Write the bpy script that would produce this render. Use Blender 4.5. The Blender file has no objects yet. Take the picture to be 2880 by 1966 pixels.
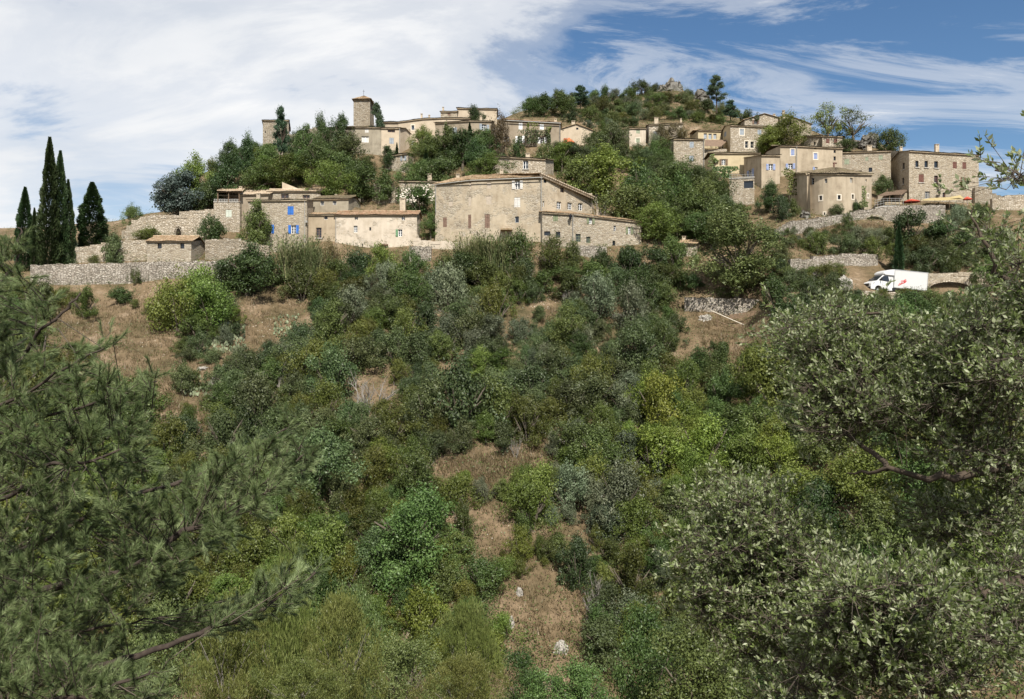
import bpy, bmesh, math, random
import numpy as np
from mathutils import Vector, Matrix, noise as mnoise
SC = bpy.context.scene
R = math.radians
# ---------------------------------------------------------------- camera
F, CX, HY = 2260.0, 1440.0, 960.0          # focal length, centre column and horizon row in photograph pixels
cam = bpy.data.cameras.new('camera'); camo = bpy.data.objects.new('camera', cam)
SC.collection.objects.link(camo); SC.camera = camo
cam.sensor_width = 36; cam.lens = 36 * F / 2880; cam.sensor_fit = 'HORIZONTAL'
cam.shift_y = -(983 - HY) / 2880; cam.clip_start = 0.1; cam.clip_end = 9000
camo.location = (0, 0, 0); camo.rotation_euler = (R(90), 0, 0)
SC.render.resolution_x, SC.render.resolution_y = 1024, 699
# ---------------------------------------------------------------- light
SUN_EL, SUN_AZ = R(50), R(14)              # azimuth: degrees to the right of straight behind the camera
sv = Vector((math.sin(SUN_AZ) * math.cos(SUN_EL), -math.cos(SUN_AZ) * math.cos(SUN_EL), math.sin(SUN_EL)))
sun = bpy.data.lights.new('sun', 'SUN'); suno = bpy.data.objects.new('sun', sun); SC.collection.objects.link(suno)
sun.energy = 5.0; sun.angle = R(0.6); sun.color = (1.0, 0.95, 0.87)
suno.rotation_euler = sv.to_track_quat('Z', 'Y').to_euler(); suno.location = (0, -20, 60)
SC.view_settings.view_transform = 'Standard'; SC.view_settings.look = 'None'
SC.view_settings.exposure = 0.64; SC.view_settings.gamma = 1.0
SC.render.engine = 'CYCLES'
cy = SC.cycles
cy.use_denoising = True
try: cy.denoiser = 'OPENIMAGEDENOISE'
except Exception: pass
cy.max_bounces = 6; cy.diffuse_bounces = 3; cy.glossy_bounces = 2; cy.transmission_bounces = 3; cy.transparent_max_bounces = 4
cy.caustics_reflective = False; cy.caustics_refractive = False
cy.use_adaptive_sampling = True; cy.adaptive_threshold = 0.015
world = bpy.data.worlds.new('World'); SC.world = world; world.use_nodes = True
def N(nt, t, x=0, y=0, **kw):
    n = nt.nodes.new(t)
    for k, v in kw.items():
        if k.startswith('i_'):
            key = k[2:]
            key = int(key) if key.isdigit() else key.replace('_', ' ')
            n.inputs[key].default_value = v
        else: setattr(n, k, v)
    return n
def ramp(nt, pts, interp='LINEAR'):
    n = nt.nodes.new('ShaderNodeValToRGB'); cr = n.color_ramp; cr.interpolation = interp
    while len(cr.elements) < len(pts): cr.elements.new(0.5)
    for e, (p, c) in zip(cr.elements, pts):
        e.position = p; e.color = (c, c, c, 1) if isinstance(c, (int, float)) else (*c, 1)
    return n
def make_world():
    nt = world.node_tree; L = nt.links.new
    for n in list(nt.nodes): nt.nodes.remove(n)
    out = N(nt, 'ShaderNodeOutputWorld'); bg = N(nt, 'ShaderNodeBackground'); bg.inputs[1].default_value = 0.071
    sky = N(nt, 'ShaderNodeTexSky', sky_type='NISHITA'); sky.sun_disc = False
    sky.sun_elevation = SUN_EL; sky.sun_rotation = math.pi - SUN_AZ
    sky.air_density = 1.0; sky.dust_density = 0.5; sky.ozone_density = 1.6; sky.altitude = 600
    tc = N(nt, 'ShaderNodeTexCoord'); sep = N(nt, 'ShaderNodeSeparateXYZ'); L(tc.outputs['Generated'], sep.inputs[0])
    zz = N(nt, 'ShaderNodeMath', operation='ADD', i_1=0.22); L(sep.outputs[2], zz.inputs[0])
    zm = N(nt, 'ShaderNodeMath', operation='MAXIMUM', i_1=0.06); L(zz.outputs[0], zm.inputs[0])
    px = N(nt, 'ShaderNodeMath', operation='DIVIDE'); py = N(nt, 'ShaderNodeMath', operation='DIVIDE')
    L(sep.outputs[0], px.inputs[0]); L(zm.outputs[0], px.inputs[1]); L(sep.outputs[1], py.inputs[0]); L(zm.outputs[0], py.inputs[1])
    pxs = N(nt, 'ShaderNodeMath', operation='ADD', i_1=-0.62); L(px.outputs[0], pxs.inputs[0])
    cb = N(nt, 'ShaderNodeCombineXYZ'); L(pxs.outputs[0], cb.inputs[0]); L(py.outputs[0], cb.inputs[1])
    # broad cloud cover, thicker towards the west (left)
    m1 = N(nt, 'ShaderNodeMapping'); m1.inputs['Rotation'].default_value = (0, 0, R(38)); m1.inputs['Scale'].default_value = (0.75, 1.1, 1); m1.inputs['Location'].default_value = (3.1, 1.7, 0)
    L(cb.outputs[0], m1.inputs[0])
    n1 = N(nt, 'ShaderNodeTexNoise', i_Scale=1.15, i_Detail=6.0, i_Roughness=0.52, i_Distortion=0.5); L(m1.outputs[0], n1.inputs['Vector'])
    # fine wind-drawn streaks
    m2 = N(nt, 'ShaderNodeMapping'); m2.inputs['Rotation'].default_value = (0, 0, R(-35)); m2.inputs['Scale'].default_value = (0.8, 1.5, 1)
    L(cb.outputs[0], m2.inputs[0])
    n2 = N(nt, 'ShaderNodeTexNoise', i_Scale=1.7, i_Detail=9.0, i_Roughness=0.62, i_Distortion=0.6); L(m2.outputs[0], n2.inputs['Vector'])
    a = N(nt, 'ShaderNodeMath', operation='MULTIPLY_ADD', i_1=0.85); L(n2.outputs[0], a.inputs[0])
    n1s = N(nt, 'ShaderNodeMath', operation='MULTIPLY', i_1=0.62); L(n1.outputs[0], n1s.inputs[0]); L(n1s.outputs[0], a.inputs[2])
    w = N(nt, 'ShaderNodeMath', operation='MULTIPLY_ADD', i_1=-0.27); L(sep.outputs[0], w.inputs[0]); L(a.outputs[0], w.inputs[2])
    rp = ramp(nt, [(0.59, 0.0), (0.70, 0.32), (0.81, 0.78), (0.95, 0.98)], 'EASE'); L(w.outputs[0], rp.inputs[0])
    m4 = N(nt, 'ShaderNodeMapping'); m4.inputs['Rotation'].default_value = (0, 0, R(-58)); m4.inputs['Scale'].default_value = (0.6, 1.7, 1); m4.inputs['Location'].default_value = (5.0, 2.0, 0); L(cb.outputs[0], m4.inputs[0])
    n4 = N(nt, 'ShaderNodeTexNoise', i_Scale=2.3, i_Detail=10.0, i_Roughness=0.68, i_Distortion=0.9); L(m4.outputs[0], n4.inputs['Vector'])
    rp4 = ramp(nt, [(0.46, 0.0), (0.59, 0.40), (0.74, 0.88)], 'EASE'); L(n4.outputs[0], rp4.inputs[0])
    rmx = N(nt, 'ShaderNodeMath', operation='MAXIMUM'); L(rp.outputs[0], rmx.inputs[0]); L(rp4.outputs[0], rmx.inputs[1])
    hs = N(nt, 'ShaderNodeHueSaturation', i_Saturation=1.18, i_Value=1.0); L(sky.outputs[0], hs.inputs['Color'])
    # cloud tone varies softly (thin grey veils inside)
    n3 = N(nt, 'ShaderNodeTexNoise', i_Scale=2.3, i_Detail=6.0); L(m1.outputs[0], n3.inputs['Vector'])
    cr = ramp(nt, [(0.35, (7.4, 7.65, 8.0)), (0.65, (9.0, 9.0, 9.0))]); L(n3.outputs[0], cr.inputs[0])
    mx = N(nt, 'ShaderNodeMix', data_type='RGBA'); L(rmx.outputs[0], mx.inputs['Factor']); L(hs.outputs[0], mx.inputs['A']); L(cr.outputs[0], mx.inputs['B'])
    L(mx.outputs['Result'], bg.inputs[0]); L(bg.outputs[0], out.inputs[0])
make_world()
# ---------------------------------------------------------------- helpers
def W(px, py, d): return np.array((d * (px - CX) / F, d, d * (HY - py) / F))
ZOOM = {0: (0, 0, 1), 1: (0, 380, 3.172), 2: (560, 480, 3.631), 3: (680, 220, 3.631), 4: (1180, 420, 3.418), 5: (1180, 260, 3.418),
        6: (1700, 260, 3.32), 7: (2000, 280, 2.641), 8: (1750, 180, 5.164), 9: (2380, 740, 6.116), 10: (2420, 500, 6.116)}
def ZP(k, x, y=0): a, b, s = ZOOM[k]; return a + x / s, b + y / s
COL = SC.collection
def tag(o, label=None, cat=None, group=None, kind=None):
    if label: o['label'] = label
    if cat: o['category'] = cat
    if group: o['group'] = group
    if kind: o['kind'] = kind
    return o
def empty(name, loc=(0, 0, 0), rz=0.0):
    o = bpy.data.objects.new(name, None); COL.objects.link(o); o.location = [float(v) for v in loc]; o.rotation_euler = (0, 0, rz)
    o.empty_display_size = 0.3
    return o
def link(name, me, parent=None, loc=None):
    o = bpy.data.objects.new(name, me); COL.objects.link(o)
    if parent is not None: o.parent = parent
    if loc is not None: o.location = [float(v) for v in loc]
    return o
def npmesh(name, V, Fc, mat=None, smooth=False, tint=None):
    """uniform polygons (tri or quad) from numpy arrays; tint = one value per face -> colour attribute"""
    V = np.asarray(V, np.float32); Fc = np.asarray(Fc, np.int32); k = Fc.shape[1]; n = len(Fc)
    me = bpy.data.meshes.new(name); me.vertices.add(len(V)); me.vertices.foreach_set('co', V.ravel())
    me.loops.add(n * k); me.loops.foreach_set('vertex_index', Fc.ravel())
    me.polygons.add(n); me.polygons.foreach_set('loop_start', np.arange(0, n * k, k, dtype=np.int32))
    if tint is not None:
        at = me.attributes.new('tint', 'FLOAT', 'FACE'); at.data.foreach_set('value', np.asarray(tint, np.float32))
    me.update(calc_edges=True); me.validate()
    if smooth: me.polygons.foreach_set('use_smooth', np.ones(n, bool))
    if mat: me.materials.append(mat)
    return me
class MB:
    """collects polygons, boxes and tubes for ONE mesh object"""
    def __init__(s): s.v = []; s.f = []; s.m = []
    def poly(s, pts, m=0):
        b = len(s.v); s.v += [tuple(float(c) for c in p) for p in pts]; s.f.append(list(range(b, b + len(pts)))); s.m.append(m)
    def hexa(s, p, m=0):          # p: 8 corners, bottom 4 then top 4 (same order)
        b = len(s.v); s.v += [tuple(float(c) for c in q) for q in p]
        for q in ((0, 3, 2, 1), (4, 5, 6, 7), (0, 1, 5, 4), (1, 2, 6, 5), (2, 3, 7, 6), (3, 0, 4, 7)): s.f.append([b + i for i in q]); s.m.append(m)
    def box(s, c, sx, sy, sz, rz=0.0, m=0):
        ca, sa = math.cos(rz), math.sin(rz); P = []
        for z in (-sz / 2, sz / 2):
            for x, y in ((-1, -1), (1, -1), (1, 1), (-1, 1)):
                x *= sx / 2; y *= sy / 2; P.append((c[0] + x * ca - y * sa, c[1] + x * sa + y * ca, c[2] + z))
        s.hexa(P, m)
    def tube(s, pts, radii, k=6, m=0, cap=True):
        pts = [Vector([float(c) for c in p]) for p in pts]; b = len(s.v); n = len(pts)
        if isinstance(radii, (int, float)): radii = [radii] * n
        for i, p in enumerate(pts):
            d = (pts[min(i + 1, n - 1)] - pts[max(i - 1, 0)]).normalized()
            a = d.orthogonal().normalized() if abs(d.z) > 0.95 else d.cross(Vector((0, 0, 1))).normalized(); c = d.cross(a)
            for j in range(k):
                t = 2 * math.pi * j / k; q = p + (a * math.cos(t) + c * math.sin(t)) * radii[i]; s.v.append(tuple(q))
        for i in range(n - 1):
            for j in range(k): s.f.append([b + i * k + j, b + i * k + (j + 1) % k, b + (i + 1) * k + (j + 1) % k, b + (i + 1) * k + j]); s.m.append(m)
        if cap: s.f.append([b + (n - 1) * k + j for j in range(k)]); s.m.append(m)
    def grid(s, P, m=0):          # P[i][j] -> points
        b = len(s.v); ni, nj = len(P), len(P[0])
        for r in P: s.v += [tuple(float(c) for c in q) for q in r]
        for i in range(ni - 1):
            for j in range(nj - 1): s.f.append([b + i * nj + j, b + i * nj + j + 1, b + (i + 1) * nj + j + 1, b + (i + 1) * nj + j]); s.m.append(m)
    def mesh(s, name, mats, org=(0, 0, 0), smooth=False):
        me = bpy.data.meshes.new(name)
        o = np.asarray(org, float)
        me.from_pydata([tuple(np.asarray(v) - o) for v in s.v], [], s.f)
        for m in (mats if isinstance(mats, (list, tuple)) else [mats]): me.materials.append(m)
        if len(me.materials) > 1: me.polygons.foreach_set('material_index', s.m)
        if smooth: me.polygons.foreach_set('use_smooth', [True] * len(s.f))
        me.update(); return me
    def build(s, name, mats, parent=None, org=None, smooth=False):
        """vertices are in world space; parent is an un-rotated empty (or a part of one)"""
        if org is None: org = world_loc(parent) if parent is not None else (0, 0, 0)
        o = link(name, s.mesh(name, mats, org, smooth), parent)
        if parent is None: o.location = [float(c) for c in org]
        return o
def world_loc(o):
    l = Vector((0, 0, 0))
    while o is not None: l = l + Vector(o.location); o = o.parent
    return np.array(l)
def in_poly(x, y, poly):
    c = False; n = len(poly); j = n - 1
    for i in range(n):
        xi, yi = poly[i]; xj, yj = poly[j]
        if (yi > y) != (yj > y) and x < (xj - xi) * (y - yi) / (yj - yi) + xi: c = not c
        j = i
    return c
# ---------------------------------------------------------------- materials
MATS = {}
def newmat(name):
    m = bpy.data.materials.new(name); m.use_nodes = True; nt = m.node_tree
    bs = nt.nodes['Principled BSDF']; bs.inputs['Roughness'].default_value = 0.85
    bs.inputs['Specular IOR Level'].default_value = 0.25
    MATS[name] = m
    return m, nt, nt.links.new, bs
def plain(name, col, rough=0.7, metal=0.0, spec=0.3, var=0.12, sc=3.0):
    m, nt, L, bs = newmat(name)
    tc = N(nt, 'ShaderNodeTexCoord'); n = N(nt, 'ShaderNodeTexNoise', i_Scale=sc, i_Detail=5.0); L(tc.outputs['Object'], n.inputs['Vector'])
    a = tuple(c * (1 - var) for c in col); b = tuple(min(1, c * (1 + var)) for c in col)
    r = ramp(nt, [(0.3, a), (0.7, b)]); L(n.outputs[0], r.inputs[0]); L(r.outputs[0], bs.inputs['Base Color'])
    bs.inputs['Roughness'].default_value = rough; bs.inputs['Metallic'].default_value = metal; bs.inputs['Specular IOR Level'].default_value = spec
    return m
def stone_nodes(nt, L, tones, mortar, size, warp=0.25, joint=0.07):
    """coursed rubble: returns (colour socket, height socket)"""
    tc = N(nt, 'ShaderNodeTexCoord')
    wn = N(nt, 'ShaderNodeTexNoise', i_Scale=1.3, i_Detail=3.0); L(tc.outputs['Object'], wn.inputs['Vector'])
    mixv = N(nt, 'ShaderNodeVectorMath', operation='MULTIPLY_ADD'); L(wn.outputs['Color'], mixv.inputs[0]); mixv.inputs[1].default_value = (warp, warp, warp); L(tc.outputs['Object'], mixv.inputs[2])
    mp = N(nt, 'ShaderNodeMapping'); mp.inputs['Scale'].default_value = (1 / size, 1 / size, 1.75 / size); L(mixv.outputs[0], mp.inputs[0])
    vo = N(nt, 'ShaderNodeTexVoronoi', feature='F1', i_Scale=1.0, i_Randomness=0.9); L(mp.outputs[0], vo.inputs['Vector'])
    ve = N(nt, 'ShaderNodeTexVoronoi', feature='DISTANCE_TO_EDGE', i_Scale=1.0, i_Randomness=0.9); L(mp.outputs[0], ve.inputs['Vector'])
    sp = N(nt, 'ShaderNodeSeparateColor'); L(vo.outputs['Color'], sp.inputs[0])
    k = len(tones); rp = ramp(nt, [(i / (k - 1), t) for i, t in enumerate(tones)]); L(sp.outputs[0], rp.inputs[0])
    big = N(nt, 'ShaderNodeTexNoise', i_Scale=0.35, i_Detail=5.0, i_Roughness=0.6); L(tc.outputs['Object'], big.inputs['Vector'])
    br = ramp(nt, [(0.3, 0.80), (0.7, 1.12)]); L(big.outputs[0], br.inputs[0])
    mu = N(nt, 'ShaderNodeMix', data_type='RGBA', blend_type='MULTIPLY'); mu.inputs['Factor'].default_value = 1.0; L(rp.outputs[0], mu.inputs['A']); L(br.outputs[0], mu.inputs['B'])
    ed = ramp(nt, [(0.0, 0.0), (joint, 0.35), (joint * 2.3, 1.0)]); L(ve.outputs['Distance'], ed.inputs[0])
    mm = N(nt, 'ShaderNodeMix', data_type='RGBA'); L(ed.outputs[0], mm.inputs['Factor']); mm.inputs['A'].default_value = (*mortar, 1); L(mu.outputs['Result'], mm.inputs['B'])
    fine = N(nt, 'ShaderNodeTexNoise', i_Scale=9.0, i_Detail=4.0); L(tc.outputs['Object'], fine.inputs['Vector'])
    hh = N(nt, 'ShaderNodeMath', operation='MULTIPLY_ADD', i_1=0.35); L(fine.outputs[0], hh.inputs[0]); L(ed.outputs[0], hh.inputs[2])
    h2 = N(nt, 'ShaderNodeMath', operation='MULTIPLY_ADD', i_1=0.6); L(sp.outputs[1], h2.inputs[0]); L(hh.outputs[0], h2.inputs[2])
    return mm.outputs['Result'], h2.outputs[0], tc
def stone(name, tones, mortar, size=0.34, bump=0.05, joint=0.07):
    tones = [tuple(c * 0.93 for c in t) for t in tones]; mortar = tuple(c * 0.93 for c in mortar)
    m, nt, L, bs = newmat(name)
    c, h, tc = stone_nodes(nt, L, tones, mortar, size, joint=joint)
    L(c, bs.inputs['Base Color']); bs.inputs['Roughness'].default_value = 0.95; bs.inputs['Specular IOR Level'].default_value = 0.1
    bp = N(nt, 'ShaderNodeBump', i_Distance=bump, i_Strength=1.0); L(h, bp.inputs['Height']); L(bp.outputs[0], bs.inputs['Normal'])
    return m
def plaster(name, col, stain, tones=None, mortar=None, expose=0.0, size=0.36, streak=0.5):
    """old render: mottled, streaked from above, worn through to rubble where 'expose' > 0"""
    col, stain = (tuple(c * 0.93 for c in q) for q in (col, stain))
    if tones: tones = [tuple(c * 0.93 for c in t) for t in tones]; mortar = tuple(c * 0.93 for c in mortar)
    m, nt, L, bs = newmat(name)
    tc = N(nt, 'ShaderNodeTexCoord')
    n1 = N(nt, 'ShaderNodeTexNoise', i_Scale=0.7, i_Detail=8.0, i_Roughness=0.62); L(tc.outputs['Object'], n1.inputs['Vector'])
    r1 = ramp(nt, [(0.28, stain), (0.5, col), (0.75, tuple(min(1, c * 1.13) for c in col))]); L(n1.outputs[0], r1.inputs[0])
    mp = N(nt, 'ShaderNodeMapping'); mp.inputs['Scale'].default_value = (0.9, 0.9, 0.16); L(tc.outputs['Object'], mp.inputs[0])
    n2 = N(nt, 'ShaderNodeTexNoise', i_Scale=1.0, i_Detail=7.0, i_Roughness=0.66, i_Distortion=0.3); L(mp.outputs[0], n2.inputs['Vector'])
    r2 = ramp(nt, [(0.38, tuple(1 - streak * (1 - s / max(c, .01)) if s < c else 1.0 for s, c in zip(stain, col))), (0.6, (1, 1, 1))]); L(n2.outputs[0], r2.inputs[0])
    mu = N(nt, 'ShaderNodeMix', data_type='RGBA', blend_type='MULTIPLY'); mu.inputs['Factor'].default_value = 1.0; L(r1.outputs[0], mu.inputs['A']); L(r2.outputs[0], mu.inputs['B'])
    fine = N(nt, 'ShaderNodeTexNoise', i_Scale=7.0, i_Detail=6.0, i_Roughness=0.7); L(tc.outputs['Object'], fine.inputs['Vector'])
    colr, hgt = mu.outputs['Result'], fine.outputs[0]; dist = 0.02
    if expose > 0:
        sc, sh, _ = stone_nodes(nt, L, tones, mortar, size)
        n3 = N(nt, 'ShaderNodeTexNoise', i_Scale=0.42, i_Detail=9.0, i_Roughness=0.68, i_Distortion=0.4); L(tc.outputs['Object'], n3.inputs['Vector'])
        r3 = ramp(nt, [(max(0, expose - 0.05), 1.0), (expose + 0.03, 0.0)]); L(n3.outputs[0], r3.inputs[0])
        mm = N(nt, 'ShaderNodeMix', data_type='RGBA'); L(r3.outputs[0], mm.inputs['Factor']); L(colr, mm.inputs['A']); L(sc, mm.inputs['B']); colr = mm.outputs['Result']
        hm = N(nt, 'ShaderNodeMix', data_type='FLOAT'); L(r3.outputs[0], hm.inputs['Factor'])
        ad = N(nt, 'ShaderNodeMath', operation='MULTIPLY_ADD', i_1=0.3, i_2=1.3); L(fine.outputs[0], ad.inputs[0]); L(ad.outputs[0], hm.inputs['A']); L(sh, hm.inputs['B']); hgt = hm.outputs['Result']; dist = 0.05
    L(colr, bs.inputs['Base Color']); bs.inputs['Roughness'].default_value = 0.95; bs.inputs['Specular IOR Level'].default_value = 0.1
    bp = N(nt, 'ShaderNodeBump', i_Distance=dist, i_Strength=0.8); L(hgt, bp.inputs['Height']); L(bp.outputs[0], bs.inputs['Normal'])
    return m
def tilemat(name, tones, lichen=0.5):
    m, nt, L, bs = newmat(name)
    tc = N(nt, 'ShaderNodeTexCoord')
    vo = N(nt, 'ShaderNodeTexVoronoi', feature='F1', i_Scale=3.6, i_Randomness=1.0); L(tc.outputs['Object'], vo.inputs['Vector'])
    sp = N(nt, 'ShaderNodeSeparateColor'); L(vo.outputs['Color'], sp.inputs[0])
    k = len(tones); rp = ramp(nt, [(i / (k - 1), t) for i, t in enumerate(tones)]); L(sp.outputs[0], rp.inputs[0])
    n = N(nt, 'ShaderNodeTexNoise', i_Scale=1.6, i_Detail=7.0, i_Roughness=0.65); L(tc.outputs['Object'], n.inputs['Vector'])
    r = ramp(nt, [(lichen - 0.08, 0.0), (lichen + 0.14, 0.75)]); L(n.outputs[0], r.inputs[0])
    mm = N(nt, 'ShaderNodeMix', data_type='RGBA'); L(r.outputs[0], mm.inputs['Factor']); L(rp.outputs[0], mm.inputs['A']); mm.inputs['B'].default_value = (0.13, 0.115, 0.06, 1)
    L(mm.outputs['Result'], bs.inputs['Base Color']); bs.inputs['Roughness'].default_value = 0.95; bs.inputs['Specular IOR Level'].default_value = 0.1
    return m
def leaf(name, c_dark, c_mid, c_light, rough=0.5, trans=0.22, hue=0.03, val=0.35, spec=0.35):
    m, nt, L, bs = newmat(name)
    at = N(nt, 'ShaderNodeAttribute', attribute_name='tint')
    rp = ramp(nt, [(0.0, c_dark), (0.5, c_mid), (1.0, c_light)]); L(at.outputs['Fac'], rp.inputs[0])
    oi = N(nt, 'ShaderNodeObjectInfo')
    hs = N(nt, 'ShaderNodeHueSaturation')
    h = N(nt, 'ShaderNodeMapRange', i_To_Min=0.5 - hue, i_To_Max=0.5 + hue); L(oi.outputs['Random'], h.inputs[0]); L(h.outputs[0], hs.inputs['Hue'])
    mv = N(nt, 'ShaderNodeMath', operation='MULTIPLY', i_1=7.31); L(oi.outputs['Random'], mv.inputs[0])
    fr = N(nt, 'ShaderNodeMath', operation='FRACT'); L(mv.outputs[0], fr.inputs[0])
    v = N(nt, 'ShaderNodeMapRange', i_To_Min=1 - val, i_To_Max=1 + val); L(fr.outputs[0], v.inputs[0]); L(v.outputs[0], hs.inputs['Value'])
    L(rp.outputs[0], hs.inputs['Color']); L(hs.outputs[0], bs.inputs['Base Color'])
    bs.inputs['Roughness'].default_value = rough; bs.inputs['Specular IOR Level'].default_value = spec
    tr = N(nt, 'ShaderNodeBsdfTranslucent'); L(hs.outputs[0], tr.inputs[0])
    ms = N(nt, 'ShaderNodeMixShader'); ms.inputs[0].default_value = trans; L(bs.outputs[0], ms.inputs[1]); L(tr.outputs[0], ms.inputs[2])
    L(ms.outputs[0], nt.nodes['Material Output'].inputs[0])
    return m
T_WARM = [(0.24, 0.195, 0.145), (0.385, 0.335, 0.255), (0.48, 0.43, 0.345), (0.33, 0.28, 0.21), (0.43, 0.385, 0.32)]
T_PALE = [(0.29, 0.24, 0.175), (0.47, 0.41, 0.32), (0.58, 0.52, 0.43), (0.39, 0.33, 0.245), (0.52, 0.465, 0.385)]
T_GREY = [(0.21, 0.175, 0.13), (0.36, 0.315, 0.245), (0.45, 0.405, 0.335), (0.30, 0.25, 0.185), (0.41, 0.355, 0.275)]
M_STW = stone('stone_warm', T_WARM, (0.37, 0.31, 0.225), 0.36, 0.04)
M_STP = stone('stone_pale', T_PALE, (0.34, 0.28, 0.20), 0.34, 0.06)
M_STG = stone('stone_grey', T_GREY, (0.30, 0.25, 0.18), 0.34, 0.06)
M_DRY = stone('dry_stone', [(0.27, 0.235, 0.19), (0.42, 0.375, 0.31), (0.50, 0.455, 0.39), (0.33, 0.285, 0.23), (0.45, 0.405, 0.345)], (0.19, 0.165, 0.13), 0.33, 0.09, joint=0.05)
M_PLT = plaster('plaster_tan', (0.45, 0.38, 0.28), (0.31, 0.25, 0.175), T_WARM, (0.40, 0.34, 0.25), 0.49)
M_PLT2 = plaster('plaster_tan_plain', (0.40, 0.325, 0.23), (0.27, 0.215, 0.145), T_WARM, (0.40, 0.31, 0.18), 0.33)
M_PLP = plaster('plaster_pale', (0.56, 0.485, 0.39), (0.44, 0.37, 0.28), T_PALE, (0.48, 0.41, 0.32), 0.45)
M_PLG = plaster('plaster_grey', (0.33, 0.29, 0.22), (0.20, 0.17, 0.125))
M_PLY = plaster('plaster_yellow', (0.50, 0.415, 0.27), (0.41, 0.335, 0.21), streak=0.25)
M_PLK = plaster('plaster_pink', (0.50, 0.42, 0.315), (0.40, 0.325, 0.235), streak=0.3)
M_PLB = plaster('plaster_brown', (0.33, 0.275, 0.205), (0.24, 0.195, 0.14))
M_PLD = plaster('plaster_round', (0.43, 0.36, 0.265), (0.30, 0.245, 0.175), streak=0.7)
M_TILE = tilemat('roof_tile_old', [(0.26, 0.17, 0.10), (0.36, 0.25, 0.16), (0.42, 0.32, 0.22), (0.22, 0.14, 0.08)], 0.52)
M_TILED = tilemat('roof_tile_dark_shaded', [(0.11, 0.085, 0.06), (0.155, 0.12, 0.085), (0.19, 0.15, 0.105), (0.09, 0.07, 0.045)], 0.50)  # dark tile tones, deepened further to paint in the shadowed eave edges
M_TILER = tilemat('roof_tile_red', [(0.24, 0.14, 0.085), (0.32, 0.205, 0.13), (0.38, 0.27, 0.185), (0.20, 0.13, 0.08)], 0.56)
M_TILEP = tilemat('roof_tile_pale', [(0.38, 0.29, 0.20), (0.46, 0.37, 0.27), (0.50, 0.42, 0.32), (0.33, 0.25, 0.17)], 0.60)
M_CORN = plain('cornice_plaster', (0.36, 0.29, 0.20), 0.95, var=0.25)
M_WHITE = plain('white_paint', (0.76, 0.76, 0.74), 0.5, var=0.05)
M_WOODW = plain('weathered_white_wood', (0.55, 0.53, 0.49), 0.8, var=0.2, sc=8)
M_BLUE = plain('blue_shutter_paint', (0.03, 0.13, 0.42), 0.5, var=0.1)
M_LAV = plain('lavender_shutter_paint', (0.24, 0.29, 0.45), 0.55, var=0.1)
M_GBLUE = plain('grey_blue_shutter_paint', (0.27, 0.30, 0.33), 0.6, var=0.12)
M_GREEN = plain('green_shutter_paint', (0.13, 0.24, 0.13), 0.55, var=0.1)
M_OLIVE = plain('olive_shutter_paint', (0.17, 0.19, 0.11), 0.6, var=0.12)
M_SAGE = plain('sage_shutter_paint', (0.26, 0.29, 0.20), 0.65, var=0.1)
M_BROWN = plain('brown_shutter_wood', (0.17, 0.11, 0.08), 0.75, var=0.25, sc=6)
M_RBROWN = plain('red_brown_shutter', (0.13, 0.06, 0.045), 0.65, var=0.15)
M_PALEG = plain('pale_green_shutter', (0.48, 0.51, 0.43), 0.6, var=0.08)
M_BLANK = plain('blocked_opening', (0.40, 0.34, 0.27), 0.95, var=0.12)
M_SURR = plain('pale_surround', (0.60, 0.54, 0.44), 0.9, var=0.1)
M_ZINC = plain('zinc', (0.34, 0.33, 0.30), 0.5, 0.4, var=0.15)
M_IRON = plain('dark_iron', (0.03, 0.03, 0.035), 0.5, 0.6)
M_TIMBER = plain('old_timber', (0.16, 0.11, 0.07), 0.85, var=0.3, sc=5)
M_CONC = plain('concrete_slab', (0.38, 0.36, 0.32), 0.9, var=0.2)
M_CHIM = plain('chimney_render', (0.42, 0.35, 0.26), 0.95, var=0.25)
M_RED = plain('red_canvas', (0.42, 0.07, 0.04), 0.8, var=0.1)
M_ORANGE = plain('orange_canvas', (0.42, 0.13, 0.05), 0.8, var=0.1)
M_BEIGE = plain('beige_canvas', (0.42, 0.34, 0.22), 0.8, var=0.1)
M_YEL = plain('yellow_canvas', (0.34, 0.27, 0.13), 0.8, var=0.1)
M_AWN = plain('brown_awning', (0.16, 0.11, 0.075), 0.9, var=0.25)
def glassmat():
    m, nt, L, bs = newmat('window_glass')
    bs.inputs['Base Color'].default_value = (0.018, 0.022, 0.028, 1); bs.inputs['Roughness'].default_value = 0.12; bs.inputs['Specular IOR Level'].default_value = 0.6
    return m
M_GLASS = glassmat()
# ---------------------------------------------------------------- what stands where: houses and walls (outline points are (x, y, distance in metres) read off the facades)
HOUSES, WALLS = [], []
def H(name, label, z, ch, base, wall, roof=('gable', 17, 6), tile=None, eave=None, win=(), chim=(), extra=None, cat='house', corn=True, rows=0.9):
    HOUSES.append(dict(name=name, label=label, z=z, ch=ch, base=base, wall=wall, roof=roof, tile=tile or M_TILED, eave=eave or (0, len(ch) - 1), win=win, chim=chim, extra=extra, cat=cat, corn=corn, rows=rows))
def WL(name, label, z, pts, mat, thick=0.6, arch=None, cat='wall'):
    WALLS.append(dict(name=name, label=label, z=z, pts=pts, mat=mat, thick=thick, arch=arch, cat=cat))
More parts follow.
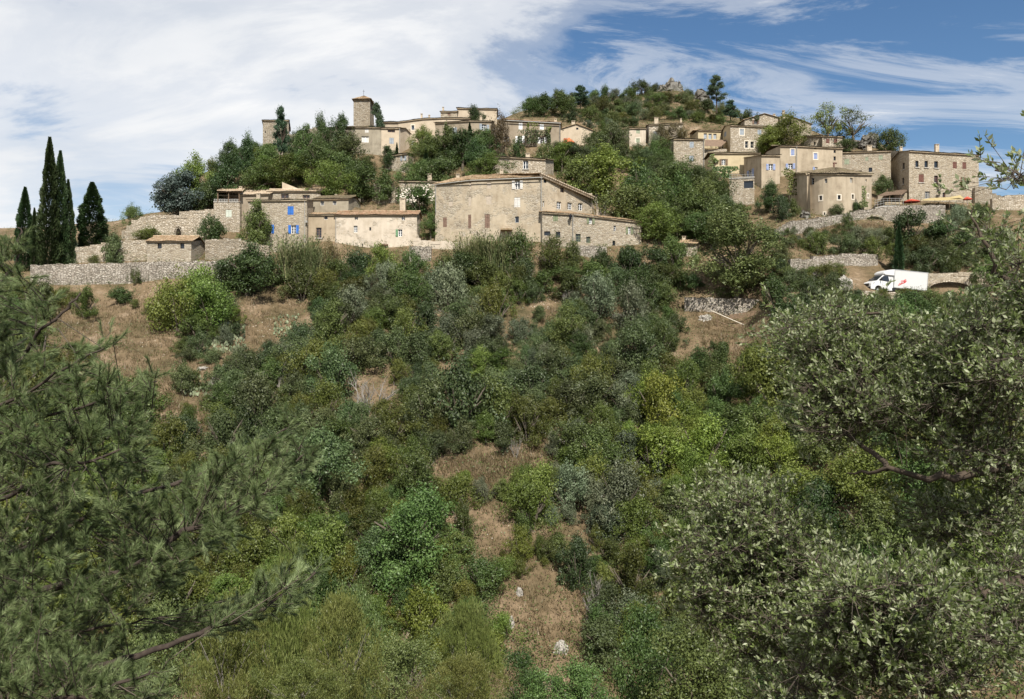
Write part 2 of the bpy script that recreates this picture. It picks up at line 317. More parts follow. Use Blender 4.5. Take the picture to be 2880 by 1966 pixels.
# lower left
H('stone_shed', 'small square stone house with two little windows above the long terrace wall', 1, [(1310, 945, 111), (1705, 945, 111), (1828, 938, 116)], 1142, M_STW,
  ('gable', 20, 5), M_TILE, (0, 1), [('plain', 1405, 965, 1443, 1012, dict(f=M_IRON, nx=1, ny=1)), ('plain', 1608, 965, 1645, 1012, dict(f=M_IRON, nx=1, ny=1))], rows=0.4)
H('veranda_house', 'pale stone house with a roofed open terrace on top, left of the blue-shuttered house', 2, [(150, 322, 124), (415, 322, 124)], 650, M_STP, ('flat', 0, 6), None, None,
  [('shut', 272, 400, 332, 475, dict(sh=M_PALEG))], corn=False, extra='veranda')
H('plaster_house', 'grey plastered house with pale tiles and two chimneys between the veranda and gallery houses', 2, [(416, 244, 125), (705, 240, 125)], 610, M_PLB, ('gable', 18, 7), M_TILEP, None,
  [], [(408, 160, 437, 235, 126), (585, 228, 620, 292, 123.5)], rows=0.4)
H('gallery_house', 'low warm stone house with two dark wide windows peeping over the blue-shuttered house roof', 2, [(705, 212, 127), (1240, 210, 127), (1272, 214, 131)], 320, M_STW, ('gable', 17, 7), M_TILEP, (0, 1),
  [('plain', 835, 240, 915, 284, dict(f=M_BROWN)), ('plain', 1058, 248, 1130, 284, dict(f=M_BROWN))], extra='parapet', rows=0.4)
H('blue_shuttered_house', 'warm rubble-stone house with bright blue shutters behind the round green tree', 2, [(500, 304, 117), (1100, 298, 117), (1166, 296, 121)], 850, M_STW, ('shed', 10, 5.5), M_TILED, (0, 1),
  [('shut', 903, 362, 965, 450, dict(sh=M_BLUE)), ('open', 940, 557, 990, 642, dict(sh=M_BLUE)), ('open', 690, 552, 738, 640, dict(sh=M_BLUE))], extra='pipe1078')
H('grey_attic_house', 'small grey plastered house with two square windows above the tan house', 2, [(1165, 290, 122), (1525, 282, 122), (1650, 286, 127.5)], 445, M_PLG, ('gable', 16, 5), M_TILED, (0, 1),
  [('plain', 1238, 308, 1276, 356, dict(f=M_WOODW, nx=1)), ('plain', 1364, 306, 1403, 350, dict(f=M_WOODW, nx=1))], [(1385, 240, 1408, 268, 125)], rows=0.5)
H('tan_house', 'narrow tan plastered house with one tall brown window, joined to the long pale house', 2, [(1098, 446, 118), (1394, 448, 118)], 750, M_PLT2, ('shed', 12, 4), M_TILE, None,
  [('plain', 1195, 582, 1250, 686, dict(f=M_BROWN, nx=2, ny=4, sill=1)), ('plain', 1275, 458, 1313, 500, dict(f=M_WOODW, nx=1, ny=1))], extra='pipe1396')
H('long_pale_house', 'long pale plastered house with a red-brown tiled roof and one green shutter', 2, [(1396, 450, 117.8), (2225, 448, 117), (2265, 415, 121)], 800, M_PLP, ('gable', 20, 8), M_TILER, (0, 1),
  [('plain', 1588, 458, 1622, 502, dict(f=M_WOODW)), ('plain', 2068, 460, 2102, 505, dict(f=M_WHITE)), ('plain', 1578, 562, 1618, 630, dict(f=M_WHITE, ny=3)), ('dark', 1738, 578, 1756, 612, {}),
   ('open', 2033, 600, 2075, 672, dict(sh=M_GREEN, side='L', ny=3)), ('dark', 1664, 745, 1676, 780, {})], [(2050, 280, 2105, 400, 119.5)], extra='buttress', rows=0.36)
H('long_roofed_house', 'stone house with a long grey eave half hidden by the white-flowering tree', 3, [(1610, 1048, 131), (2085, 1056, 130)], 1300, M_STP, ('shed', 8, 6), M_TILED, None, [], [(1898, 975, 1940, 1040, 132), (1985, 920, 2010, 1045, 134)])
# centre
H('tall_plaster_house', 'tallest house of the lower row, worn tan plaster, blocked windows and slanting gable', 4,
  [(150, 336, 117), (500, 290, 115.4), (1178, 266, 114), (1660, 490, 121)], 890, M_PLT, ('custom', 0, 9), M_TILE, (0, 2),
  [('open', 917, 303, 965, 382, dict(sh=M_WOODW, ny=4)), ('shut', 910, 462, 968, 556, dict(sh=M_WOODW)), ('plain', 918, 645, 955, 705, dict(f=M_GBLUE, nx=1, ny=1)),
   ('blank', 470, 452, 522, 540, {}), ('blank', 640, 447, 692, 530, {}), ('blank', 478, 318, 520, 378, {}), ('blank', 648, 316, 690, 378, {}), ('blank', 280, 497, 318, 545, {}),
   ('shut', 467, 628, 515, 760, dict(sh=M_BROWN)), ('shut', 628, 624, 675, 755, dict(sh=M_BROWN)), ('shut', 225, 654, 262, 748, dict(sh=M_BROWN)),
   ('dark', 1192, 287, 1222, 322, {}), ('plain', 1353, 360, 1390, 415, dict(f=M_BROWN)), ('plain', 1183, 497, 1200, 552, dict(f=M_WHITE, nx=1)),
   ('plain', 1318, 502, 1362, 573, dict(f=M_WHITE, ny=3)), ('plain', 1422, 511, 1466, 580, dict(f=M_WHITE, ny=3)), ('plain', 1525, 517, 1568, 588, dict(f=M_WHITE, ny=3))],
  [(352, 235, 383, 325, 120), (772, 190, 805, 240, 120)], extra='tall', rows=0.4)
H('green_shuttered_annex', 'long low stone annex with olive-green shutters stepping down to the right', 4, [(1180, 605, 113.2), (1480, 622, 112.6), (2130, 700, 116)], 940, M_STW, ('shed', 13, 4), M_TILE, None,
  [('shut', 1283, 613, 1330, 692, dict(sh=M_OLIVE)), ('dark', 1197, 788, 1258, 828, {}), ('dark', 1308, 793, 1353, 850, {}), ('open', 1628, 647, 1660, 717, dict(sh=M_OLIVE)),
   ('plain', 1500, 812, 1550, 890, dict(f=M_OLIVE, nx=3, ny=3)), ('plain', 1602, 840, 1643, 900, dict(f=M_OLIVE, nx=3, ny=3)), ('plain', 1865, 733, 1888, 785, dict(f=M_WHITE, nx=1)),
   ('dark', 1855, 878, 1882, 930, {}), ('open', 2003, 745, 2030, 815, dict(sh=M_OLIVE, ny=3))], [(1700, 555, 1722, 640, 119)], extra='annex', rows=0.5)
H('stone_cottage', 'grey stone cottage with one white window behind the tall plaster house roof', 5, [(660, 610, 131), (870, 622, 128.5), (1210, 642, 128)], 800, M_STP, ('shed', 10, 5), M_TILED, None,
  [('plain', 995, 655, 1045, 735, dict(f=M_WHITE, sill=1, ny=2))], [(1020, 582, 1060, 625, 129.5)])
# upper centre
H('vine_clad_house', 'brown plastered house with white shutters and a vine, below the wooded hilltop', 5, [(800, 262, 147), (1352, 292, 145), (1357, 292, 152)], 520, M_PLB, ('gable', 15, 7), M_TILER, (0, 1),
  [('shut', 952, 288, 990, 356, dict(sh=M_WHITE)), ('shut', 1155, 290, 1195, 360, dict(sh=M_WHITE)), ('open', 945, 420, 985, 485, dict(sh=M_WHITE)), ('open', 1160, 430, 1198, 490, dict(sh=M_WHITE)), ('open', 832, 425, 862, 480, dict(sh=M_WHITE, side='L'))],
  [(1293, 252, 1320, 280, 147)], extra='gutter', rows=0.6)
H('balcony_house', 'brown plastered corner house with an arched balcony window under the hilltop house', 5, [(150, 292, 146.5), (470, 272, 144), (690, 276, 146)], 450, M_PLB, ('gable', 14, 7), M_TILED, None,
  [('open', 285, 342, 332, 415, dict(sh=M_GBLUE, sur=1)), ('open', 600, 306, 643, 366, dict(sh=M_GBLUE))], [(580, 226, 600, 262, 147), (655, 222, 668, 250, 147)], extra='balcony')
H('long_curved_house', 'long sand-coloured house with a gently curving eave right of the bell tower', 3, [(1400, 446, 154), (1600, 446, 152), (1850, 414, 152), (2060, 404, 153), (2330, 408, 155)], 700, M_PLK, ('gable', 10, 6), M_TILED, None,
  [('plain', 1733, 480, 1762, 527, dict(f=M_GBLUE, sur=1, nx=1)), ('shut', 1735, 640, 1755, 682, dict(sh=M_WHITE))], [(1826, 360, 1845, 400, 154), (1905, 372, 1922, 400, 154)])
H('hilltop_annex', 'low stone lean-to with a small chimney beside the hilltop house', 5, [(203, 186, 160), (362, 182, 160)], 300, M_STW, ('gable', 10, 5), M_TILED, None, [('shut', 270, 192, 298, 222, dict(sh=M_BROWN))], [(218, 138, 234, 178, 161)])
H('hilltop_house', 'plain tan house on the skyline behind a round dark tree', 5, [(363, 150, 161), (742, 158, 160), (746, 160, 166)], 300, M_PLK, ('gable', 9, 6), M_TILED, (0, 1), [])
H('gable_house', 'small pink gabled house with a round attic hole and an orange parasol in front', 5, [(1356, 350, 150), (1500, 306, 150), (1668, 370, 150)], 510, M_PLK, ('front_gable', 0, 7), M_TILE, None,
  [('dark', 1505, 338, 1527, 358, {}), ('dark', 1374, 358, 1384, 370, {})], [(1462, 272, 1495, 312, 152)], corn=False, rows=0.6)
H('gabled_cottage', 'small stone cottage with one grey-shuttered window below the church houses', 3, [(1462, 800, 140), (1697, 764, 138), (1757, 786, 141)], 960, M_STP, ('shed', 8, 4), M_TILED, (0, 1), [('open', 1640, 798, 1664, 842, dict(sh=M_GBLUE))])
# castle and church
H('castle_tower', 'square stone tower at the left end of the skyline behind a dark pine', 3, [(215, 430, 152), (478, 430, 152), (490, 432, 160)], 800, M_STG, ('hip', 14, 9), M_TILED, (0, 1), [('dark', 236, 540, 246, 560, {})], cat='tower')
H('church_nave', 'stone church wall left of the grey plastered house under the bell tower', 3, [(880, 505, 149), (1153, 497, 146)], 800, M_STG, ('gable', 14, 8), M_TILED, None, [('dark', 960, 585, 1020, 600, {})], cat='church')
H('grey_church_house', 'stained grey plastered house with a white window below the bell tower', 3, [(1155, 501, 145.8), (1422, 503, 146)], 800, M_PLG, ('gable', 14, 6), M_TILED, None,
  [('plain', 1225, 592, 1297, 655, dict(f=M_WHITE, pane=M_WOODW, nx=2, ny=1)), ('shut', 1258, 506, 1295, 556, dict(sh=M_WOODW))])
H('tan_church_house', 'tan plastered house with a pale arched window right of the grey church house', 3, [(1424, 508, 146), (1614, 510, 146.6), (1722, 520, 151)], 800, M_PLK, ('gable', 12, 6), M_TILED, (0, 1),
  [('plain', 1490, 526, 1565, 553, dict(f=M_BROWN)), ('shut', 1507, 608, 1552, 670, dict(sh=M_GBLUE))], extra='pipe1610')
H('bell_tower', 'square stone bell tower with a mossy pyramid roof on the skyline', 3, [(1141, 213, 150), (1309, 211, 150), (1350, 236, 154.5)], 520, M_STG, ('pyr', 24, 4), M_TILE, (0, 1), [('dark', 1322, 240, 1330, 330, {})], cat='tower', extra='cross', rows=0.5)
# upper right
H('white_stone_house', 'pale rubble house with two sage-green shutters, leftmost of the upper right group', 8, [(0, 946, 156), (102, 932, 152), (342, 932, 152.5)], 1200, M_PLP, ('shed', 10, 5), M_TILED, (1, 2),
  [('shut', 203, 950, 258, 1010, dict(sh=M_SAGE)), ('shut', 200, 1080, 255, 1140, dict(sh=M_SAGE, sur=1))])
H('two_chimney_house', 'pale stone house with two chimneys and a blue arched shutter, above the rust-brown bush', 8, [(345, 900, 156), (386, 884, 153), (880, 860, 154)], 1200, M_STP, ('gable', 12, 6), M_TILED, (1, 2),
  [('shut', 450, 978, 508, 1048, dict(sh=M_GBLUE, sur=1))], [(468, 772, 524, 845, 156), (842, 788, 866, 845, 156)])
H('lean_to_house', 'low stone lean-to with a rough roof below the white stone house', 6, [(165, 548, 147), (400, 556, 146), (440, 575, 148)], 680, M_PLP, ('shed', 10, 4), M_CONC and M_TILE, (0, 1), [])
H('narrow_stone_house', 'narrow two-storey stone house with grey-blue shutters beside the brown awning', 8, [(678, 1110, 150), (747, 1088, 145), (1194, 1092, 144.5)], 1560, M_STP, ('gable', 12, 6), M_TILED, (1, 2),
  [('shut', 978, 1128, 1040, 1215, dict(sh=M_GBLUE)), ('shut', 975, 1330, 1036, 1412, dict(sh=M_GBLUE))], extra='pipe1185')
H('yellow_house', 'yellow plastered house with three tall windows in a row above the brown awning', 8, [(985, 1065, 156), (1102, 962, 153), (1436, 972, 153)], 1240, M_PLY, ('gable', 12, 6), M_TILE, (1, 2),
  [('plain', 1183, 1005, 1230, 1092, dict(f=M_WOODW, pane=M_GBLUE, nx=1, ny=1)), ('plain', 1253, 1010, 1300, 1092, dict(f=M_WOODW, pane=M_GBLUE, nx=1, ny=1)), ('plain', 1323, 1012, 1370, 1092, dict(f=M_WOODW, pane=M_GBLUE, nx=1, ny=1))], rows=0.5)
H('three_storey_house', 'three-storey stone house with a yellow side wall right of the brown awning', 8, [(1437, 900, 154), (1571, 890, 148), (2180, 916, 149)], 1300, M_STP, ('gable', 12, 7), M_TILED, (1, 2),
  [('shut', 1706, 942, 1768, 1030, dict(sh=M_GBLUE, sur=1)), ('shut', 1965, 955, 2022, 1030, dict(sh=M_GBLUE)), ('plain', 1783, 1120, 1832, 1220, dict(f=M_SURR, sur=1, nx=1, ny=2)), ('plain', 1862, 1125, 1912, 1220, dict(f=M_SURR, sur=1, nx=1, ny=2)),
   ('shut', 1478, 985, 1512, 1055, dict(sh=M_GBLUE))], extra='side_yellow')
H('skyline_gable_house', 'stone gable with one brown-shuttered window on the skyline, left of the tall chimney', 8, [(1778, 812, 158), (2068, 722, 158), (2264, 780, 158.5)], 960, M_STP, ('front_gable', 0, 8), M_TILE, None,
  [('open', 1915, 816, 1958, 872, dict(sh=M_BROWN))], [(2196, 722, 2226, 760, 159)], corn=False)
H('long_gable_house', 'gabled stone house with a tall capped chimney sloping down right behind the lime-green tree', 6, [(1638, 240, 161), (1686, 206, 161), (1932, 296, 162)], 420, M_STW, ('front_gable', 0, 8), M_TILE, None, [('dark', 1772, 288, 1790, 312, {})], [(1664, 165, 1686, 235, 160.4)], corn=False)
H('ivy_plaster_house', 'yellowish plastered house with one grey-shuttered window and creeper on its corner', 6, [(934, 640, 143), (1016, 566, 138), (1452, 566, 138)], 760, M_PLY, ('gable', 13, 6), M_TILED, (1, 2),
  [('open', 1095, 622, 1130, 678, dict(sh=M_TIMBER)), ('dark', 1340, 566, 1358, 586, {})])
H('lavender_shuttered_house', 'tan plastered house with lavender shutters and a dark side wall above a small terrace', 6, [(1303, 602, 137), (1466, 586, 131), (1638, 588, 131)], 900, M_PLD, ('shed', 8, 5), M_TILED, (1, 2),
  [('open', 1533, 668, 1572, 725, dict(sh=M_LAV)), ('open', 1350, 722, 1380, 800, dict(sh=M_LAV))], extra='branches')
H('terrace_block', 'stone terrace block with a dark square opening below the lavender-shuttered house', 6, [(1166, 806, 127), (1400, 808, 126)], 1060, M_STP, ('flat', 0, 5), None, None, [('dark', 1302, 825, 1390, 893, {})], corn=False, extra='terrace', cat='terrace')
H('stained_tall_house', 'stained tan plastered house with small lavender shutters behind the rounded house', 6, [(1500, 562, 139), (1641, 496, 133), (1800, 500, 132.5), (2222, 520, 134)], 770, M_PLD, ('gable', 12, 7), M_TILED, (1, 3),
  [('shut', 1740, 530, 1775, 588, dict(sh=M_LAV, sur=1)), ('shut', 1953, 567, 1988, 622, dict(sh=M_LAV, sur=1)), ('open', 1716, 664, 1757, 715, dict(sh=M_LAV)), ('open', 1962, 697, 1990, 732, dict(sh=M_LAV, side='L')),
   ('dark', 2140, 540, 2160, 565, {}), ('dark', 2140, 597, 2160, 635, {}), ('dark', 1958, 514, 1982, 532, {})], extra='stovepipe')
H('brown_shuttered_house', 'low stone house with two red-brown windows below the pair of skyline trees', 7, [(690, 272, 149), (822, 268, 147), (826, 268, 145.5), (975, 276, 146)], 370, M_STP, ('shed', 8, 5), M_TILED, None,
  [('shut', 853, 290, 880, 325, dict(sh=M_RBROWN)), ('shut', 912, 292, 938, 328, dict(sh=M_RBROWN)), ('dark', 762, 314, 776, 338, {})])
H('green_blind_house', 'stone house with faded green shutters between the stained and the brown-shuttered houses', 7, [(976, 392, 135), (1335, 380, 133)], 650, M_STW, ('shed', 9, 6), M_TILED, None,
  [('shut', 990, 440, 1027, 482, dict(sh=M_SAGE)), ('shut', 1145, 425, 1168, 455, dict(sh=M_SAGE)), ('shut', 1245, 413, 1275, 446, dict(sh=M_SAGE)), ('dark', 1170, 505, 1197, 537, {}), ('dark', 1088, 527, 1120, 548, {})], [(1160, 338, 1195, 380, 136)])
H('big_stone_house', 'biggest stone house at the right end of the village, red-brown shutters and terrace awnings', 7, [(1336, 380, 137), (1470, 382, 129), (1988, 412, 132)], 760, M_STW, ('gable', 11, 8), M_TILED, (1, 2),
  [('dark', 1517, 455, 1541, 502, dict(sill=1)), ('dark', 1585, 455, 1610, 504, dict(sill=1)), ('dark', 1657, 458, 1685, 508, dict(sill=1)), ('shut', 1795, 462, 1825, 512, dict(sh=M_RBROWN)), ('shut', 1866, 465, 1895, 515, dict(sh=M_RBROWN)),
   ('shut', 1542, 555, 1580, 615, dict(sh=M_RBROWN, sill=1)), ('plain', 1657, 565, 1685, 615, dict(f=M_RBROWN, sill=1)), ('shut', 1853, 578, 1893, 650, dict(sh=M_RBROWN)), ('plain', 1587, 682, 1625, 734, dict(f=M_WOODW, nx=3, ny=4)),
   ('plain', 1720, 692, 1740, 728, dict(f=M_RBROWN, nx=1)), ('dark', 1421, 470, 1437, 520, dict(sill=1)), ('dark', 1419, 580, 1433, 630, dict(sill=1))], [(1668, 330, 1695, 378, 131), (1405, 348, 1422, 372, 134)])
arcp = [(640, 545, 120.5), (712, 547, 117)]
for i in range(15):
    a = i / 14; arcp.append((736 + (1192 - 736) * a, 549 + 5 * a, 119.6 - 5.4 * math.sin(math.pi * (0.14 + 0.76 * a)) + 1.6 * a))
H('rounded_house', 'rounded plastered house with a bowed front and small square windows above the arched road wall', 7, arcp, 860, M_PLD, ('fan', 3, 5), M_TILED, (0, 16),
  [('plain', 745, 582, 770, 632, dict(f=M_GBLUE, nx=1)), ('plain', 842, 588, 865, 620, dict(f=M_WOODW, nx=1)), ('plain', 1030, 582, 1053, 618, dict(f=M_WOODW, nx=2)), ('plain', 1147, 592, 1160, 612, dict(f=M_WHITE, nx=1, ny=1)),
   ('plain', 797, 715, 825, 747, dict(f=M_IRON, sur=1, nx=1, ny=1)), ('plain', 940, 710, 965, 742, dict(f=M_IRON, sur=1, nx=1, ny=1)), ('plain', 1045, 705, 1068, 738, dict(f=M_IRON, sur=1, nx=1, ny=1)), ('plain', 1157, 703, 1170, 727, dict(f=M_WHITE, sur=1, nx=1, ny=1)), ('dark', 832, 838, 848, 858, dict(sur=1))], extra='buttress_round')
H('hidden_cottage', 'small stone cottage with a chimney almost hidden left of the big leafy tree', 6, [(685, 1408, 113), (850, 1412, 112)], 1540, M_STP, ('gable', 14, 5), M_TILE, None, [], [(725, 1340, 760, 1404, 115)])
# walls
WL('terrace_wall', 'long dry-stone terrace wall below the small stone house at left', 1, [(270, 1170, 1310, 106), (560, 1158, 1370, 107), (900, 1152, 1365, 107.5), (1300, 1141, 1350, 108), (1720, 1134, 1335, 108.5), (2040, 1124, 1290, 109.5)], M_DRY, 0.8)
WL('garden_wall', 'pale garden wall left of the small stone house, sloping down towards the cypresses', 1, [(560, 1030, 1150, 112), (660, 1014, 1150, 112), (900, 974, 1145, 112.4), (1110, 944, 1140, 112.8), (1308, 944, 1140, 113)], M_STP, 0.5)
WL('arched_wall', 'curved pale stone wall with an arched niche above the small stone house', 1, [(1085, 880, 935, 119), (1170, 795, 930, 118.6), (1250, 738, 925, 118.8), (1340, 722, 920, 119), (1620, 720, 910, 119.4), (1905, 714, 905, 120)], M_STP, 0.7, arch=(1568, 1670, 830, 905))
WL('upper_terrace_wall', 'short stone wall under the blue-grey cedar beside the veranda house', 1, [(1600, 688, 740, 125), (1910, 668, 740, 125)], M_STP, 0.5)
WL('stair_wall', 'rubble wall between the small stone house and the blue-shuttered house', 1, [(1830, 940, 1140, 114), (2100, 930, 1140, 114.5), (2400, 1000, 1150, 115)], M_STG, 0.5)
WL('ruined_wall', 'ruined rubble wall with a ragged top right of the trees above the long pale house', 2, [(1770, 150, 340, 133), (1830, 128, 340, 132), (1920, 170, 350, 132), (2050, 190, 350, 132)], M_STG, 0.7)
WL('foundation_wall', 'stone retaining wall showing under the green-shuttered annex', 4, [(1440, 935, 1060, 112), (1640, 938, 1090, 111.6), (1800, 942, 1060, 111.8)], M_DRY, 0.6)
WL('street_wall', 'pale wall of the lane between the long pale house and the tall plaster house', 4, [(-60, 850, 960, 116), (60, 890, 985, 115.5), (200, 890, 970, 114.6), (470, 905, 960, 113.6)], M_PLP, 0.6)
WL('low_street_wall', 'dry-stone retaining wall under the lane left of the tall plaster house', 4, [(-100, 940, 1080, 112.6), (110, 945, 1090, 112.4)], M_DRY, 0.6)
WL('stone_pillar', 'narrow stone pillar at the right end of the green-shuttered annex', 4, [(2166, 712, 880, 117.4), (2203, 712, 880, 117.4)], M_STP, 0.7, cat='pillar')
WL('arched_road_wall', 'rising dry-stone road wall with a low arch below the rounded house', 7, [(480, 985, 1030, 107.5), (610, 912, 1010, 109.5), (800, 884, 990, 111.5), (960, 864, 950, 112.8), (1095, 832, 950, 114), (1340, 800, 950, 116.2), (1500, 792, 930, 119), (1740, 790, 930, 122)], M_DRY, 0.7, arch=(1140, 1298, 868, 935))
WL('field_wall', 'lower dry-stone wall in two steps above the white van', 7, [(590, 1192, 1255, 100.5), (752, 1192, 1258, 101), (756, 1174, 1270, 101), (964, 1160, 1270, 102), (968, 1152, 1260, 102), (1240, 1156, 1240, 103.5)], M_DRY, 0.6)
WL('tower_stump', 'square stump of stone wall right of the biggest stone house', 7, [(1960, 655, 780, 131), (2088, 652, 780, 131)], M_STG, 2.5)
WL('end_wall', 'stone wall running out of the picture at the right edge', 7, [(2090, 742, 830, 127), (2180, 730, 830, 127), (2200, 714, 830, 127), (2420, 716, 830, 127)], M_STP, 0.7)
WL('gable_stub', 'low grey sloping stone gable between the wall stump and the right edge', 7, [(2090, 700, 770, 131), (2180, 730, 770, 131.4)], M_STG, 1.0)
WL('road_parapet', 'low stone parapet under the white van', 9, [(230, 500, 600, 90.2), (600, 508, 620, 91), (860, 525, 640, 91.5), (1250, 560, 660, 93.5), (1500, 580, 680, 95.0)], M_STP, 0.5)
WL('orchard_wall', 'dark dry-stone wall behind the trunk of the big leafy tree', 0, [(1925, 838, 885, 103), (2040, 842, 888, 102), (2155, 844, 884, 101.5)], M_DRY, 0.6)
WL('stone_bridge', 'stone bridge with one round arch behind the white van', 9, [(1040, 198, 500, 99), (2450, 168, 560, 101)], M_STW, 3.2, arch=(1420, 2160, 325, 480), cat='bridge')
WL('castle_wall', 'long castle wall half buried in trees right of the square castle tower', 3, [(480, 590, 760, 151), (760, 505, 760, 151), (890, 520, 760, 150)], M_STG, 0.7)
WL('awning_wall', 'low stone wall with a tile coping under the brown awning', 8, [(1186, 1255, 1330, 146.5), (1520, 1245, 1330, 147)], M_STP, 0.5)
# ---------------------------------------------------------------- terrain
PROF = {  # picture column: (row, distance) of the bare ground, near to far
    -600: [(1966, 46), (1400, 58), (1000, 84), (860, 98), (740, 112), (690, 120), (650, 142)],
    0: [(1966, 46), (1400, 58), (1000, 84), (860, 98), (815, 105), (765, 110), (690, 118), (640, 142)],
    300: [(1966, 49), (1500, 60), (1200, 73), (960, 92), (820, 105), (745, 110), (700, 117), (660, 124), (622, 150)],
    450: [(1966, 50), (1500, 61), (1200, 74), (960, 93), (808, 106), (742, 111), (695, 117), (640, 124), (608, 132), (596, 150)],
    600: [(1966, 51), (1500, 62), (1200, 75), (960, 94), (795, 107), (740, 112), (690, 117), (600, 126), (540, 136), (490, 147), (475, 158)],
    800: [(1966, 52), (1500, 64), (1250, 75), (960, 96), (790, 109), (715, 115), (600, 125), (510, 136), (440, 148), (408, 160)],
    1000: [(1966, 53), (1500, 65), (1250, 75), (960, 96), (790, 109), (705, 116), (600, 126), (500, 137), (420, 147), (370, 160)],
    1300: [(1966, 53), (1500, 65), (1250, 75), (960, 96), (800, 108), (690, 115), (600, 125), (500, 136), (420, 144), (380, 150), (335, 166)],
    1500: [(1966, 53), (1500, 65), (1250, 76), (960, 96), (800, 107), (700, 113), (620, 122), (520, 134), (440, 143), (400, 149), (330, 168), (285, 190)],
    1750: [(1966, 53), (1500, 65), (1250, 76), (960, 96), (800, 107), (700, 113), (620, 122), (520, 134), (430, 146), (380, 156), (290, 186), (268, 198)],
    1900: [(1966, 53), (1500, 65), (1250, 76), (960, 95), (830, 105), (720, 112), (620, 121), (520, 133), (430, 146), (370, 157), (270, 190), (240, 202)],
    2050: [(1966, 52), (1400, 68), (1250, 75), (960, 93), (880, 101), (790, 106), (700, 113), (600, 123), (520, 134), (430, 147), (370, 158), (310, 190)],
    2200: [(1966, 50), (1400, 64), (1000, 84), (860, 92), (800, 97), (740, 103), (680, 108), (620, 115), (540, 128), (440, 146), (380, 157), (345, 175)],
    2450: [(1966, 45), (1400, 60), (1000, 78), (850, 89), (830, 91), (805, 95), (720, 105), (650, 111), (600, 116), (570, 126), (470, 140), (410, 152), (395, 165)],
    2700: [(1966, 42), (1200, 62), (900, 83), (845, 91), (800, 97), (700, 107), (620, 117), (575, 127), (550, 145)],
    2880: [(1966, 42), (1200, 62), (900, 83), (800, 97), (640, 115), (575, 127), (552, 145)],
    3500: [(1966, 42), (1200, 62), (900, 83), (800, 97), (660, 115), (590, 127), (565, 145)]}
NEAR = [(-400, 6.0), (-60, 4.0), (-6, -1.2), (2.5, -1.65), (6, -3.4), (12, -5.6), (20, -9.2), (28, -13.2), (33, -17.0), (38, -21.5)]
UC = sorted(PROF); TAB = []
YG = np.concatenate([np.arange(-400, 0, 20), np.arange(0, 260, 0.5), np.arange(260, 4000, 40)])
for u in UC:
    P = PROF[u]; ds = [p[1] for p in P]; zs = [(HY - p[0]) / F * p[1] for p in P]
    ds = [n[0] for n in NEAR] + ds; zs = [n[1] for n in NEAR] + zs
    d1, z1 = ds[-1], zs[-1]
    ds += [d1 + 12, d1 + 40, d1 + 120, d1 + 400, 4200]; zs += [z1 + 0.3, z1 - 8, z1 - 32, -60, -80]
    TAB.append(np.interp(YG, ds, zs))
TAB = np.array(TAB)
k = np.exp(-0.5 * (np.arange(-6, 7) / 2.2) ** 2); k /= k.sum()
ii = (YG >= 0) & (YG < 260); idx = np.where(ii)[0]
for r in TAB:
    s = np.convolve(np.pad(r[idx], 6, mode='edge'), k, mode='valid'); r[idx] = s
def table(x, y):
    x = np.asarray(x, float); y = np.asarray(y, float)
    u = np.clip(CX + F * x / np.maximum(y, 30.0), UC[0], UC[-1])
    j = np.clip(np.searchsorted(UC, u) - 1, 0, len(UC) - 2); ua = np.array(UC, float)
    t = (u - ua[j]) / (ua[j + 1] - ua[j]); t = t * t * (3 - 2 * t)
    iy = np.clip(np.searchsorted(YG, y) - 1, 0, len(YG) - 2); ty = (y - YG[iy]) / (YG[iy + 1] - YG[iy])
    a = TAB[j, iy] * (1 - ty) + TAB[j, iy + 1] * ty; b = TAB[j + 1, iy] * (1 - ty) + TAB[j + 1, iy + 1] * ty
    return a * (1 - t) + b * t
ANC = []
for h in HOUSES:
    i0, i1 = h['eave']; c = h['ch'][i0:i1 + 1]; n = 6
    for q in range(len(c) - 1):
        for s in range(n):
            t = (s + 0.5) / n; x = c[q][0] * (1 - t) + c[q + 1][0] * t; d = c[q][2] * (1 - t) + c[q + 1][2] * t
            px, py = ZP(h['z'], x, h['base']); ANC.append(W(px, py, d - 0.3))
for w in WALLS:
    for q in range(len(w['pts']) - 1):
        for t in (0.1, 0.5, 0.9):
            a, b = w['pts'][q], w['pts'][q + 1]; x, yb, d = (a[i] * (1 - t) + b[i] * t for i in (0, 2, 3))
            px, py = ZP(w['z'], x, yb); ANC.append(W(px, py, d - 0.3))
ANC = np.array(ANC); AERR = ANC[:, 2] - table(ANC[:, 0], ANC[:, 1])
def ground(x, y):
    x = np.atleast_1d(np.asarray(x, float)); y = np.atleast_1d(np.asarray(y, float)); z = table(x, y)
    for s in range(0, len(x), 4000):
        sl = slice(s, s + 4000)
        d2 = (x[sl, None] - ANC[None, :, 0]) ** 2 + (y[sl, None] - ANC[None, :, 1]) ** 2
        w = np.exp(-d2 / (2 * 2.2 ** 2)); z[sl] += (w * AERR).sum(1) / (w.sum(1) + 0.25)
    z += 0.28 * np.sin(x * 0.55 + 1.3 * np.sin(y * 0.31)) * np.cos(y * 0.47 + x * 0.13) * np.clip((y - 40) / 20, 0, 1) * np.clip((112 - y) / 8, 0, 1)
    return z
DS = np.arange(24, 240, 0.4)
def hit(px, py):
    """distance at which the ray through a picture point first meets the ground"""
    z = ground(DS * (px - CX) / F, DS); r = DS * (HY - py) / F
    k = np.where(z >= r)[0]
    return float(DS[k[0]]) if len(k) else 165.0
def on_ground(px, py): d = hit(px, py); return np.array((d * (px - CX) / F, d, d * (HY - py) / F)), d
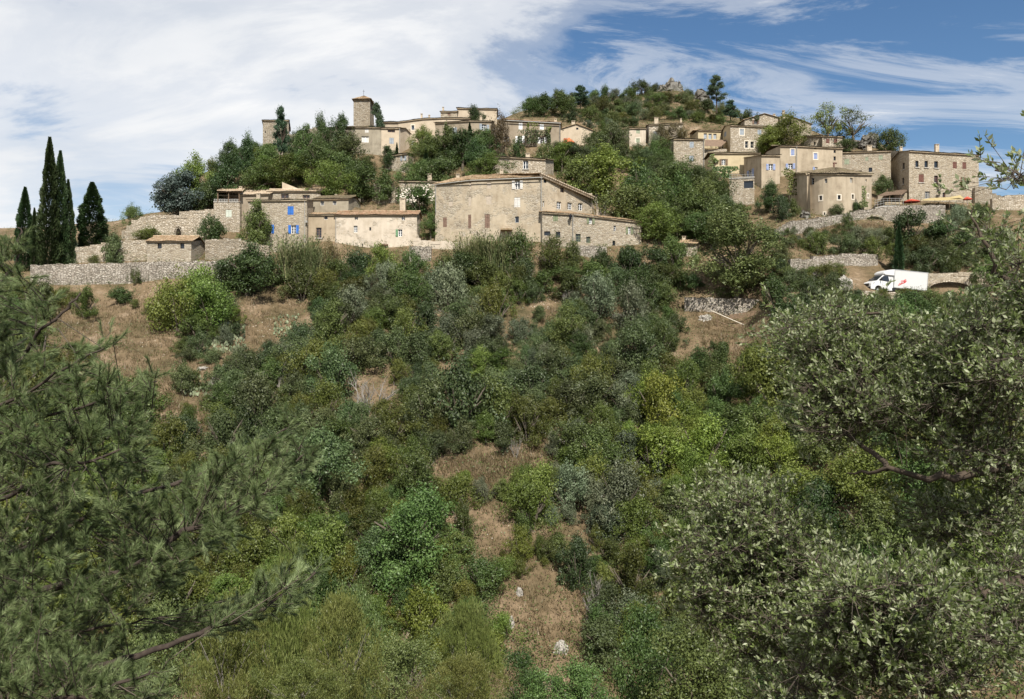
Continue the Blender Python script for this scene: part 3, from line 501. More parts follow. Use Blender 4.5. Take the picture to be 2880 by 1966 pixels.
def ground_mat():
    m, nt, L, bs = newmat('dry_ground')
    tc = N(nt, 'ShaderNodeTexCoord')
    n1 = N(nt, 'ShaderNodeTexNoise', i_Scale=0.22, i_Detail=9.0, i_Roughness=0.65); L(tc.outputs['Object'], n1.inputs['Vector'])
    r1 = ramp(nt, [(0.30, (0.075, 0.066, 0.034)), (0.46, (0.135, 0.100, 0.058)), (0.58, (0.190, 0.138, 0.086)), (0.75, (0.29, 0.23, 0.165))]); L(n1.outputs[0], r1.inputs[0])
    n2 = N(nt, 'ShaderNodeTexNoise', i_Scale=2.6, i_Detail=8.0, i_Roughness=0.7); L(tc.outputs['Object'], n2.inputs['Vector'])
    r2 = ramp(nt, [(0.3, 0.6), (0.7, 1.25)]); L(n2.outputs[0], r2.inputs[0])
    mu = N(nt, 'ShaderNodeMix', data_type='RGBA', blend_type='MULTIPLY'); mu.inputs['Factor'].default_value = 1; L(r1.outputs[0], mu.inputs['A']); L(r2.outputs[0], mu.inputs['B'])
    vo = N(nt, 'ShaderNodeTexVoronoi', feature='F1', i_Scale=2.1); L(tc.outputs['Object'], vo.inputs['Vector'])
    rv = ramp(nt, [(0.10, 1.0), (0.17, 0.0)]); L(vo.outputs['Distance'], rv.inputs[0])
    n3 = N(nt, 'ShaderNodeTexNoise', i_Scale=0.16, i_Detail=4.0); L(tc.outputs['Object'], n3.inputs['Vector'])
    r3 = ramp(nt, [(0.52, 0.0), (0.66, 1.0)]); L(n3.outputs[0], r3.inputs[0])
    st = N(nt, 'ShaderNodeMath', operation='MULTIPLY'); L(rv.outputs[0], st.inputs[0]); L(r3.outputs[0], st.inputs[1])
    mm = N(nt, 'ShaderNodeMix', data_type='RGBA'); L(st.outputs[0], mm.inputs['Factor']); L(mu.outputs['Result'], mm.inputs['A']); mm.inputs['B'].default_value = (0.50, 0.46, 0.39, 1)
    L(mm.outputs['Result'], bs.inputs['Base Color']); bs.inputs['Roughness'].default_value = 1.0; bs.inputs['Specular IOR Level'].default_value = 0.05
    bp = N(nt, 'ShaderNodeBump', i_Distance=0.25, i_Strength=0.8); L(n2.outputs[0], bp.inputs['Height']); L(bp.outputs[0], bs.inputs['Normal'])
    return m
M_GROUND = ground_mat()
def build_terrain():
    xs = np.concatenate([-np.geomspace(3500, 100, 22), np.arange(-98, 99, 1.25), np.geomspace(100, 3500, 22)])
    ys = np.concatenate([-np.geomspace(1500, 14, 14), np.arange(-12, 30, 3), np.arange(30, 176, 1.0), np.geomspace(178, 4000, 30)])
    X, Y = np.meshgrid(xs, ys); Z = ground(X.ravel(), Y.ravel())
    V = np.stack([X.ravel(), Y.ravel(), Z], 1); nx, ny = len(xs), len(ys)
    i = np.arange(nx - 1)[None, :] + nx * np.arange(ny - 1)[:, None]; i = i.ravel()
    Fc = np.stack([i, i + 1, i + nx + 1, i + nx], 1)
    o = link('ground', npmesh('ground', V, Fc, M_GROUND, True)); tag(o, 'dry grassy hillside rising from the ravine to the village', kind='structure')
build_terrain()
# ---------------------------------------------------------------- house builder
def fbox(mb, fr, s0, s1, z0, z1, o0, o1, m=0):
    A, u, n = fr
    P = []
    for z in (z0, z1):
        for s, o in ((s0, o1), (s1, o1), (s1, o0), (s0, o0)): q = A + u * s + n * o; P.append((q[0], q[1], z))
    mb.hexa(P, m)
def seg_frame(a, b):
    A = np.array((a[0], a[1], 0.0)); B = np.array((b[0], b[1], 0.0)); Ln = np.linalg.norm(B - A); u = (B - A) / Ln; n = np.array((u[1], -u[0], 0)); return A, u, n, Ln
rng = np.random.default_rng(5)
def tile_patch(mb, A, B, C, D, row=0.9, per=0.23):
    """canal tiles: A-B is the eave, D-C the ridge"""
    A, B, C, D = (np.asarray(p, float) for p in (A, B, C, D))
    wdt = max(np.linalg.norm(B - A), np.linalg.norm(C - D)); sl = max(np.linalg.norm(D - A), np.linalg.norm(C - B))
    k = max(2, int(wdt / per)); prof = np.array([0.0, 0.055, 0.075, 0.055]); nu = k * 4 + 1
    h = np.tile(prof, k); h = np.append(h, 0.0)
    nr = max(1, int(sl / row)); vs, hs = [], []
    for r in range(nr):
        j = np.repeat(rng.uniform(-0.016, 0.016, k), 4); j = np.append(j, 0)
        vs += [r / nr, (r + 1) / nr]; hs += [h + j + 0.035, h + j]
    nrm = np.cross(B - A, D - A); nrm /= np.linalg.norm(nrm) + 1e-9
    if nrm[2] < 0: nrm = -nrm
    uu = np.linspace(0, 1, nu)[:, None]; b0 = len(mb.v)
    wob = 0.03 * np.sin(uu[:, 0] * wdt * 0.9 + rng.uniform(0, 6)) + 0.02 * np.sin(uu[:, 0] * wdt * 2.3)
    for v, hh in zip(vs, hs):
        P = (A * (1 - uu) + B * uu) * (1 - v) + (D * (1 - uu) + C * uu) * v + nrm * (hh + wob)[:, None]
        mb.v += [tuple(p) for p in P.tolist()]
    for r in range(len(vs) - 1):
        for i in range(nu - 1): a = b0 + r * nu + i; mb.f.append([a, a + 1, a + nu + 1, a + nu]); mb.m.append(0)
def chimney(root, z, x0, y0, x1, y1, d, mat=None):
    (a, t), (b, bt) = ZP(z, x0, y0), ZP(z, x1, y1); L_, R_ = W(a, t, d), W(b, bt, d)
    w = R_[0] - L_[0]; cx = (L_[0] + R_[0]) / 2; zt, zb = L_[2], R_[2] - 0.5; hgt = zt - zb; dy = min(0.9, max(0.4, w * 0.8)); mb = MB()
    e = w * 0.06 if hgt > 2.5 else 0.0
    P = [(cx + sx * (w / 2 + (e * 2 if zz == 0 else 0)), d + dy * (sy + 1) / 2, zb if zz == 0 else zt - 0.24) for zz in (0, 1) for sx, sy in ((-1, -1), (1, -1), (1, 1), (-1, 1))]
    mb.hexa(P)
    for sx in (-1, 1): mb.box((cx + sx * w * 0.36, d + dy / 2, zt - 0.16), w * 0.22, dy * 0.9, 0.17)
    mb.box((cx, d + dy / 2, zt - 0.04), w * 1.16, dy * 1.16, 0.075)
    mb.build('chimney', mat or M_CHIM, root)
def wall_face(mb, fr, Ln, zb, za, zc, ops, m=0):
    """one facade with real openings; za, zc = top at left and right end"""
    A, u, n = fr
    cuts = sorted({0.0, Ln} | {c for o in ops for c in o[:2]})
    top = lambda s: za + (zc - za) * s / Ln
    pt = lambda s, z, o=0.0: (*(A + u * s + n * o)[:2], z)
    for s0, s1 in zip(cuts[:-1], cuts[1:]):
        if s1 - s0 < 1e-4: continue
        cov = sorted([o for o in ops if o[0] <= s0 + 1e-5 and o[1] >= s1 - 1e-5], key=lambda o: o[2]); z = zb
        for o in cov:
            if o[2] > z: mb.poly([pt(s0, z), pt(s1, z), pt(s1, o[2]), pt(s0, o[2])], m)
            z = o[3]
        mb.poly([pt(s0, z), pt(s1, z), pt(s1, top(s1)), pt(s0, top(s0))], m)
    for s0, s1, z0, z1, dp in ops:
        q = -dp
        mb.poly([pt(s0, z0), pt(s0, z1), pt(s0, z1, q), pt(s0, z0, q)], m); mb.poly([pt(s1, z1), pt(s1, z0), pt(s1, z0, q), pt(s1, z1, q)], m)
        mb.poly([pt(s0, z0, q), pt(s1, z0, q), pt(s1, z0), pt(s0, z0)], m); mb.poly([pt(s0, z1), pt(s1, z1), pt(s1, z1, q), pt(s0, z1, q)], m)
def window_parts(root, fr, style, s0, s1, z0, z1, o):
    w, hgt = s1 - s0, z1 - z0
    sur = o.get('sur')
    if sur:
        mb = MB(); e = 0.16
        fbox(mb, fr, s0 - e, s0, z0 - e, z1 + e, 0.0, 0.025); fbox(mb, fr, s1, s1 + e, z0 - e, z1 + e, 0.0, 0.025)
        fbox(mb, fr, s0, s1, z1, z1 + e, 0.0, 0.025); fbox(mb, fr, s0, s1, z0 - e, z0, 0.0, 0.025); mb.build('window_surround', M_SURR, root)
    if style == 'blank':
        mb = MB(); fbox(mb, fr, s0, s1, z0, z1, -0.10, -0.05); mb.build('blocked_window', M_BLANK, root); return
    def leafp(a, b, z0, z1, oa, ob, parent):
        mb = MB(); fbox(mb, fr, a, b, z0, z1, oa, ob)
        for zz in (0.18, 0.82): zc = z0 + (z1 - z0) * zz; fbox(mb, fr, a + 0.01, b - 0.01, zc - 0.05, zc + 0.05, ob, ob + 0.02)
        nb = max(2, int((b - a) / 0.14))
        for i in range(1, nb): s = a + (b - a) * i / nb; fbox(mb, fr, s - 0.006, s + 0.006, z0 + 0.02, z1 - 0.02, ob, ob + 0.008)
        return mb.build('shutter', o.get('sh', M_BROWN), parent)
    if style == 'shut':
        mid = (s0 + s1) / 2
        leafp(s0 + 0.01, mid - 0.012, z0 + 0.01, z1 - 0.01, -0.07, -0.03, root); leafp(mid + 0.012, s1 - 0.01, z0 + 0.01, z1 - 0.01, -0.07, -0.03, root)
        mb = MB(); fbox(mb, fr, s0, s1, z0, z1, -0.30, -0.22); mb.build('window_pane', M_GLASS, root)
        if o.get('sill'): mb = MB(); fbox(mb, fr, s0 - 0.12, s1 + 0.12, z0 - 0.12, z0 - 0.002, -0.02, 0.10); mb.build('window_sill', M_CONC, root)
        return
    t = 0.07 if w > 0.5 else 0.045; dp = -0.16; fm = o.get('f', M_WHITE if style != 'dark' else M_IRON); mb = MB()
    if style == 'dark': t = 0.03
    fbox(mb, fr, s0, s0 + t, z0, z1, dp - 0.05, dp); fbox(mb, fr, s1 - t, s1, z0, z1, dp - 0.05, dp)
    fbox(mb, fr, s0 + t, s1 - t, z1 - t, z1, dp - 0.05, dp); fbox(mb, fr, s0 + t, s1 - t, z0, z0 + t, dp - 0.05, dp)
    nx, ny = o.get('nx', 2), o.get('ny', 3)
    if style != 'dark':
        if nx > 1:
            for i in range(1, nx): s = s0 + w * i / nx; k = 0.045 if (nx == 2) else 0.02; fbox(mb, fr, s - k, s + k, z0 + t, z1 - t, dp - 0.045, dp - 0.005)
        for i in range(1, ny): z = z0 + hgt * i / ny; fbox(mb, fr, s0 + t, s1 - t, z - 0.018, z + 0.018, dp - 0.04, dp - 0.01)
    win = mb.build('window', fm, root)
    mb = MB(); fbox(mb, fr, s0 + t * 0.5, s1 - t * 0.5, z0 + t * 0.5, z1 - t * 0.5, dp - 0.06, dp - 0.035); mb.build('pane', o.get('pane', M_GLASS), win)
    if o.get('sill'): mb = MB(); fbox(mb, fr, s0 - 0.14, s1 + 0.14, z0 - 0.13, z0 - 0.002, -0.02, 0.12); mb.build('sill', M_CONC, win)
    if style == 'open':
        lw = max(0.32, w * 0.55); sd = o.get('side', 'LR')
        if 'L' in sd: leafp(s0 - lw - 0.02, s0 - 0.02, z0, z1, 0.03, 0.07, win)
        if 'R' in sd: leafp(s1 + 0.02, s1 + lw + 0.02, z0, z1, 0.03, 0.07, win)
def build_house(h):
    z = h['z']; P = []
    for x, y, d in h['ch']:
        px, py = ZP(z, x, y); P.append(W(px, py, d))
    i0, i1 = h['eave']; n = len(P); bpy_ = ZP(z, 0, h['base'])[1]
    zb = min((HY - bpy_) / F * p[1] for p in P) - 2.5
    org = np.array(((P[i0][0] + P[i1][0]) / 2, (P[i0][1] + P[i1][1]) / 2, (HY - bpy_) / F * P[i0][1]))
    root = empty(h['name'], org); tag(root, h['label'], h['cat'])
    rt, slope, dep = h['roof']; tn = math.tan(R(slope))
    a, b = P[i0], P[i1]; u = (b - a)[:2]; u = u / np.linalg.norm(u); bv = np.array((-u[1], u[0]))      # pointing away from the camera
    if i1 < n - 1: q = (P[i1 + 1] - P[i1])[:2]; dep = np.linalg.norm(q); bv = q / dep
    elif i0 > 0: q = (P[i0 - 1] - P[i0])[:2]; dep = np.linalg.norm(q); bv = q / dep
    if rt == 'custom': bv = np.array((0.35, 0.94)); dep = 8.5
    b3 = np.array((bv[0], bv[1], 0.0)); dz = np.array((0, 0, 1.0))
    # walls
    mb = MB(); ops = [[] for _ in range(n - 1)]; todo = []
    for w in h['win']:
        style, x0, y0, x1, y1, o = w; (pa, ta), (pb, tb) = ZP(z, x0, y0), ZP(z, x1, y1); pc = (pa + pb) / 2
        for s in range(n - 1):
            ca, cb = ZP(z, h['ch'][s][0])[0], ZP(z, h['ch'][s + 1][0])[0]
            if ca <= pc <= cb:
                A, uu, nn, Ln = seg_frame(P[s], P[s + 1]); S = []
                for p in (pa, pb):
                    kx = (p - CX) / F; den = uu[0] - kx * uu[1]; S.append((kx * A[1] - A[0]) / den)
                s0, s1 = max(0.06, S[0]), min(Ln - 0.06, S[1])
                if s1 - s0 < 0.12: s0, s1 = max(0.02, (s0 + s1) / 2 - 0.1), min(Ln - 0.02, (s0 + s1) / 2 + 0.1)
                yc = A[1] + uu[1] * (s0 + s1) / 2; z1, z0 = (HY - ta) / F * yc, (HY - tb) / F * yc
                ztop = min(P[s][2] + (P[s + 1][2] - P[s][2]) * q / Ln for q in (s0, s1)) - 0.05
                z1 = min(z1, ztop)
                if z1 - z0 < 0.15: break
                ops[s].append((s0, s1, z0, z1, 0.05 if style == 'blank' else 0.22)); todo.append(((A, uu, nn), style, s0, s1, z0, z1, o)); break
    for s in range(n - 1):
        A, uu, nn, Ln = seg_frame(P[s], P[s + 1]); side = h['extra'] == 'side_yellow' and s == 0
        wall_face(mb, (A, uu, nn), Ln, zb, P[s][2], P[s + 1][2], ops[s], 1 if side else 0)
    first, last = P[0], P[-1]
    if i0 == 0: bl = first + b3 * dep
    else: bl = first
    if i1 == n - 1: br = last + b3 * dep
    else: br = last
    ztl, ztr = P[i0][2], P[i1][2]
    rise = {'gable': 0, 'shed': dep * tn, 'flat': 0, 'hip': 0, 'pyr': 0, 'fan': 0, 'front_gable': 0, 'custom': -1.0}[rt]
    bl = np.array((bl[0], bl[1], ztl + rise)); br = np.array((br[0], br[1], ztr + rise))
    B_ = lambda p: (p[0], p[1], zb)
    if rt == 'front_gable':
        mb.poly([B_(br), B_(bl), (bl[0], bl[1], first[2]), (P[len(P) // 2] + b3 * dep), (br[0], br[1], last[2])])
    else: mb.poly([B_(br), B_(bl), bl, br])
    for p, q, on in ((first, bl, i0 == 0), (last, br, i1 == n - 1)):
        if not on: continue
        if rt == 'gable': mid = (p + np.array((q[0], q[1], p[2]))) / 2 + dz * dep / 2 * tn; mb.poly([B_(q), B_(p), p, mid, q])
        elif rt == 'front_gable': mb.poly([B_(q), B_(p), p, (q[0], q[1], p[2])])
        else: mb.poly([B_(q), B_(p), p, q])
    if i0 > 0 and rt == 'gable': pass
    mb.build('wall', [h['wall'], M_PLY] if h['extra'] == 'side_yellow' else h['wall'], root)
    for t in todo: window_parts(root, *t)
    # roof
    ov = 0.32; E = P[i0:i1 + 1]; m = len(E); nr = []
    for i in range(m):
        tt = (E[min(i + 1, m - 1)] - E[max(i - 1, 0)])[:2]; tt = tt / np.linalg.norm(tt); nr.append(np.array((tt[1], -tt[0], 0)))
    rb = MB(); lat = [np.zeros(3)] * m
    if m > 1 and rt not in ('fan', 'custom'):
        lat = [np.zeros(3) for _ in range(m)]
        t0 = (E[1] - E[0]); t1 = (E[-1] - E[-2]); lat[0] = -t0 / np.linalg.norm(t0) * 0.22; lat[-1] = t1 / np.linalg.norm(t1) * 0.22
    mt = h['tile']; row = h['rows']
    if rt in ('gable', 'shed'):
        half = dep / 2 if rt == 'gable' else dep + 0.2
        ev = [E[i] + nr[i] * ov - dz * (ov * tn - 0.03) + lat[i] for i in range(m)]; rg = [E[i] + b3 * half + dz * (half * tn + 0.03) + lat[i] for i in range(m)]
        for i in range(m - 1): tile_patch(rb, ev[i], ev[i + 1], rg[i + 1], rg[i], row)
        if rt == 'gable':
            bk = [E[i] + b3 * (dep + ov) - dz * (ov * tn - 0.03) + lat[i] for i in range(m)]
            for i in range(m - 1): tile_patch(rb, bk[i + 1], bk[i], rg[i], rg[i + 1], 3.0, 0.6)
            rb.tube([r_ + dz * 0.06 for r_ in rg], 0.13, 6)
    elif rt in ('hip', 'pyr', 'fan'):
        Q = list(E) + ([br, bl] if rt == 'fan' else [np.array((*(E[-1] + b3 * dep)[:2], E[-1][2])), np.array((*(E[0] + b3 * dep)[:2], E[0][2]))])
        c = sum(Q) / len(Q); rad = min(np.linalg.norm((q - c)[:2]) for q in Q); ap = np.array((c[0], c[1], max(q[2] for q in Q) + rad * tn))
        out = []
        for q in Q: v = (q - c); v[2] = 0; v = v / np.linalg.norm(v); k = ov * (1.4 if rt == 'pyr' else 1.15); out.append(q + v * k - dz * (0.10 if rt == 'pyr' else 0.02))
        for i in range(len(Q)):
            j = (i + 1) % len(Q); aa, bb = out[i], out[j]
            if np.linalg.norm(bb - aa) < 0.05: continue
            tile_patch(rb, aa, bb, ap + (bb - ap) * 0.02, ap + (aa - ap) * 0.02, row)
            if rt == 'pyr':
                rb.poly([aa - dz * 0.05, bb - dz * 0.05, Q[j] - dz * 0.02, Q[i] - dz * 0.02])
    elif rt == 'front_gable':
        l, ap, r_ = P[0], P[1], P[-1]; f0 = np.array((u[1], -u[0], 0)) * 0.25
        for p in (l, r_):
            v = p - ap; v = v / np.linalg.norm(v) * 0.35; e0 = p + v + f0 + dz * 0.03; e1 = p + v + b3 * (dep + 0.2) + dz * 0.03; k0 = ap + f0 + dz * 0.03; k1 = ap + b3 * (dep + 0.2) + dz * 0.03
            if p is l: tile_patch(rb, e1, e0, k0, k1, row)
            else: tile_patch(rb, e0, e1, k1, k0, row)
            n2 = MB()
    elif rt == 'flat':
        rb.poly([P[0] + dz * 0.0, P[-1], br, bl])
        for i in range(m - 1): A, uu, nn, Ln = seg_frame(E[i], E[i + 1]); fbox(rb, (A, uu, nn), -0.05, Ln + 0.05, E[i][2], E[i][2] + 0.12, -0.4, 0.06)
        mt = M_CONC
    elif rt == 'custom':
        Z4 = lambda x, y, d: W(*ZP(4, x, y), d)
        e = [Z4(118, 338, 117.2), Z4(480, 294, 115.2), Z4(1190, 264, 113.7)]; r0, r1 = Z4(520, 248, 119), Z4(1158, 226, 116.2)
        tile_patch(rb, e[1], e[2], r1, r0, row); tile_patch(rb, e[0], e[1], r0, Z4(330, 282, 119.5), row)
        v0, v1 = Z4(1158, 234, 113.6), Z4(1698, 470, 120.6); k0 = r0 + (v1 - v0) * 1.0
        tile_patch(rb, v1, k0, r0, v0 + dz * 0.05, row)
        tile_patch(rb, r1, e[2], v0, r1 + dz * 0.02, 2.0)
        # verge tiles along the slanting gable
        vb = MB(); cn = 26
        for i in range(cn):
            t = i / cn; t2 = (i + 0.86) / cn; pa, pb = v0 * (1 - t) + v1 * t, v0 * (1 - t2) + v1 * t2; dr = np.array((0.62, -0.78, 0))
            vb.tube([pa + dr * 0.10, pb + dr * 0.10], [0.15, 0.12], 6)
            vb.tube([pa + dr * 0.02 - dz * 0.30, pb + dr * 0.02 - dz * 0.30], [0.12, 0.09], 6)
        vb.build('verge_tiles', M_TILEP, root)
    ro = rb.build('roof', mt, root)
    if h['corn']:
        cb = MB()
        segs = [(E[i], E[i + 1]) for i in range(m - 1)]
        for p, q in segs:
            A, uu, nn, Ln = seg_frame(p, q)
            for pr, zl, zh in ((0.11, -0.27, -0.16), (0.22, -0.155, -0.045)):
                Pq = []
                for zz in (zl, zh):
                    for s, o in ((-0.04, pr), (Ln + 0.04, pr), (Ln + 0.04, -0.05), (-0.04, -0.05)):
                        w = A + uu * s + nn * o; Pq.append((w[0], w[1], (p[2] if s < Ln / 2 else q[2]) + zz))
                cb.hexa(Pq)
        cb.build('eave_cornice', M_CORN, root)
    for c in h['chim']: chimney(root, z, *c)
    h['root'] = root; h['P'] = P; h['org'] = org
    return root
def pipe(root, z, x, y0, y1, d, r=0.05):
    px, pa = ZP(z, x, y0); _, pb = ZP(z, x, y1); mb = MB(); mb.tube([W(px, pa, d), W(px, pb, d)], r, 6); mb.build('downpipe', M_ZINC, root)
BY = {}
for h in HOUSES: BY[h['name']] = build_house(h)
def build_wall(w):
    z = w['z']; pts = []
    for x, yt, yb, d in w['pts']:
        px, t = ZP(z, x, yt); _, b = ZP(z, x, yb); pts.append((W(px, t, d), (HY - b) / F * d))
    mb = MB(); th = w['thick']; rr = random.Random(len(w['pts']) * 7 + int(pts[0][0][0] * 10)); org = np.array((pts[0][0][0], pts[0][0][1], pts[0][1]))
    for q in range(len(pts) - 1):
        (a, za), (b, zb2) = pts[q], pts[q + 1]; A, uu, nn, Ln = seg_frame(a, b); zb = min(za, zb2) - 1.8
        ns = max(1, int(Ln / 0.7)); ops = []
        if w['arch']:
            ax0, ax1, ay0, ay1 = w['arch']; (p0, t0), (p1, t1) = ZP(z, ax0, ay0), ZP(z, ax1, ay1); S = []
            for p in (p0, p1): kx = (p - CX) / F; S.append((kx * A[1] - A[0]) / (uu[0] - kx * uu[1]))
            if S[0] >= 0 and S[1] <= Ln or (0 < (S[0] + S[1]) / 2 < Ln):
                s0, s1 = max(0.05, S[0]), min(Ln - 0.05, S[1]); yc = A[1] + uu[1] * (s0 + s1) / 2; zt, zs = (HY - t0) / F * yc, (HY - t1) / F * yc
                k = 24; r_ = (s1 - s0) / 2
                for i in range(k):
                    c0 = s0 + (s1 - s0) * i / k; c1 = s0 + (s1 - s0) * (i + 1) / k; cc = ((c0 + c1) / 2 - (s0 + s1) / 2) / r_
                    ops.append((c0, c1, zb + 0.2, zs + (zt - zs) * (0.12 + 0.88 * math.sqrt(max(0, 1 - cc * cc))), 2.6))
                am = MB(); vo = MB()
                fbox(am, (A, uu, nn), s0 - 0.2, s1 + 0.2, zb, zt + 0.3, -2.9, -2.58); am.build('arch_back', M_STG, None, org)
                bpy.context.scene.collection.objects[-1]['_arch'] = w['name']
                w['_ab'] = bpy.context.scene.collection.objects[-1]
                for i in range(k + 2):
                    t = math.pi * (i + 0.5) / (k + 2); cs, sn = -math.cos(t), math.sin(t); cxs = (s0 + s1) / 2 + cs * (r_ + 0.16); czz = zs + (zt - zs) * (0.25 + 0.75 * sn) + 0.14 * sn
                    fbox(vo, (A, uu, nn), cxs - 0.13, cxs + 0.13, czz - 0.13, czz + 0.13, 0.0, 0.03)
                w['_vo'] = vo
        wall_face(mb, (A, uu, nn), Ln, zb, a[2], b[2], ops)
        # coping of uneven stones
        for i in range(ns):
            s0, s1 = Ln * i / ns, Ln * (i + 1) / ns; tz = a[2] + (b[2] - a[2]) * (i + 0.5) / ns; hh = rr.uniform(0.05, 0.2)
            fbox(mb, (A, uu, nn), s0 + 0.01, s1 - 0.01, tz - 0.35, tz + hh, -th - rr.uniform(0, 0.05), rr.uniform(-0.02, 0.05))
        pb = lambda s, zz: (*(A + uu * s - nn * th)[:2], zz)
        mb.poly([pb(Ln, zb), pb(0, zb), pb(0, a[2]), pb(Ln, b[2])])
        if q == 0: mb.poly([(*A[:2], zb), (*A[:2], a[2]), pb(0, a[2]), pb(0, zb)])
        if q == len(pts) - 2: e = A + uu * Ln; mb.poly([(*e[:2], zb), pb(Ln, zb), pb(Ln, b[2]), (*e[:2], b[2])])
    if w['arch']:
        root = empty(w['name'], org); mb.build('masonry', w['mat'], root)
        o = w.get('_ab')
        if o: o.parent = root; o.location = (0, 0, 0)
        if '_vo' in w: w['_vo'].build('arch_ring', M_STP, root)
        tag(root, w['label'], w['cat'])
    else: tag(mb.build(w['name'], w['mat'], None, org), w['label'], w['cat'])
for w in WALLS: build_wall(w)
# ---------------------------------------------------------------- vegetation: meshes
def unit(v): return v / (np.linalg.norm(v, axis=-1, keepdims=True) + 1e-9)
def leaf_quads(C, Nrm, ln, wd, g, up=None, fold=0.0):
    """kite-shaped leaves at centres C with normals Nrm"""
    n = len(C); t = unit(np.cross(Nrm, unit(g.normal(size=(n, 3))))) if up is None else unit(up + g.normal(size=(n, 3)) * 0.35)
    b = unit(np.cross(Nrm, t)); ln = np.asarray(ln).reshape(-1, 1) * np.ones((n, 1)); wd = np.asarray(wd).reshape(-1, 1) * np.ones((n, 1))
    V = np.stack([C - t * ln * 0.5, C + b * wd * 0.5 + t * ln * 0.08, C + t * ln * 0.5, C - b * wd * 0.5 + t * ln * 0.08], 1).reshape(-1, 3)
    return V, np.arange(n * 4).reshape(-1, 4)
def crown_mesh(name, mat, seed, n=8000, lobes=18, leaf_=0.067, hm=1.2, zlo=0.06, lr=(0.20, 0.40), elong=0.55, flat=0.0, wisp=0.0, upright=0.0):
    """leaf clumps through the crown's volume, radius about 1, height hm"""
    g = np.random.default_rng(seed)
    lobes = int(lobes * 1.5); hm = hm * g.uniform(0.85, 1.25); u = zlo + (0.92 - zlo) * g.uniform(0, 1, lobes) ** 0.9; a = g.uniform(0, 6.283, lobes); env = np.sin(np.pi * (0.20 + 0.74 * (u - zlo) / (0.92 - zlo))) ** 0.7
    ph = g.uniform(0, 6.28, 3); lop = 1 + 0.32 * np.sin(2 * a + ph[0]) + 0.24 * np.sin(3 * a + ph[1]); lobes_ = lobes
    rr = env * lop * g.uniform(0.15, 0.95, lobes); r = g.uniform(*lr, lobes) * g.choice((0.6, 0.85, 1.0), lobes)
    C = np.stack([np.cos(a) * rr, np.sin(a) * rr, u * hm * (1 + 0.10 * np.sin(a + ph[2]))], 1)
    w = r ** 2; k = g.choice(lobes, n, p=w / w.sum()); dirs = unit(g.normal(size=(n, 3)))
    rad = r[k][:, None] * (0.32 + 0.70 * np.sqrt(g.uniform(size=(n, 1)))); rad = rad * (1 + wisp * np.abs(g.normal(size=(n, 1))) * (dirs[:, 2:3] > -0.2))
    ax = g.uniform(0.65, 1.35, (lobes, 3)); sp = unit(g.normal(size=(lobes, 6, 3)) + np.array((0, 0, 0.5))); isp = g.uniform(size=n) < 0.26
    sd = sp[k, g.integers(0, 6, n)]; dirs = np.where(isp[:, None], unit(sd + g.normal(size=(n, 3)) * 0.16), dirs); rad = np.where(isp[:, None], r[k][:, None] * g.uniform(0.7, 1.75, (n, 1)), rad)
    P = C[k] + dirs * rad * ax[k] * np.array((1, 1, 0.9 - flat))
    P[:, :2] /= np.percentile(np.linalg.norm(P[:, :2], axis=1), 96); low = zlo * hm * 0.5
    P[:, 2] = np.where(P[:, 2] < low, low + g.uniform(0.0, 0.25, n) * hm, P[:, 2])
    nr = unit(dirs * 0.7 + g.normal(size=(n, 3)) * 0.55 + np.array((0, 0, 0.35)))
    sz = leaf_ * g.uniform(0.6, 1.35, n)
    up = unit(dirs * 0.5 + np.array((0, 0, 1.0))) if upright else None
    V, Fc = leaf_quads(P, nr, sz, sz * elong, g, up)
    lt = g.uniform(-0.22, 0.22, lobes)
    tint = np.clip(0.5 + lt[k] + g.normal(size=n) * 0.2, 0, 1)
    return npmesh(name, V, Fc, mat, False, tint)
def cypress_mesh(name, mat, seed, n=11000):
    g = np.random.default_rng(seed); z = g.uniform(0, 1, n) ** 0.95; a = g.uniform(0, 6.283, n)
    lump = 1 + 0.16 * np.sin(a * 3 + z * 9 + seed) + 0.13 * np.sin(a * 5 - z * 23) + 0.10 * np.sin(a * 2 + z * 41)
    prof = np.interp(z, [0, 0.06, 0.3, 0.6, 0.82, 0.93, 1.0], [0.75, 0.95, 1.0, 0.74, 0.40, 0.17, 0.01]) * lump
    rr = prof * (0.72 + 0.33 * np.sqrt(g.uniform(size=n)))
    P = np.stack([np.cos(a) * rr + 0.10 * np.sin(z * 3.1) * z, np.sin(a) * rr, z], 1)
    nr = unit(np.stack([np.cos(a), np.sin(a), 0.2 + 0 * a], 1) + g.normal(size=(n, 3)) * 0.4)
    up = np.stack([np.cos(a) * 0.35, np.sin(a) * 0.35, np.ones(n)], 1)
    V, Fc = leaf_quads(P, nr, 0.0, 0.0, g, up)                       # placeholder sizes, rebuilt below with real proportions
    t = unit(up * np.array((1, 1, 0.16)) + g.normal(size=(n, 3)) * 0.06); b = unit(np.cross(nr, t))
    ln, wd = 0.26 * g.uniform(0.6, 1.3, (n, 1)), 0.13 * g.uniform(0.6, 1.3, (n, 1)); s = np.array((1, 1, 0.13))
    V = np.stack([P - t * ln * 0.5 * s, P + b * wd * 0.5 * s, P + t * ln * 0.6 * s, P - b * wd * 0.5 * s], 1).reshape(-1, 3)
    return npmesh(name, V, Fc, mat, False, np.clip(0.5 + g.normal(size=n) * 0.22, 0, 1))
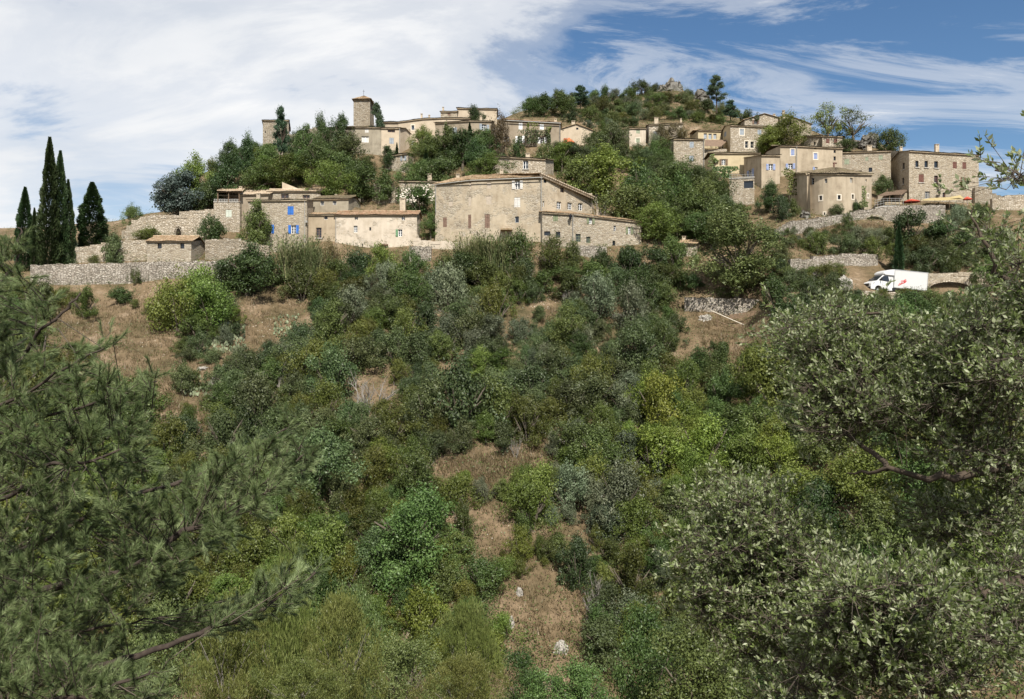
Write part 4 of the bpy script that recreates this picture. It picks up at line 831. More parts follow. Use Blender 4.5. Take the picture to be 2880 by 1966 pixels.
def pine_mesh(name, mat, seed, n=7980):
    g = np.random.default_rng(seed); nb = 26; P = []; tn = []
    for i in range(nb):
        z = 0.22 + 0.78 * (i + g.uniform(0, 0.8)) / nb; ln = np.interp(z, [0.2, 0.4, 0.75, 1.0], [0.75, 1.0, 0.62, 0.10]) * g.uniform(0.65, 1.1); a = g.uniform(0, 6.283)
        m = n // nb; t = g.uniform(0.35, 1.05, m) ** 0.8; c = np.stack([np.cos(a) * ln * t, np.sin(a) * ln * t, z + 0.05 * t], 1)
        P.append(c + g.normal(size=(m, 3)) * np.array((0.13, 0.13, 0.026))); tn.append(np.full(m, g.uniform(-0.18, 0.18)))
    P = np.concatenate(P); m = len(P); tn = np.concatenate(tn)
    t = unit(g.normal(size=(m, 3)) + np.array((0, 0, 0.8))); b = unit(np.cross(t, g.normal(size=(m, 3)))); s = np.array((1, 1, 0.4)); ln = 0.13 * g.uniform(0.7, 1.3, (m, 1)); wd = 0.05
    V = np.stack([P - t * ln * 0.5 * s, P + b * wd * 0.5 * s, P + t * ln * 0.5 * s, P - b * wd * 0.5 * s], 1).reshape(-1, 3)
    return npmesh(name, V, np.arange(m * 4).reshape(-1, 4), mat, False, np.clip(0.5 + tn + g.normal(size=m) * 0.2, 0, 1))
def reed_mesh(name, mat, seed, n=420):
    g = np.random.default_rng(seed); V = []; Fc = []; tint = []
    for i in range(n):
        a, r = g.uniform(0, 6.283), math.sqrt(g.uniform()) * 0.8; x, y = math.cos(a) * r, math.sin(a) * r; h = g.uniform(0.55, 1.0); le = g.normal(size=2) * 0.10 + np.array((x, y)) * 0.22
        w = 0.02; an = g.uniform(0, 3.14); dx, dy = math.cos(an) * w, math.sin(an) * w; b = len(V)
        for t in (0, 0.5, 1.0): V += [(x + le[0] * t * t * 2 - dx * (1 - t * 0.8), y + le[1] * t * t * 2 - dy * (1 - t * 0.8), h * (t - 0.12 * t ** 4)), (x + le[0] * t * t * 2 + dx * (1 - t * 0.8), y + le[1] * t * t * 2 + dy * (1 - t * 0.8), h * (t - 0.12 * t ** 4))]
        Fc += [(b, b + 1, b + 3, b + 2), (b + 2, b + 3, b + 5, b + 4)]; tt = g.uniform(0, 1); tint += [tt, tt]
        for q in range(4):
            t = g.uniform(0.3, 0.95); c = np.array((x + le[0] * t * t * 2, y + le[1] * t * t * 2, h * t)); aa = g.uniform(0, 6.283); L_ = g.uniform(0.18, 0.36); e = c + np.array((math.cos(aa) * L_, math.sin(aa) * L_, g.uniform(-0.02, 0.12))); b = len(V); p = np.array((-math.sin(aa), math.cos(aa), 0)) * 0.02
            m_ = (c + e) / 2 + np.array((0, 0, 0.05)); V += [tuple(c), tuple(m_ + p), tuple(e), tuple(m_ - p)]; Fc.append((b, b + 1, b + 2, b + 3)); tint.append(np.clip(tt + g.normal() * 0.15, 0, 1))
    return npmesh(name, V, Fc, mat, False, tint)
def stems_mesh(name, mat, seed, tall=False, r=0.06):
    rr = random.Random(seed); mb = MB()
    if tall:
        mb.tube([(0, 0, -0.25), (rr.uniform(-.03, .03), rr.uniform(-.03, .03), 0.2), (rr.uniform(-.06, .06), rr.uniform(-.06, .06), 0.5)], [r * 1.25, r, r * 0.8], 7, cap=False); z0 = 0.42
    else: z0 = -0.1
    for i in range(7 if tall else 6):
        a = 6.283 * i / 6 + rr.uniform(-.4, .4); l = rr.uniform(0.35, 0.7); z1 = rr.uniform(0.55, 0.95) if tall else rr.uniform(0.4, 0.8)
        m_ = (math.cos(a) * l * 0.4, math.sin(a) * l * 0.4, z0 + (z1 - z0) * 0.55); e = (math.cos(a) * l, math.sin(a) * l, z1)
        mb.tube([(0, 0, z0), m_, e], [r * 0.6, r * 0.42, r * 0.15], 5, cap=False)
        for q in range(2): a2 = a + rr.uniform(-.9, .9); mb.tube([m_, (m_[0] + math.cos(a2) * .3, m_[1] + math.sin(a2) * .3, m_[2] + rr.uniform(.1, .3))], [r * 0.3, r * 0.1], 4, cap=False)
    return mb.mesh(name, mat)
def bare_mesh(name, mat, seed, levels=4):
    rr = random.Random(seed); mb = MB()
    def br(p, d, l, r, lv):
        pts = [p]; q = Vector(p)
        for s in range(3): d = (d + Vector((rr.uniform(-.3, .3), rr.uniform(-.3, .3), rr.uniform(-.15, .25)))).normalized(); q = q + d * (l / 3); pts.append(tuple(q))
        mb.tube(pts, [r, r * 0.85, r * 0.7, r * 0.5], 4, cap=False)
        if lv:
            for i in range(rr.choice((2, 3, 3))): br(pts[rr.choice((1, 2, 3))], (d + Vector((rr.uniform(-1, 1), rr.uniform(-1, 1), rr.uniform(-.3, .7))) * 0.85).normalized(), l * rr.uniform(0.55, 0.8), r * 0.55, lv - 1)
    for i in range(4): a = 6.283 * i / 4 + rr.uniform(-.5, .5); br((0, 0, -0.1), Vector((math.cos(a) * 0.6, math.sin(a) * 0.6, 0.9)).normalized(), 0.45, 0.035, levels)
    return mb.mesh(name, mat)
M_BARK = plain('bark_grey', (0.12, 0.10, 0.075), 0.95, var=0.3, sc=6)
M_BARKD = plain('bark_dark', (0.06, 0.045, 0.032), 0.95, var=0.3, sc=6)
M_DEAD = plain('bleached_wood', (0.21, 0.19, 0.165), 0.9, var=0.2, sc=6)
L_OAK = leaf('leaf_holm_oak', (0.034, 0.05, 0.016), (0.07, 0.095, 0.032), (0.125, 0.15, 0.064))
L_BOX = leaf('leaf_box', (0.04, 0.052, 0.01), (0.08, 0.098, 0.018), (0.128, 0.145, 0.034))
L_GREEN = leaf('leaf_green', (0.036, 0.058, 0.013), (0.074, 0.108, 0.026), (0.125, 0.165, 0.05))
L_DARK = leaf('leaf_dark', (0.024, 0.042, 0.011), (0.048, 0.076, 0.02), (0.084, 0.118, 0.036), val=0.22)
L_LIME = leaf('leaf_lime', (0.06, 0.088, 0.014), (0.114, 0.15, 0.028), (0.172, 0.21, 0.05), trans=0.3)
L_YEL = leaf('leaf_yellow_green', (0.072, 0.098, 0.013), (0.132, 0.166, 0.026), (0.200, 0.230, 0.048), trans=0.3)
L_GREY = leaf('leaf_grey_green', (0.062, 0.08, 0.04), (0.115, 0.14, 0.076), (0.185, 0.208, 0.125))
L_RUST = leaf('leaf_rust', (0.070, 0.060, 0.022), (0.125, 0.100, 0.042), (0.165, 0.155, 0.060))
L_CEDAR = leaf('leaf_cedar', (0.040, 0.060, 0.050), (0.078, 0.108, 0.095), (0.140, 0.175, 0.160), val=0.1)
L_CYP = leaf('leaf_cypress', (0.016, 0.034, 0.012), (0.032, 0.058, 0.020), (0.060, 0.092, 0.034), val=0.1, trans=0.1)
L_PINEF = leaf('leaf_far_pine', (0.022, 0.042, 0.020), (0.046, 0.078, 0.036), (0.085, 0.125, 0.060), val=0.1)
L_REED = leaf('leaf_reed', (0.085, 0.110, 0.040), (0.150, 0.180, 0.070), (0.260, 0.240, 0.130), val=0.1)
L_OLIV = leaf('leaf_olive_tree', (0.055, 0.082, 0.022), (0.105, 0.14, 0.04), (0.175, 0.21, 0.08), val=0.1)
KIND = {}
def kind(k, mat, noun, adj, tall=False, nv=4, bark=None, sr=0.06, **kw):
    s = abs(hash(k)) % 1000 if False else sum(ord(c) * (i + 3) for i, c in enumerate(k))
    if k.startswith('cyp'): cm = [cypress_mesh('crown', mat, s + i) for i in range(nv)]
    elif k.startswith('pine'): cm = [pine_mesh('crown', mat, s + i) for i in range(nv)]
    elif k.startswith('reed'): cm = [reed_mesh('crown', mat, s + i) for i in range(nv)]
    else: cm = [crown_mesh('crown', mat, s + i * 17, **kw) for i in range(nv)]
    tm = [stems_mesh('trunk', bark or M_BARK, s + i, tall, sr) for i in range(2)]
    KIND[k] = dict(c=cm, t=tm, noun=noun, adj=adj, hm=[float(np.percentile([v.co.z for v in m_.vertices], 99.7)) for m_ in cm])
kind('oak', L_OAK, 'holm oak', 'dark grey-green', n=9880, lobes=22, leaf_=0.063)
kind('box', L_BOX, 'box bush', 'olive-brown', n=8740, lobes=26, leaf_=0.059, lr=(0.18, 0.34), wisp=0.16)
kind('green', L_GREEN, 'shrub', 'mid-green', n=9120, lobes=20, leaf_=0.067)
kind('dark', L_DARK, 'evergreen bush', 'deep green', n=9500, lobes=20, leaf_=0.067)
kind('lime', L_LIME, 'leafy bush', 'bright green', n=8360, lobes=24, leaf_=0.063, lr=(0.20, 0.36), wisp=0.2)
kind('yel', L_YEL, 'leafy bush', 'yellow-green', n=8360, lobes=24, leaf_=0.063, lr=(0.18, 0.34), wisp=0.22)
kind('grey', L_GREY, 'silvery bush', 'grey-green', n=9120, lobes=22, leaf_=0.056, lr=(0.2, 0.36), wisp=0.1)
kind('rust', L_RUST, 'rusty bush', 'brown', n=8740, lobes=20, leaf_=0.063)
TK = dict(hm=1.8, zlo=0.16, n=12160, lobes=34)
kind('tgreen', L_GREEN, 'tree', 'mid-green', True, leaf_=0.067, **TK)
kind('tdark', L_DARK, 'tree', 'deep green', True, leaf_=0.067, **TK)
kind('tlime', L_LIME, 'tree', 'bright green', True, leaf_=0.059, lr=(0.18, 0.34), wisp=0.2, **TK)
kind('toak', L_OAK, 'tree', 'grey-green', True, leaf_=0.063, **TK)
kind('cedar', L_CEDAR, 'cedar', 'blue-grey', True, 1, n=16000, lobes=44, leaf_=0.06, lr=(0.20, 0.34), hm=1.4, zlo=0.12, flat=0.2)
kind('tbig', L_OLIV, 'tree', 'olive-green leafy', True, 1, n=20000, lobes=64, leaf_=0.055, lr=(0.16, 0.30), hm=2.1, zlo=0.16)
kind('tbushy', L_GREEN, 'tree', 'bushy green', True, 1, n=26000, lobes=70, leaf_=0.042, lr=(0.16, 0.30), hm=1.5, zlo=0.10)
kind('tairy', L_LIME, 'tree', 'airy bright green', True, 2, n=4200, lobes=34, leaf_=0.06, lr=(0.14, 0.26), hm=1.8, zlo=0.36, wisp=0.15)
kind('cyp', L_CYP, 'cypress', 'dark')
kind('pine', L_PINEF, 'pine', 'dark', True, bark=M_BARKD)
kind('reed', L_REED, 'reed clump', 'tall green', nv=2)
for k in ('tgreen', 'tdark', 'tlime', 'toak', 'cedar', 'tbig', 'pine', 'tbushy', 'tairy'):
    KIND[k]['tall'] = True
BARE = [bare_mesh('branches', M_DEAD, 3 + i) for i in range(3)]
# ---------------------------------------------------------------- vegetation: placing
PXC = np.arange(-320, 3240, 12.0)
ZC = np.stack([ground(DS * (p - CX) / F, DS) for p in PXC])
def hit(px, py):
    i = int(np.clip((px + 320) / 12, 0, len(PXC) - 2)); t = np.clip((px - PXC[i]) / 12, 0, 1); z = ZC[i] * (1 - t) + ZC[i + 1] * t
    k_ = np.where(z >= DS * (HY - py) / F)[0]
    return float(DS[k_[0]]) if len(k_) else None
PLANTS = []     # (px, py_base, w_px)
prnd = random.Random(11); PV = [0]
def plant(px, ytop, ybase, w, k, label=None, group=None, d=None, cat=None, name=None):
    dd = d if d else hit(px, ybase)
    if dd is None: dd = 165.0
    x, z = dd * (px - CX) / F, (HY - ybase) / F * dd; hgt = (ybase - ytop) / F * dd; rad = w / 2 / F * dd; K = KIND[k]
    root = empty(name or K['noun'].replace(' ', '_'), (x, dd, z), prnd.uniform(0, 6.28))
    PV[0] += 1; vi = prnd.randrange(len(K['c'])); c = link('crown', K['c'][vi], root); t = link('trunk', K['t'][PV[0] % 2], root)
    s = hgt / K['hm'][vi] * (1.04 if not K.get('tall') else 1.0)
    c.scale = (rad, rad * prnd.uniform(0.75, 1.2), s)
    if k == 'cyp': t.scale = (rad * 1.2, rad * 1.2, hgt * 0.55)
    elif K.get('tall'): t.scale = (rad, rad, hgt * 0.8)
    else: t.scale = (rad, rad, hgt)
    tag(root, label, cat or ('tree' if K.get('tall') or k == 'cyp' else {'reed': 'reeds'}.get(k, K['noun'])), group)
    PLANTS.append((px, ybase, w, ytop)); return root
MAN = [
 (71, 536, 762, 46, 'cyp', 'short dark cypress at the far left, nearest the picture edge'), (140, 402, 764, 62, 'cyp', 'tallest of the dark cypresses at left'), (170, 438, 757, 46, 'cyp', 'second tallest dark cypress, just right of the tallest one'),
 (192, 515, 748, 34, 'cyp', 'slim cypress on the right side of the tall cypress group'), (259, 520, 695, 66, 'cyp', 'lone broad cypress right of the cypress group'), (97, 592, 760, 24, 'cyp', 'thin low cypress between the leftmost and tallest cypress'),
 (2528, 632, 790, 24, 'cyp', 'slim lone cypress standing above the white van'), (1116, 404, 474, 15, 'cyp', 'small slim cypress beside the gabled cottage'), (1198, 415, 490, 16, 'cyp', 'thin cypress in the trees below the balcony house'), (1321, 345, 400, 13, 'cyp', 'tiny cypress in front of the balcony house corner'),
 (497, 478, 612, 170, 'cedar', 'big blue-grey cedar above the arched wall'),
 (545, 430, 590, 120, 'tlime', 'light green tree behind the blue-grey cedar'), (630, 462, 590, 120, 'tdark', 'deep green tree between the cedar and the veranda house'), (695, 372, 520, 84, 'tdark', 'tall deep green tree left of the castle tower'), (580, 500, 600, 90, 'dark', 'dark shrub right of the cedar trunk'),
 (790, 300, 470, 62, 'pine', 'dark pine in front of the square castle tower'), (372, 570, 640, 62, 'green', 'green bush on the ridge left of the cedar'), (318, 648, 748, 84, 'oak', 'grey-green bush against the pale garden wall'),
 (160, 692, 752, 54, 'grey', 'small silvery olive bush below the tall cypresses, left one'), (186, 698, 752, 44, 'grey', 'small silvery olive bush below the tall cypresses, right one'), (265, 715, 760, 60, 'box', 'low olive-brown bush below the garden wall'),
 (600, 605, 690, 96, 'green', 'round green bush in front of the arched wall'), (420, 635, 680, 90, 'lime', 'low bright bush under the arched wall niche'), (722, 563, 726, 100, 'tgreen', 'round green tree in front of the blue-shuttered house'),
 (378, 740, 800, 48, 'green', 'bush hanging over the long terrace wall'), (500, 765, 935, 170, 'lime', 'big bright green bush below the terrace wall, left part'), (590, 790, 925, 170, 'lime', 'big bright green bush below the terrace wall, right part'), (545, 750, 900, 150, 'lime', 'tallest bright green bush rising in front of the terrace wall end'),
 (560, 880, 960, 140, 'green', 'low green bush at the foot of the big bright bush'), (440, 850, 900, 90, 'box', 'olive-brown bush left of the big bright bush'),
 (240, 805, 895, 110, 'box', 'olive bush on the dry slope under the terrace wall, left'), (345, 808, 855, 100, 'green', 'flat green bush on the dry slope under the terrace wall'), (110, 790, 900, 120, 'green', 'green bush at the left edge below the terrace wall'),
 (695, 680, 835, 200, 'tdark', 'broad deep green tree below the blue-shuttered house'), (640, 730, 820, 130, 'dark', 'deep green bush on the terrace wall end'), (760, 720, 810, 130, 'dark', 'deep green bush left of the tall reeds'), (835, 662, 790, 120, 'reed', 'tall green reeds below the tan house'), (870, 690, 800, 90, 'reed', 'shorter reeds right of the tall reeds below the tan house'),
 (850, 745, 850, 130, 'green', 'green bush at the foot of the tall reeds below the tan house'), (910, 750, 850, 90, 'box', 'olive bush at the right foot of the reeds below the tan house'), (1360, 735, 820, 130, 'green', 'green bush at the foot of the reeds under the tall plaster house'),
 (930, 675, 770, 110, 'rust', 'rounded rust-brown bush below the tan house'), (1010, 696, 790, 110, 'dark', 'deep green hedge bush under the left end of the long pale house'), (1085, 690, 800, 130, 'lime', 'bright green bush under the long pale house'), (1160, 700, 800, 100, 'green', 'green hedge bush under the right end of the long pale house'),
 (1212, 596, 676, 76, 'tgreen', 'small round tree between the long pale house and the tall plaster house'), (1180, 512, 604, 130, 'green', 'white-flowering bush above the long pale house roof'), (1245, 500, 610, 60, 'green', 'bush squeezed against the tall plaster house left corner'),
 (1330, 662, 770, 110, 'reed', 'tall reeds under the tall plaster house, left clump'), (1400, 655, 770, 120, 'reed', 'tall reeds under the tall plaster house, right clump'), (1462, 645, 775, 130, 'box', 'tall olive-brown bush in front of the tall plaster house'), (1545, 664, 775, 110, 'box', 'olive-brown bush below the tall plaster house corner'), (1610, 680, 760, 80, 'green', 'green bush left of the foundation wall'),
 (1310, 705, 810, 150, 'tdark', 'deep green tree under the tall reeds'), (1700, 696, 770, 90, 'dark', 'dark hedge under the annex, left part'), (1765, 694, 775, 110, 'dark', 'dark hedge under the annex, middle part'), (1840, 690, 780, 110, 'dark', 'dark hedge under the annex, right part'), (1680, 735, 820, 150, 'green', 'leafy bush below the foundation wall'), (1790, 755, 850, 140, 'dark', 'deep green bush below the annex hedge'), (1900, 660, 760, 120, 'green', 'green bush left of the hidden cottage'),
 (2075, 585, 872, 250, 'tbig', 'biggest leafy tree, right of centre, with a bare trunk foot'),
 (1690, 405, 570, 190, 'tlime', 'broad feathery tree above the annex roof'), (1620, 440, 560, 120, 'tgreen', 'leafy tree between the cottage and the feathery tree'), (1800, 450, 600, 110, 'tgreen', 'green tree right of the feathery tree'), (1765, 515, 645, 150, 'tgreen', 'green tree right of the annex chimney'), (1855, 565, 690, 140, 'tlime', 'bright tree between the annex and the hidden cottage'), (1935, 520, 640, 130, 'tgreen', 'green tree behind the big leafy tree, left'), (2000, 590, 700, 130, 'tgreen', 'green tree touching the big leafy tree'), (1900, 450, 560, 120, 'tgreen', 'leafy tree below the narrow stone house'), (2020, 500, 600, 110, 'tgreen', 'leafy tree left of the terrace block'),
 (1690, 370, 440, 100, 'dark', 'deep green bush right of the pink gabled house'), (1845, 375, 425, 44, 'grey', 'round silvery olive bush in front of the white stone house'), (1900, 350, 425, 100, 'rust', 'rust-brown bush below the two-chimney house'), (1865, 345, 420, 60, 'rust', 'smaller rust-brown bush left of the larger one'),
 (2200, 325, 440, 150, 'tlime', 'bright feathery tree in front of the three-storey house'), (2160, 360, 440, 100, 'tlime', 'bright bush left of the feathery tree by the three-storey house'), (2330, 288, 420, 110, 'tairy', 'left one of the two airy trees on the right skyline'), (2400, 302, 420, 120, 'tairy', 'right one of the two airy trees on the right skyline'), (2505, 360, 440, 72, 'tgreen', 'small round tree on the skyline above the green-shuttered stone house'), (2380, 385, 430, 60, 'green', 'low green bush at the foot of the two airy trees'),
 (2165, 505, 600, 90, 'tdark', 'dark round tree beside the rounded house'), (2235, 560, 610, 50, 'green', 'bush at the left foot of the rounded house'), (2200, 545, 620, 70, 'oak', 'grey-green bush below the dark round tree'), (2080, 570, 610, 60, 'green', 'trimmed hedge below the stone terrace block'), (2355, 573, 612, 54, 'oak', 'bush at the foot of the bowed front, left one'), (2412, 568, 606, 52, 'green', 'bush at the foot of the bowed front, right one'), (2478, 490, 560, 50, 'tgreen', 'pale green climber mass between the rounded and biggest stone house'), (2500, 500, 565, 40, 'dark', 'dark climber at the corner of the biggest stone house'),
 (2560, 590, 690, 150, 'dark', 'broad deep green bush below the terrace awnings'), (2650, 610, 690, 120, 'dark', 'deep green bush right of the broad one below the awnings'), (2690, 575, 650, 70, 'grey', 'silvery bush in front of the terrace wall at right'), (2380, 600, 650, 44, 'green', 'small green bush growing on the arched road wall'),
 (1255, 350, 460, 90, 'tgreen', 'tree below the balcony'), (1190, 352, 440, 90, 'tlime', 'yellowish tree left of the balcony house'), (1300, 362, 480, 120, 'tdark', 'large dark tree in front of the balcony house'), (1405, 320, 450, 80, 'rust', 'tall brownish tree between balcony house and vine-clad house'), (1450, 390, 480, 90, 'green', 'green bush under the vine-clad house, left'), (1540, 400, 480, 90, 'green', 'green bush under the vine-clad house, right'), (1370, 430, 520, 130, 'tlime', 'bright tree left of the stone cottage'), (1240, 440, 540, 120, 'tgreen', 'tree above the long-roofed house'), (1150, 450, 560, 90, 'tgreen', 'tree left of the long-roofed house chimney'),
 (1335, 296, 370, 72, 'tdark', 'round dark tree on the skyline in front of the hilltop house'), (1060, 290, 410, 40, 'pine', 'feathery conifer right of the bell tower'),
 (960, 320, 440, 80, 'tdark', 'dark tree left of the bell tower'), (905, 316, 450, 70, 'tdark', 'tall dark tree between the castle tower and the bell tower'), (860, 350, 470, 80, 'tgreen', 'tree right of the castle pine'), (985, 380, 500, 110, 'tgreen', 'wide tree in front of the grey church house corner'), (900, 400, 520, 130, 'tgreen', 'large green tree below the castle wall'), (1090, 410, 480, 60, 'tdark', 'small dark tree below the tan church house'),
 (930, 450, 570, 150, 'tlime', 'yellowish-green spreading tree in the middle of the left wood'), (800, 430, 540, 130, 'tlime', 'light green tree below the castle tower'), (730, 450, 560, 130, 'tgreen', 'green tree at the left of the wood above the gallery house'), (1020, 460, 570, 120, 'tgreen', 'green tree at the right of the wood above the long pale house'), (1090, 480, 570, 100, 'green', 'bush above the grey attic house'),
 (2185, 770, 885, 120, 'green', 'green bush right of the big leafy tree foot'), (2300, 648, 716, 92, 'box', 'olive bush on the bank below the rounded house, left'), (2382, 655, 722, 92, 'oak', 'grey-green bush on the bank below the rounded house'), (2455, 662, 732, 92, 'box', 'olive bush above the field wall, right end'), (2600, 688, 772, 116, 'oak', 'grey-green bush above the bridge'), (2668, 698, 778, 104, 'box', 'olive bush above the bridge, right one'), (2340, 765, 835, 104, 'oak', 'grey-green bush left of the van'), (2268, 775, 842, 96, 'green', 'green bush below the field wall'), (2452, 824, 885, 90, 'green', 'green bush in front of the van cab'), (2545, 826, 890, 100, 'dark', 'deep green bush in front of the van box'), (2625, 812, 885, 96, 'green', 'green bush below the bridge arch'),
 (2800, 645, 725, 130, 'oak', 'grey-green bush below the wall at the right edge'), (2775, 715, 800, 140, 'green', 'green bush right of the bridge, upper one'), (2850, 700, 795, 120, 'box', 'olive bush at the right edge above the road'), (2745, 800, 880, 120, 'green', 'green bush right of the bridge arch'), (2840, 800, 890, 130, 'oak', 'grey-green bush at the right edge below the road'), (2720, 640, 715, 110, 'dark', 'deep green bush left of the right edge wall'),
 (1880, 258, 292, 62, 'box', 'olive bush right below the highest crag'), (1848, 258, 298, 62, 'green', 'green bush left below the highest crag'), (1928, 256, 292, 56, 'oak', 'grey-green bush between the two crags'), (1905, 300, 335, 66, 'green', 'green bush below the lone grey boulder'), (1940, 285, 318, 60, 'box', 'olive bush right of the lone grey boulder'), (1870, 290, 325, 56, 'oak', 'grey-green bush left of the lone grey boulder'), (1985, 280, 318, 64, 'green', 'green bush below the second crag'),
 (1632, 240, 310, 50, 'pine', 'left pine on the wooded hilltop'), (1702, 238, 300, 54, 'tdark', 'umbrella-shaped tree on the hilltop skyline'), (2015, 212, 300, 58, 'pine', 'lone dark pine on the skyline right of the crags'), (2055, 282, 345, 50, 'pine', 'low dark conifer below the lone skyline pine'), (2100, 310, 360, 70, 'dark', 'dark thicket at the right end of the hilltop'),
 (1490, 270, 330, 60, 'tgreen', 'first tree at the left end of the hilltop wood'), (1530, 262, 330, 70, 'tdark', 'dark tree at the left of the hilltop wood'), (1580, 255, 330, 80, 'tgreen', 'green tree left of the hilltop pine'),
 (1160, 1370, 1660, 330, 'tbushy', 'big bushy green tree at lower centre'), (1075, 1480, 1650, 150, 'toak', 'grey-green tree left of the big bushy green tree'), (1625, 1502, 1660, 136, 'oak', 'neat round grey-green bush on the bare gully'), (1460, 1480, 1580, 100, 'yel', 'golden-olive bush left of the neat round bush'), (1515, 1500, 1575, 50, 'box', 'small golden-olive bush beside the neat round bush'),
 (1500, 1305, 1440, 150, 'lime', 'bright green bush below the grassy ledge'), (1600, 1255, 1350, 120, 'yel', 'yellow-green bush on the grassy ledge'), (1830, 1200, 1360, 200, 'yel', 'large yellow-green bush right of the grassy ledge'), (1980, 1170, 1340, 190, 'yel', 'large yellow-green bush beside the foreground tree, left'), (2120, 1200, 1330, 160, 'lime', 'bright green bush beside the foreground tree'), (2160, 1130, 1250, 150, 'green', 'green bush above the bright bush by the foreground tree'),
 (1740, 1290, 1480, 220, 'grey', 'large silvery shrub right of centre'), (1660, 1330, 1440, 110, 'grey', 'smaller silvery shrub left of the large silvery one'), (1290, 1000, 1230, 240, 'oak', 'largest holm oak in the middle of the slope'), (1200, 1060, 1220, 160, 'oak', 'holm oak left of the largest holm oak'), (1400, 1060, 1220, 150, 'green', 'green tree right of the largest holm oak'),
 (900, 1200, 1420, 220, 'toak', 'dark holm oak behind the pine tips at left centre'), (960, 1320, 1450, 150, 'oak', 'holm oak above the bushy green tree'), (2240, 830, 930, 170, 'dark', 'deep green bush right of the orchard wall'), (2190, 960, 1100, 180, 'green', 'broad green bush below the handrail'), (1560, 1210, 1290, 80, 'grey', 'grey bush on the grassy ledge'),
]
for m_ in MAN: plant(*m_)
# regions where the plants stand back: dry grass and bare earth
GRASS = [[(150, 850), (420, 830), (640, 950), (700, 830), (870, 790), (890, 850), (780, 960), (760, 1040), (650, 1080), (560, 1280), (420, 1290), (420, 1100), (280, 1050), (160, 960)],
         [(1230, 1300), (1460, 1268), (1830, 1212), (1880, 1226), (1520, 1296), (1400, 1350), (1380, 1400), (1330, 1400), (1320, 1340), (1240, 1345)],
         [(1330, 1380), (1390, 1380), (1440, 1500), (1540, 1540), (1560, 1480), (1700, 1490), (1720, 1640), (1660, 1850), (1560, 1850), (1420, 1740), (1350, 1600)],
         [(1930, 860), (2110, 910), (2150, 960), (2080, 1040), (1980, 980)], [(1500, 870), (1610, 870), (1570, 960), (1530, 960)], [(1700, 870), (1790, 870), (1740, 920)],
         [(2170, 660), (2500, 625), (2480, 660), (2180, 720)]]
KEEP = [(1260, 1295, 1440, 1328), (1450, 1276, 1520, 1296), (1345, 1430, 1390, 1550), (1455, 1630, 1545, 1800), (1580, 1700, 1630, 1810), (160, 880, 400, 960), (280, 960, 470, 1060), (700, 830, 860, 900), (690, 900, 780, 960), (1856, 225, 1922, 260), (1955, 255, 1992, 278), (1888, 290, 1910, 315), (1005, 1055, 1085, 1110), (739, 335, 812, 400), (945, 355, 1130, 425), (1095, 430, 1165, 470), (1130, 335, 1215, 360), (1222, 335, 1290, 385), (1318, 340, 1380, 370), (1415, 335, 1575, 400), (1576, 345, 1640, 400), (1768, 360, 1818, 405), (1825, 345, 1920, 372), (1900, 395, 1983, 465), (1965, 365, 2060, 400),
        (2055, 350, 2120, 425), (2095, 320, 2180, 345), (2005, 430, 2100, 465), (2095, 440, 2195, 500), (2195, 410, 2370, 480), (2055, 505, 2120, 560), (2310, 380, 2370, 415), (2370, 425, 2500, 500), (2505, 425, 2755, 562), (2245, 485, 2450, 590), (1410, 440, 1535, 500), (1225, 490, 1805, 690), (600, 530, 1190, 690),
        (90, 740, 640, 800), (330, 610, 600, 740), (1780, 560, 1830, 600), (2225, 700, 2470, 745), (2180, 600, 2660, 640), (2400, 765, 2720, 815), (1925, 840, 2180, 960), (1075, 520, 1180, 560), (1990, 860, 2140, 935), (1260, 1040, 1290, 1130)]
ANCH = [(1050, 850, 'box grey oak'), (950, 820, 'box dark green'), (1150, 800, 'lime green box'), (1400, 800, 'green box dark'), (1300, 900, 'grey oak box'), (1450, 1000, 'grey oak oak'), (1750, 950, 'oak grey oak'), (1600, 1120, 'box box oak'), (1700, 1080, 'grey oak'), (1900, 1080, 'box box oak'), (2050, 1050, 'box green'),
        (2180, 1050, 'green green lime'), (1900, 1250, 'yel yel lime'), (2050, 1220, 'yel lime green'), (1600, 1400, 'lime grey'), (1750, 1420, 'grey oak box'), (1050, 1120, 'oak oak box'), (850, 1000, 'oak grey box'), (800, 1150, 'box oak'), (900, 1550, 'green box lime'), (1450, 1650, 'box lime green'), (1000, 1750, 'green yel'), (1750, 1650, 'box green grey'), (2500, 1300, 'green lime green box'), (2400, 1700, 'lime green dark'), (200, 1500, 'box green lime'), (600, 1200, 'box box oak'), (300, 900, 'box green'), (1850, 830, 'dark green oak'), (1500, 780, 'green oak'),
        (2350, 680, 'box oak grey'), (2600, 720, 'box oak dark'), (2400, 850, 'green oak box'), (2700, 850, 'oak green'), (2100, 700, 'oak green'), (1700, 300, 'green box oak grey'), (1900, 310, 'box green grey dark'), (800, 480, 'tgreen tlime tdark'), (1000, 500, 'tgreen tlime'), (1300, 450, 'tgreen tdark'), (1600, 480, 'tgreen tlime toak'), (1850, 540, 'tgreen tdark toak'), (1950, 620, 'tgreen tdark'), (2050, 480, 'tgreen green')]
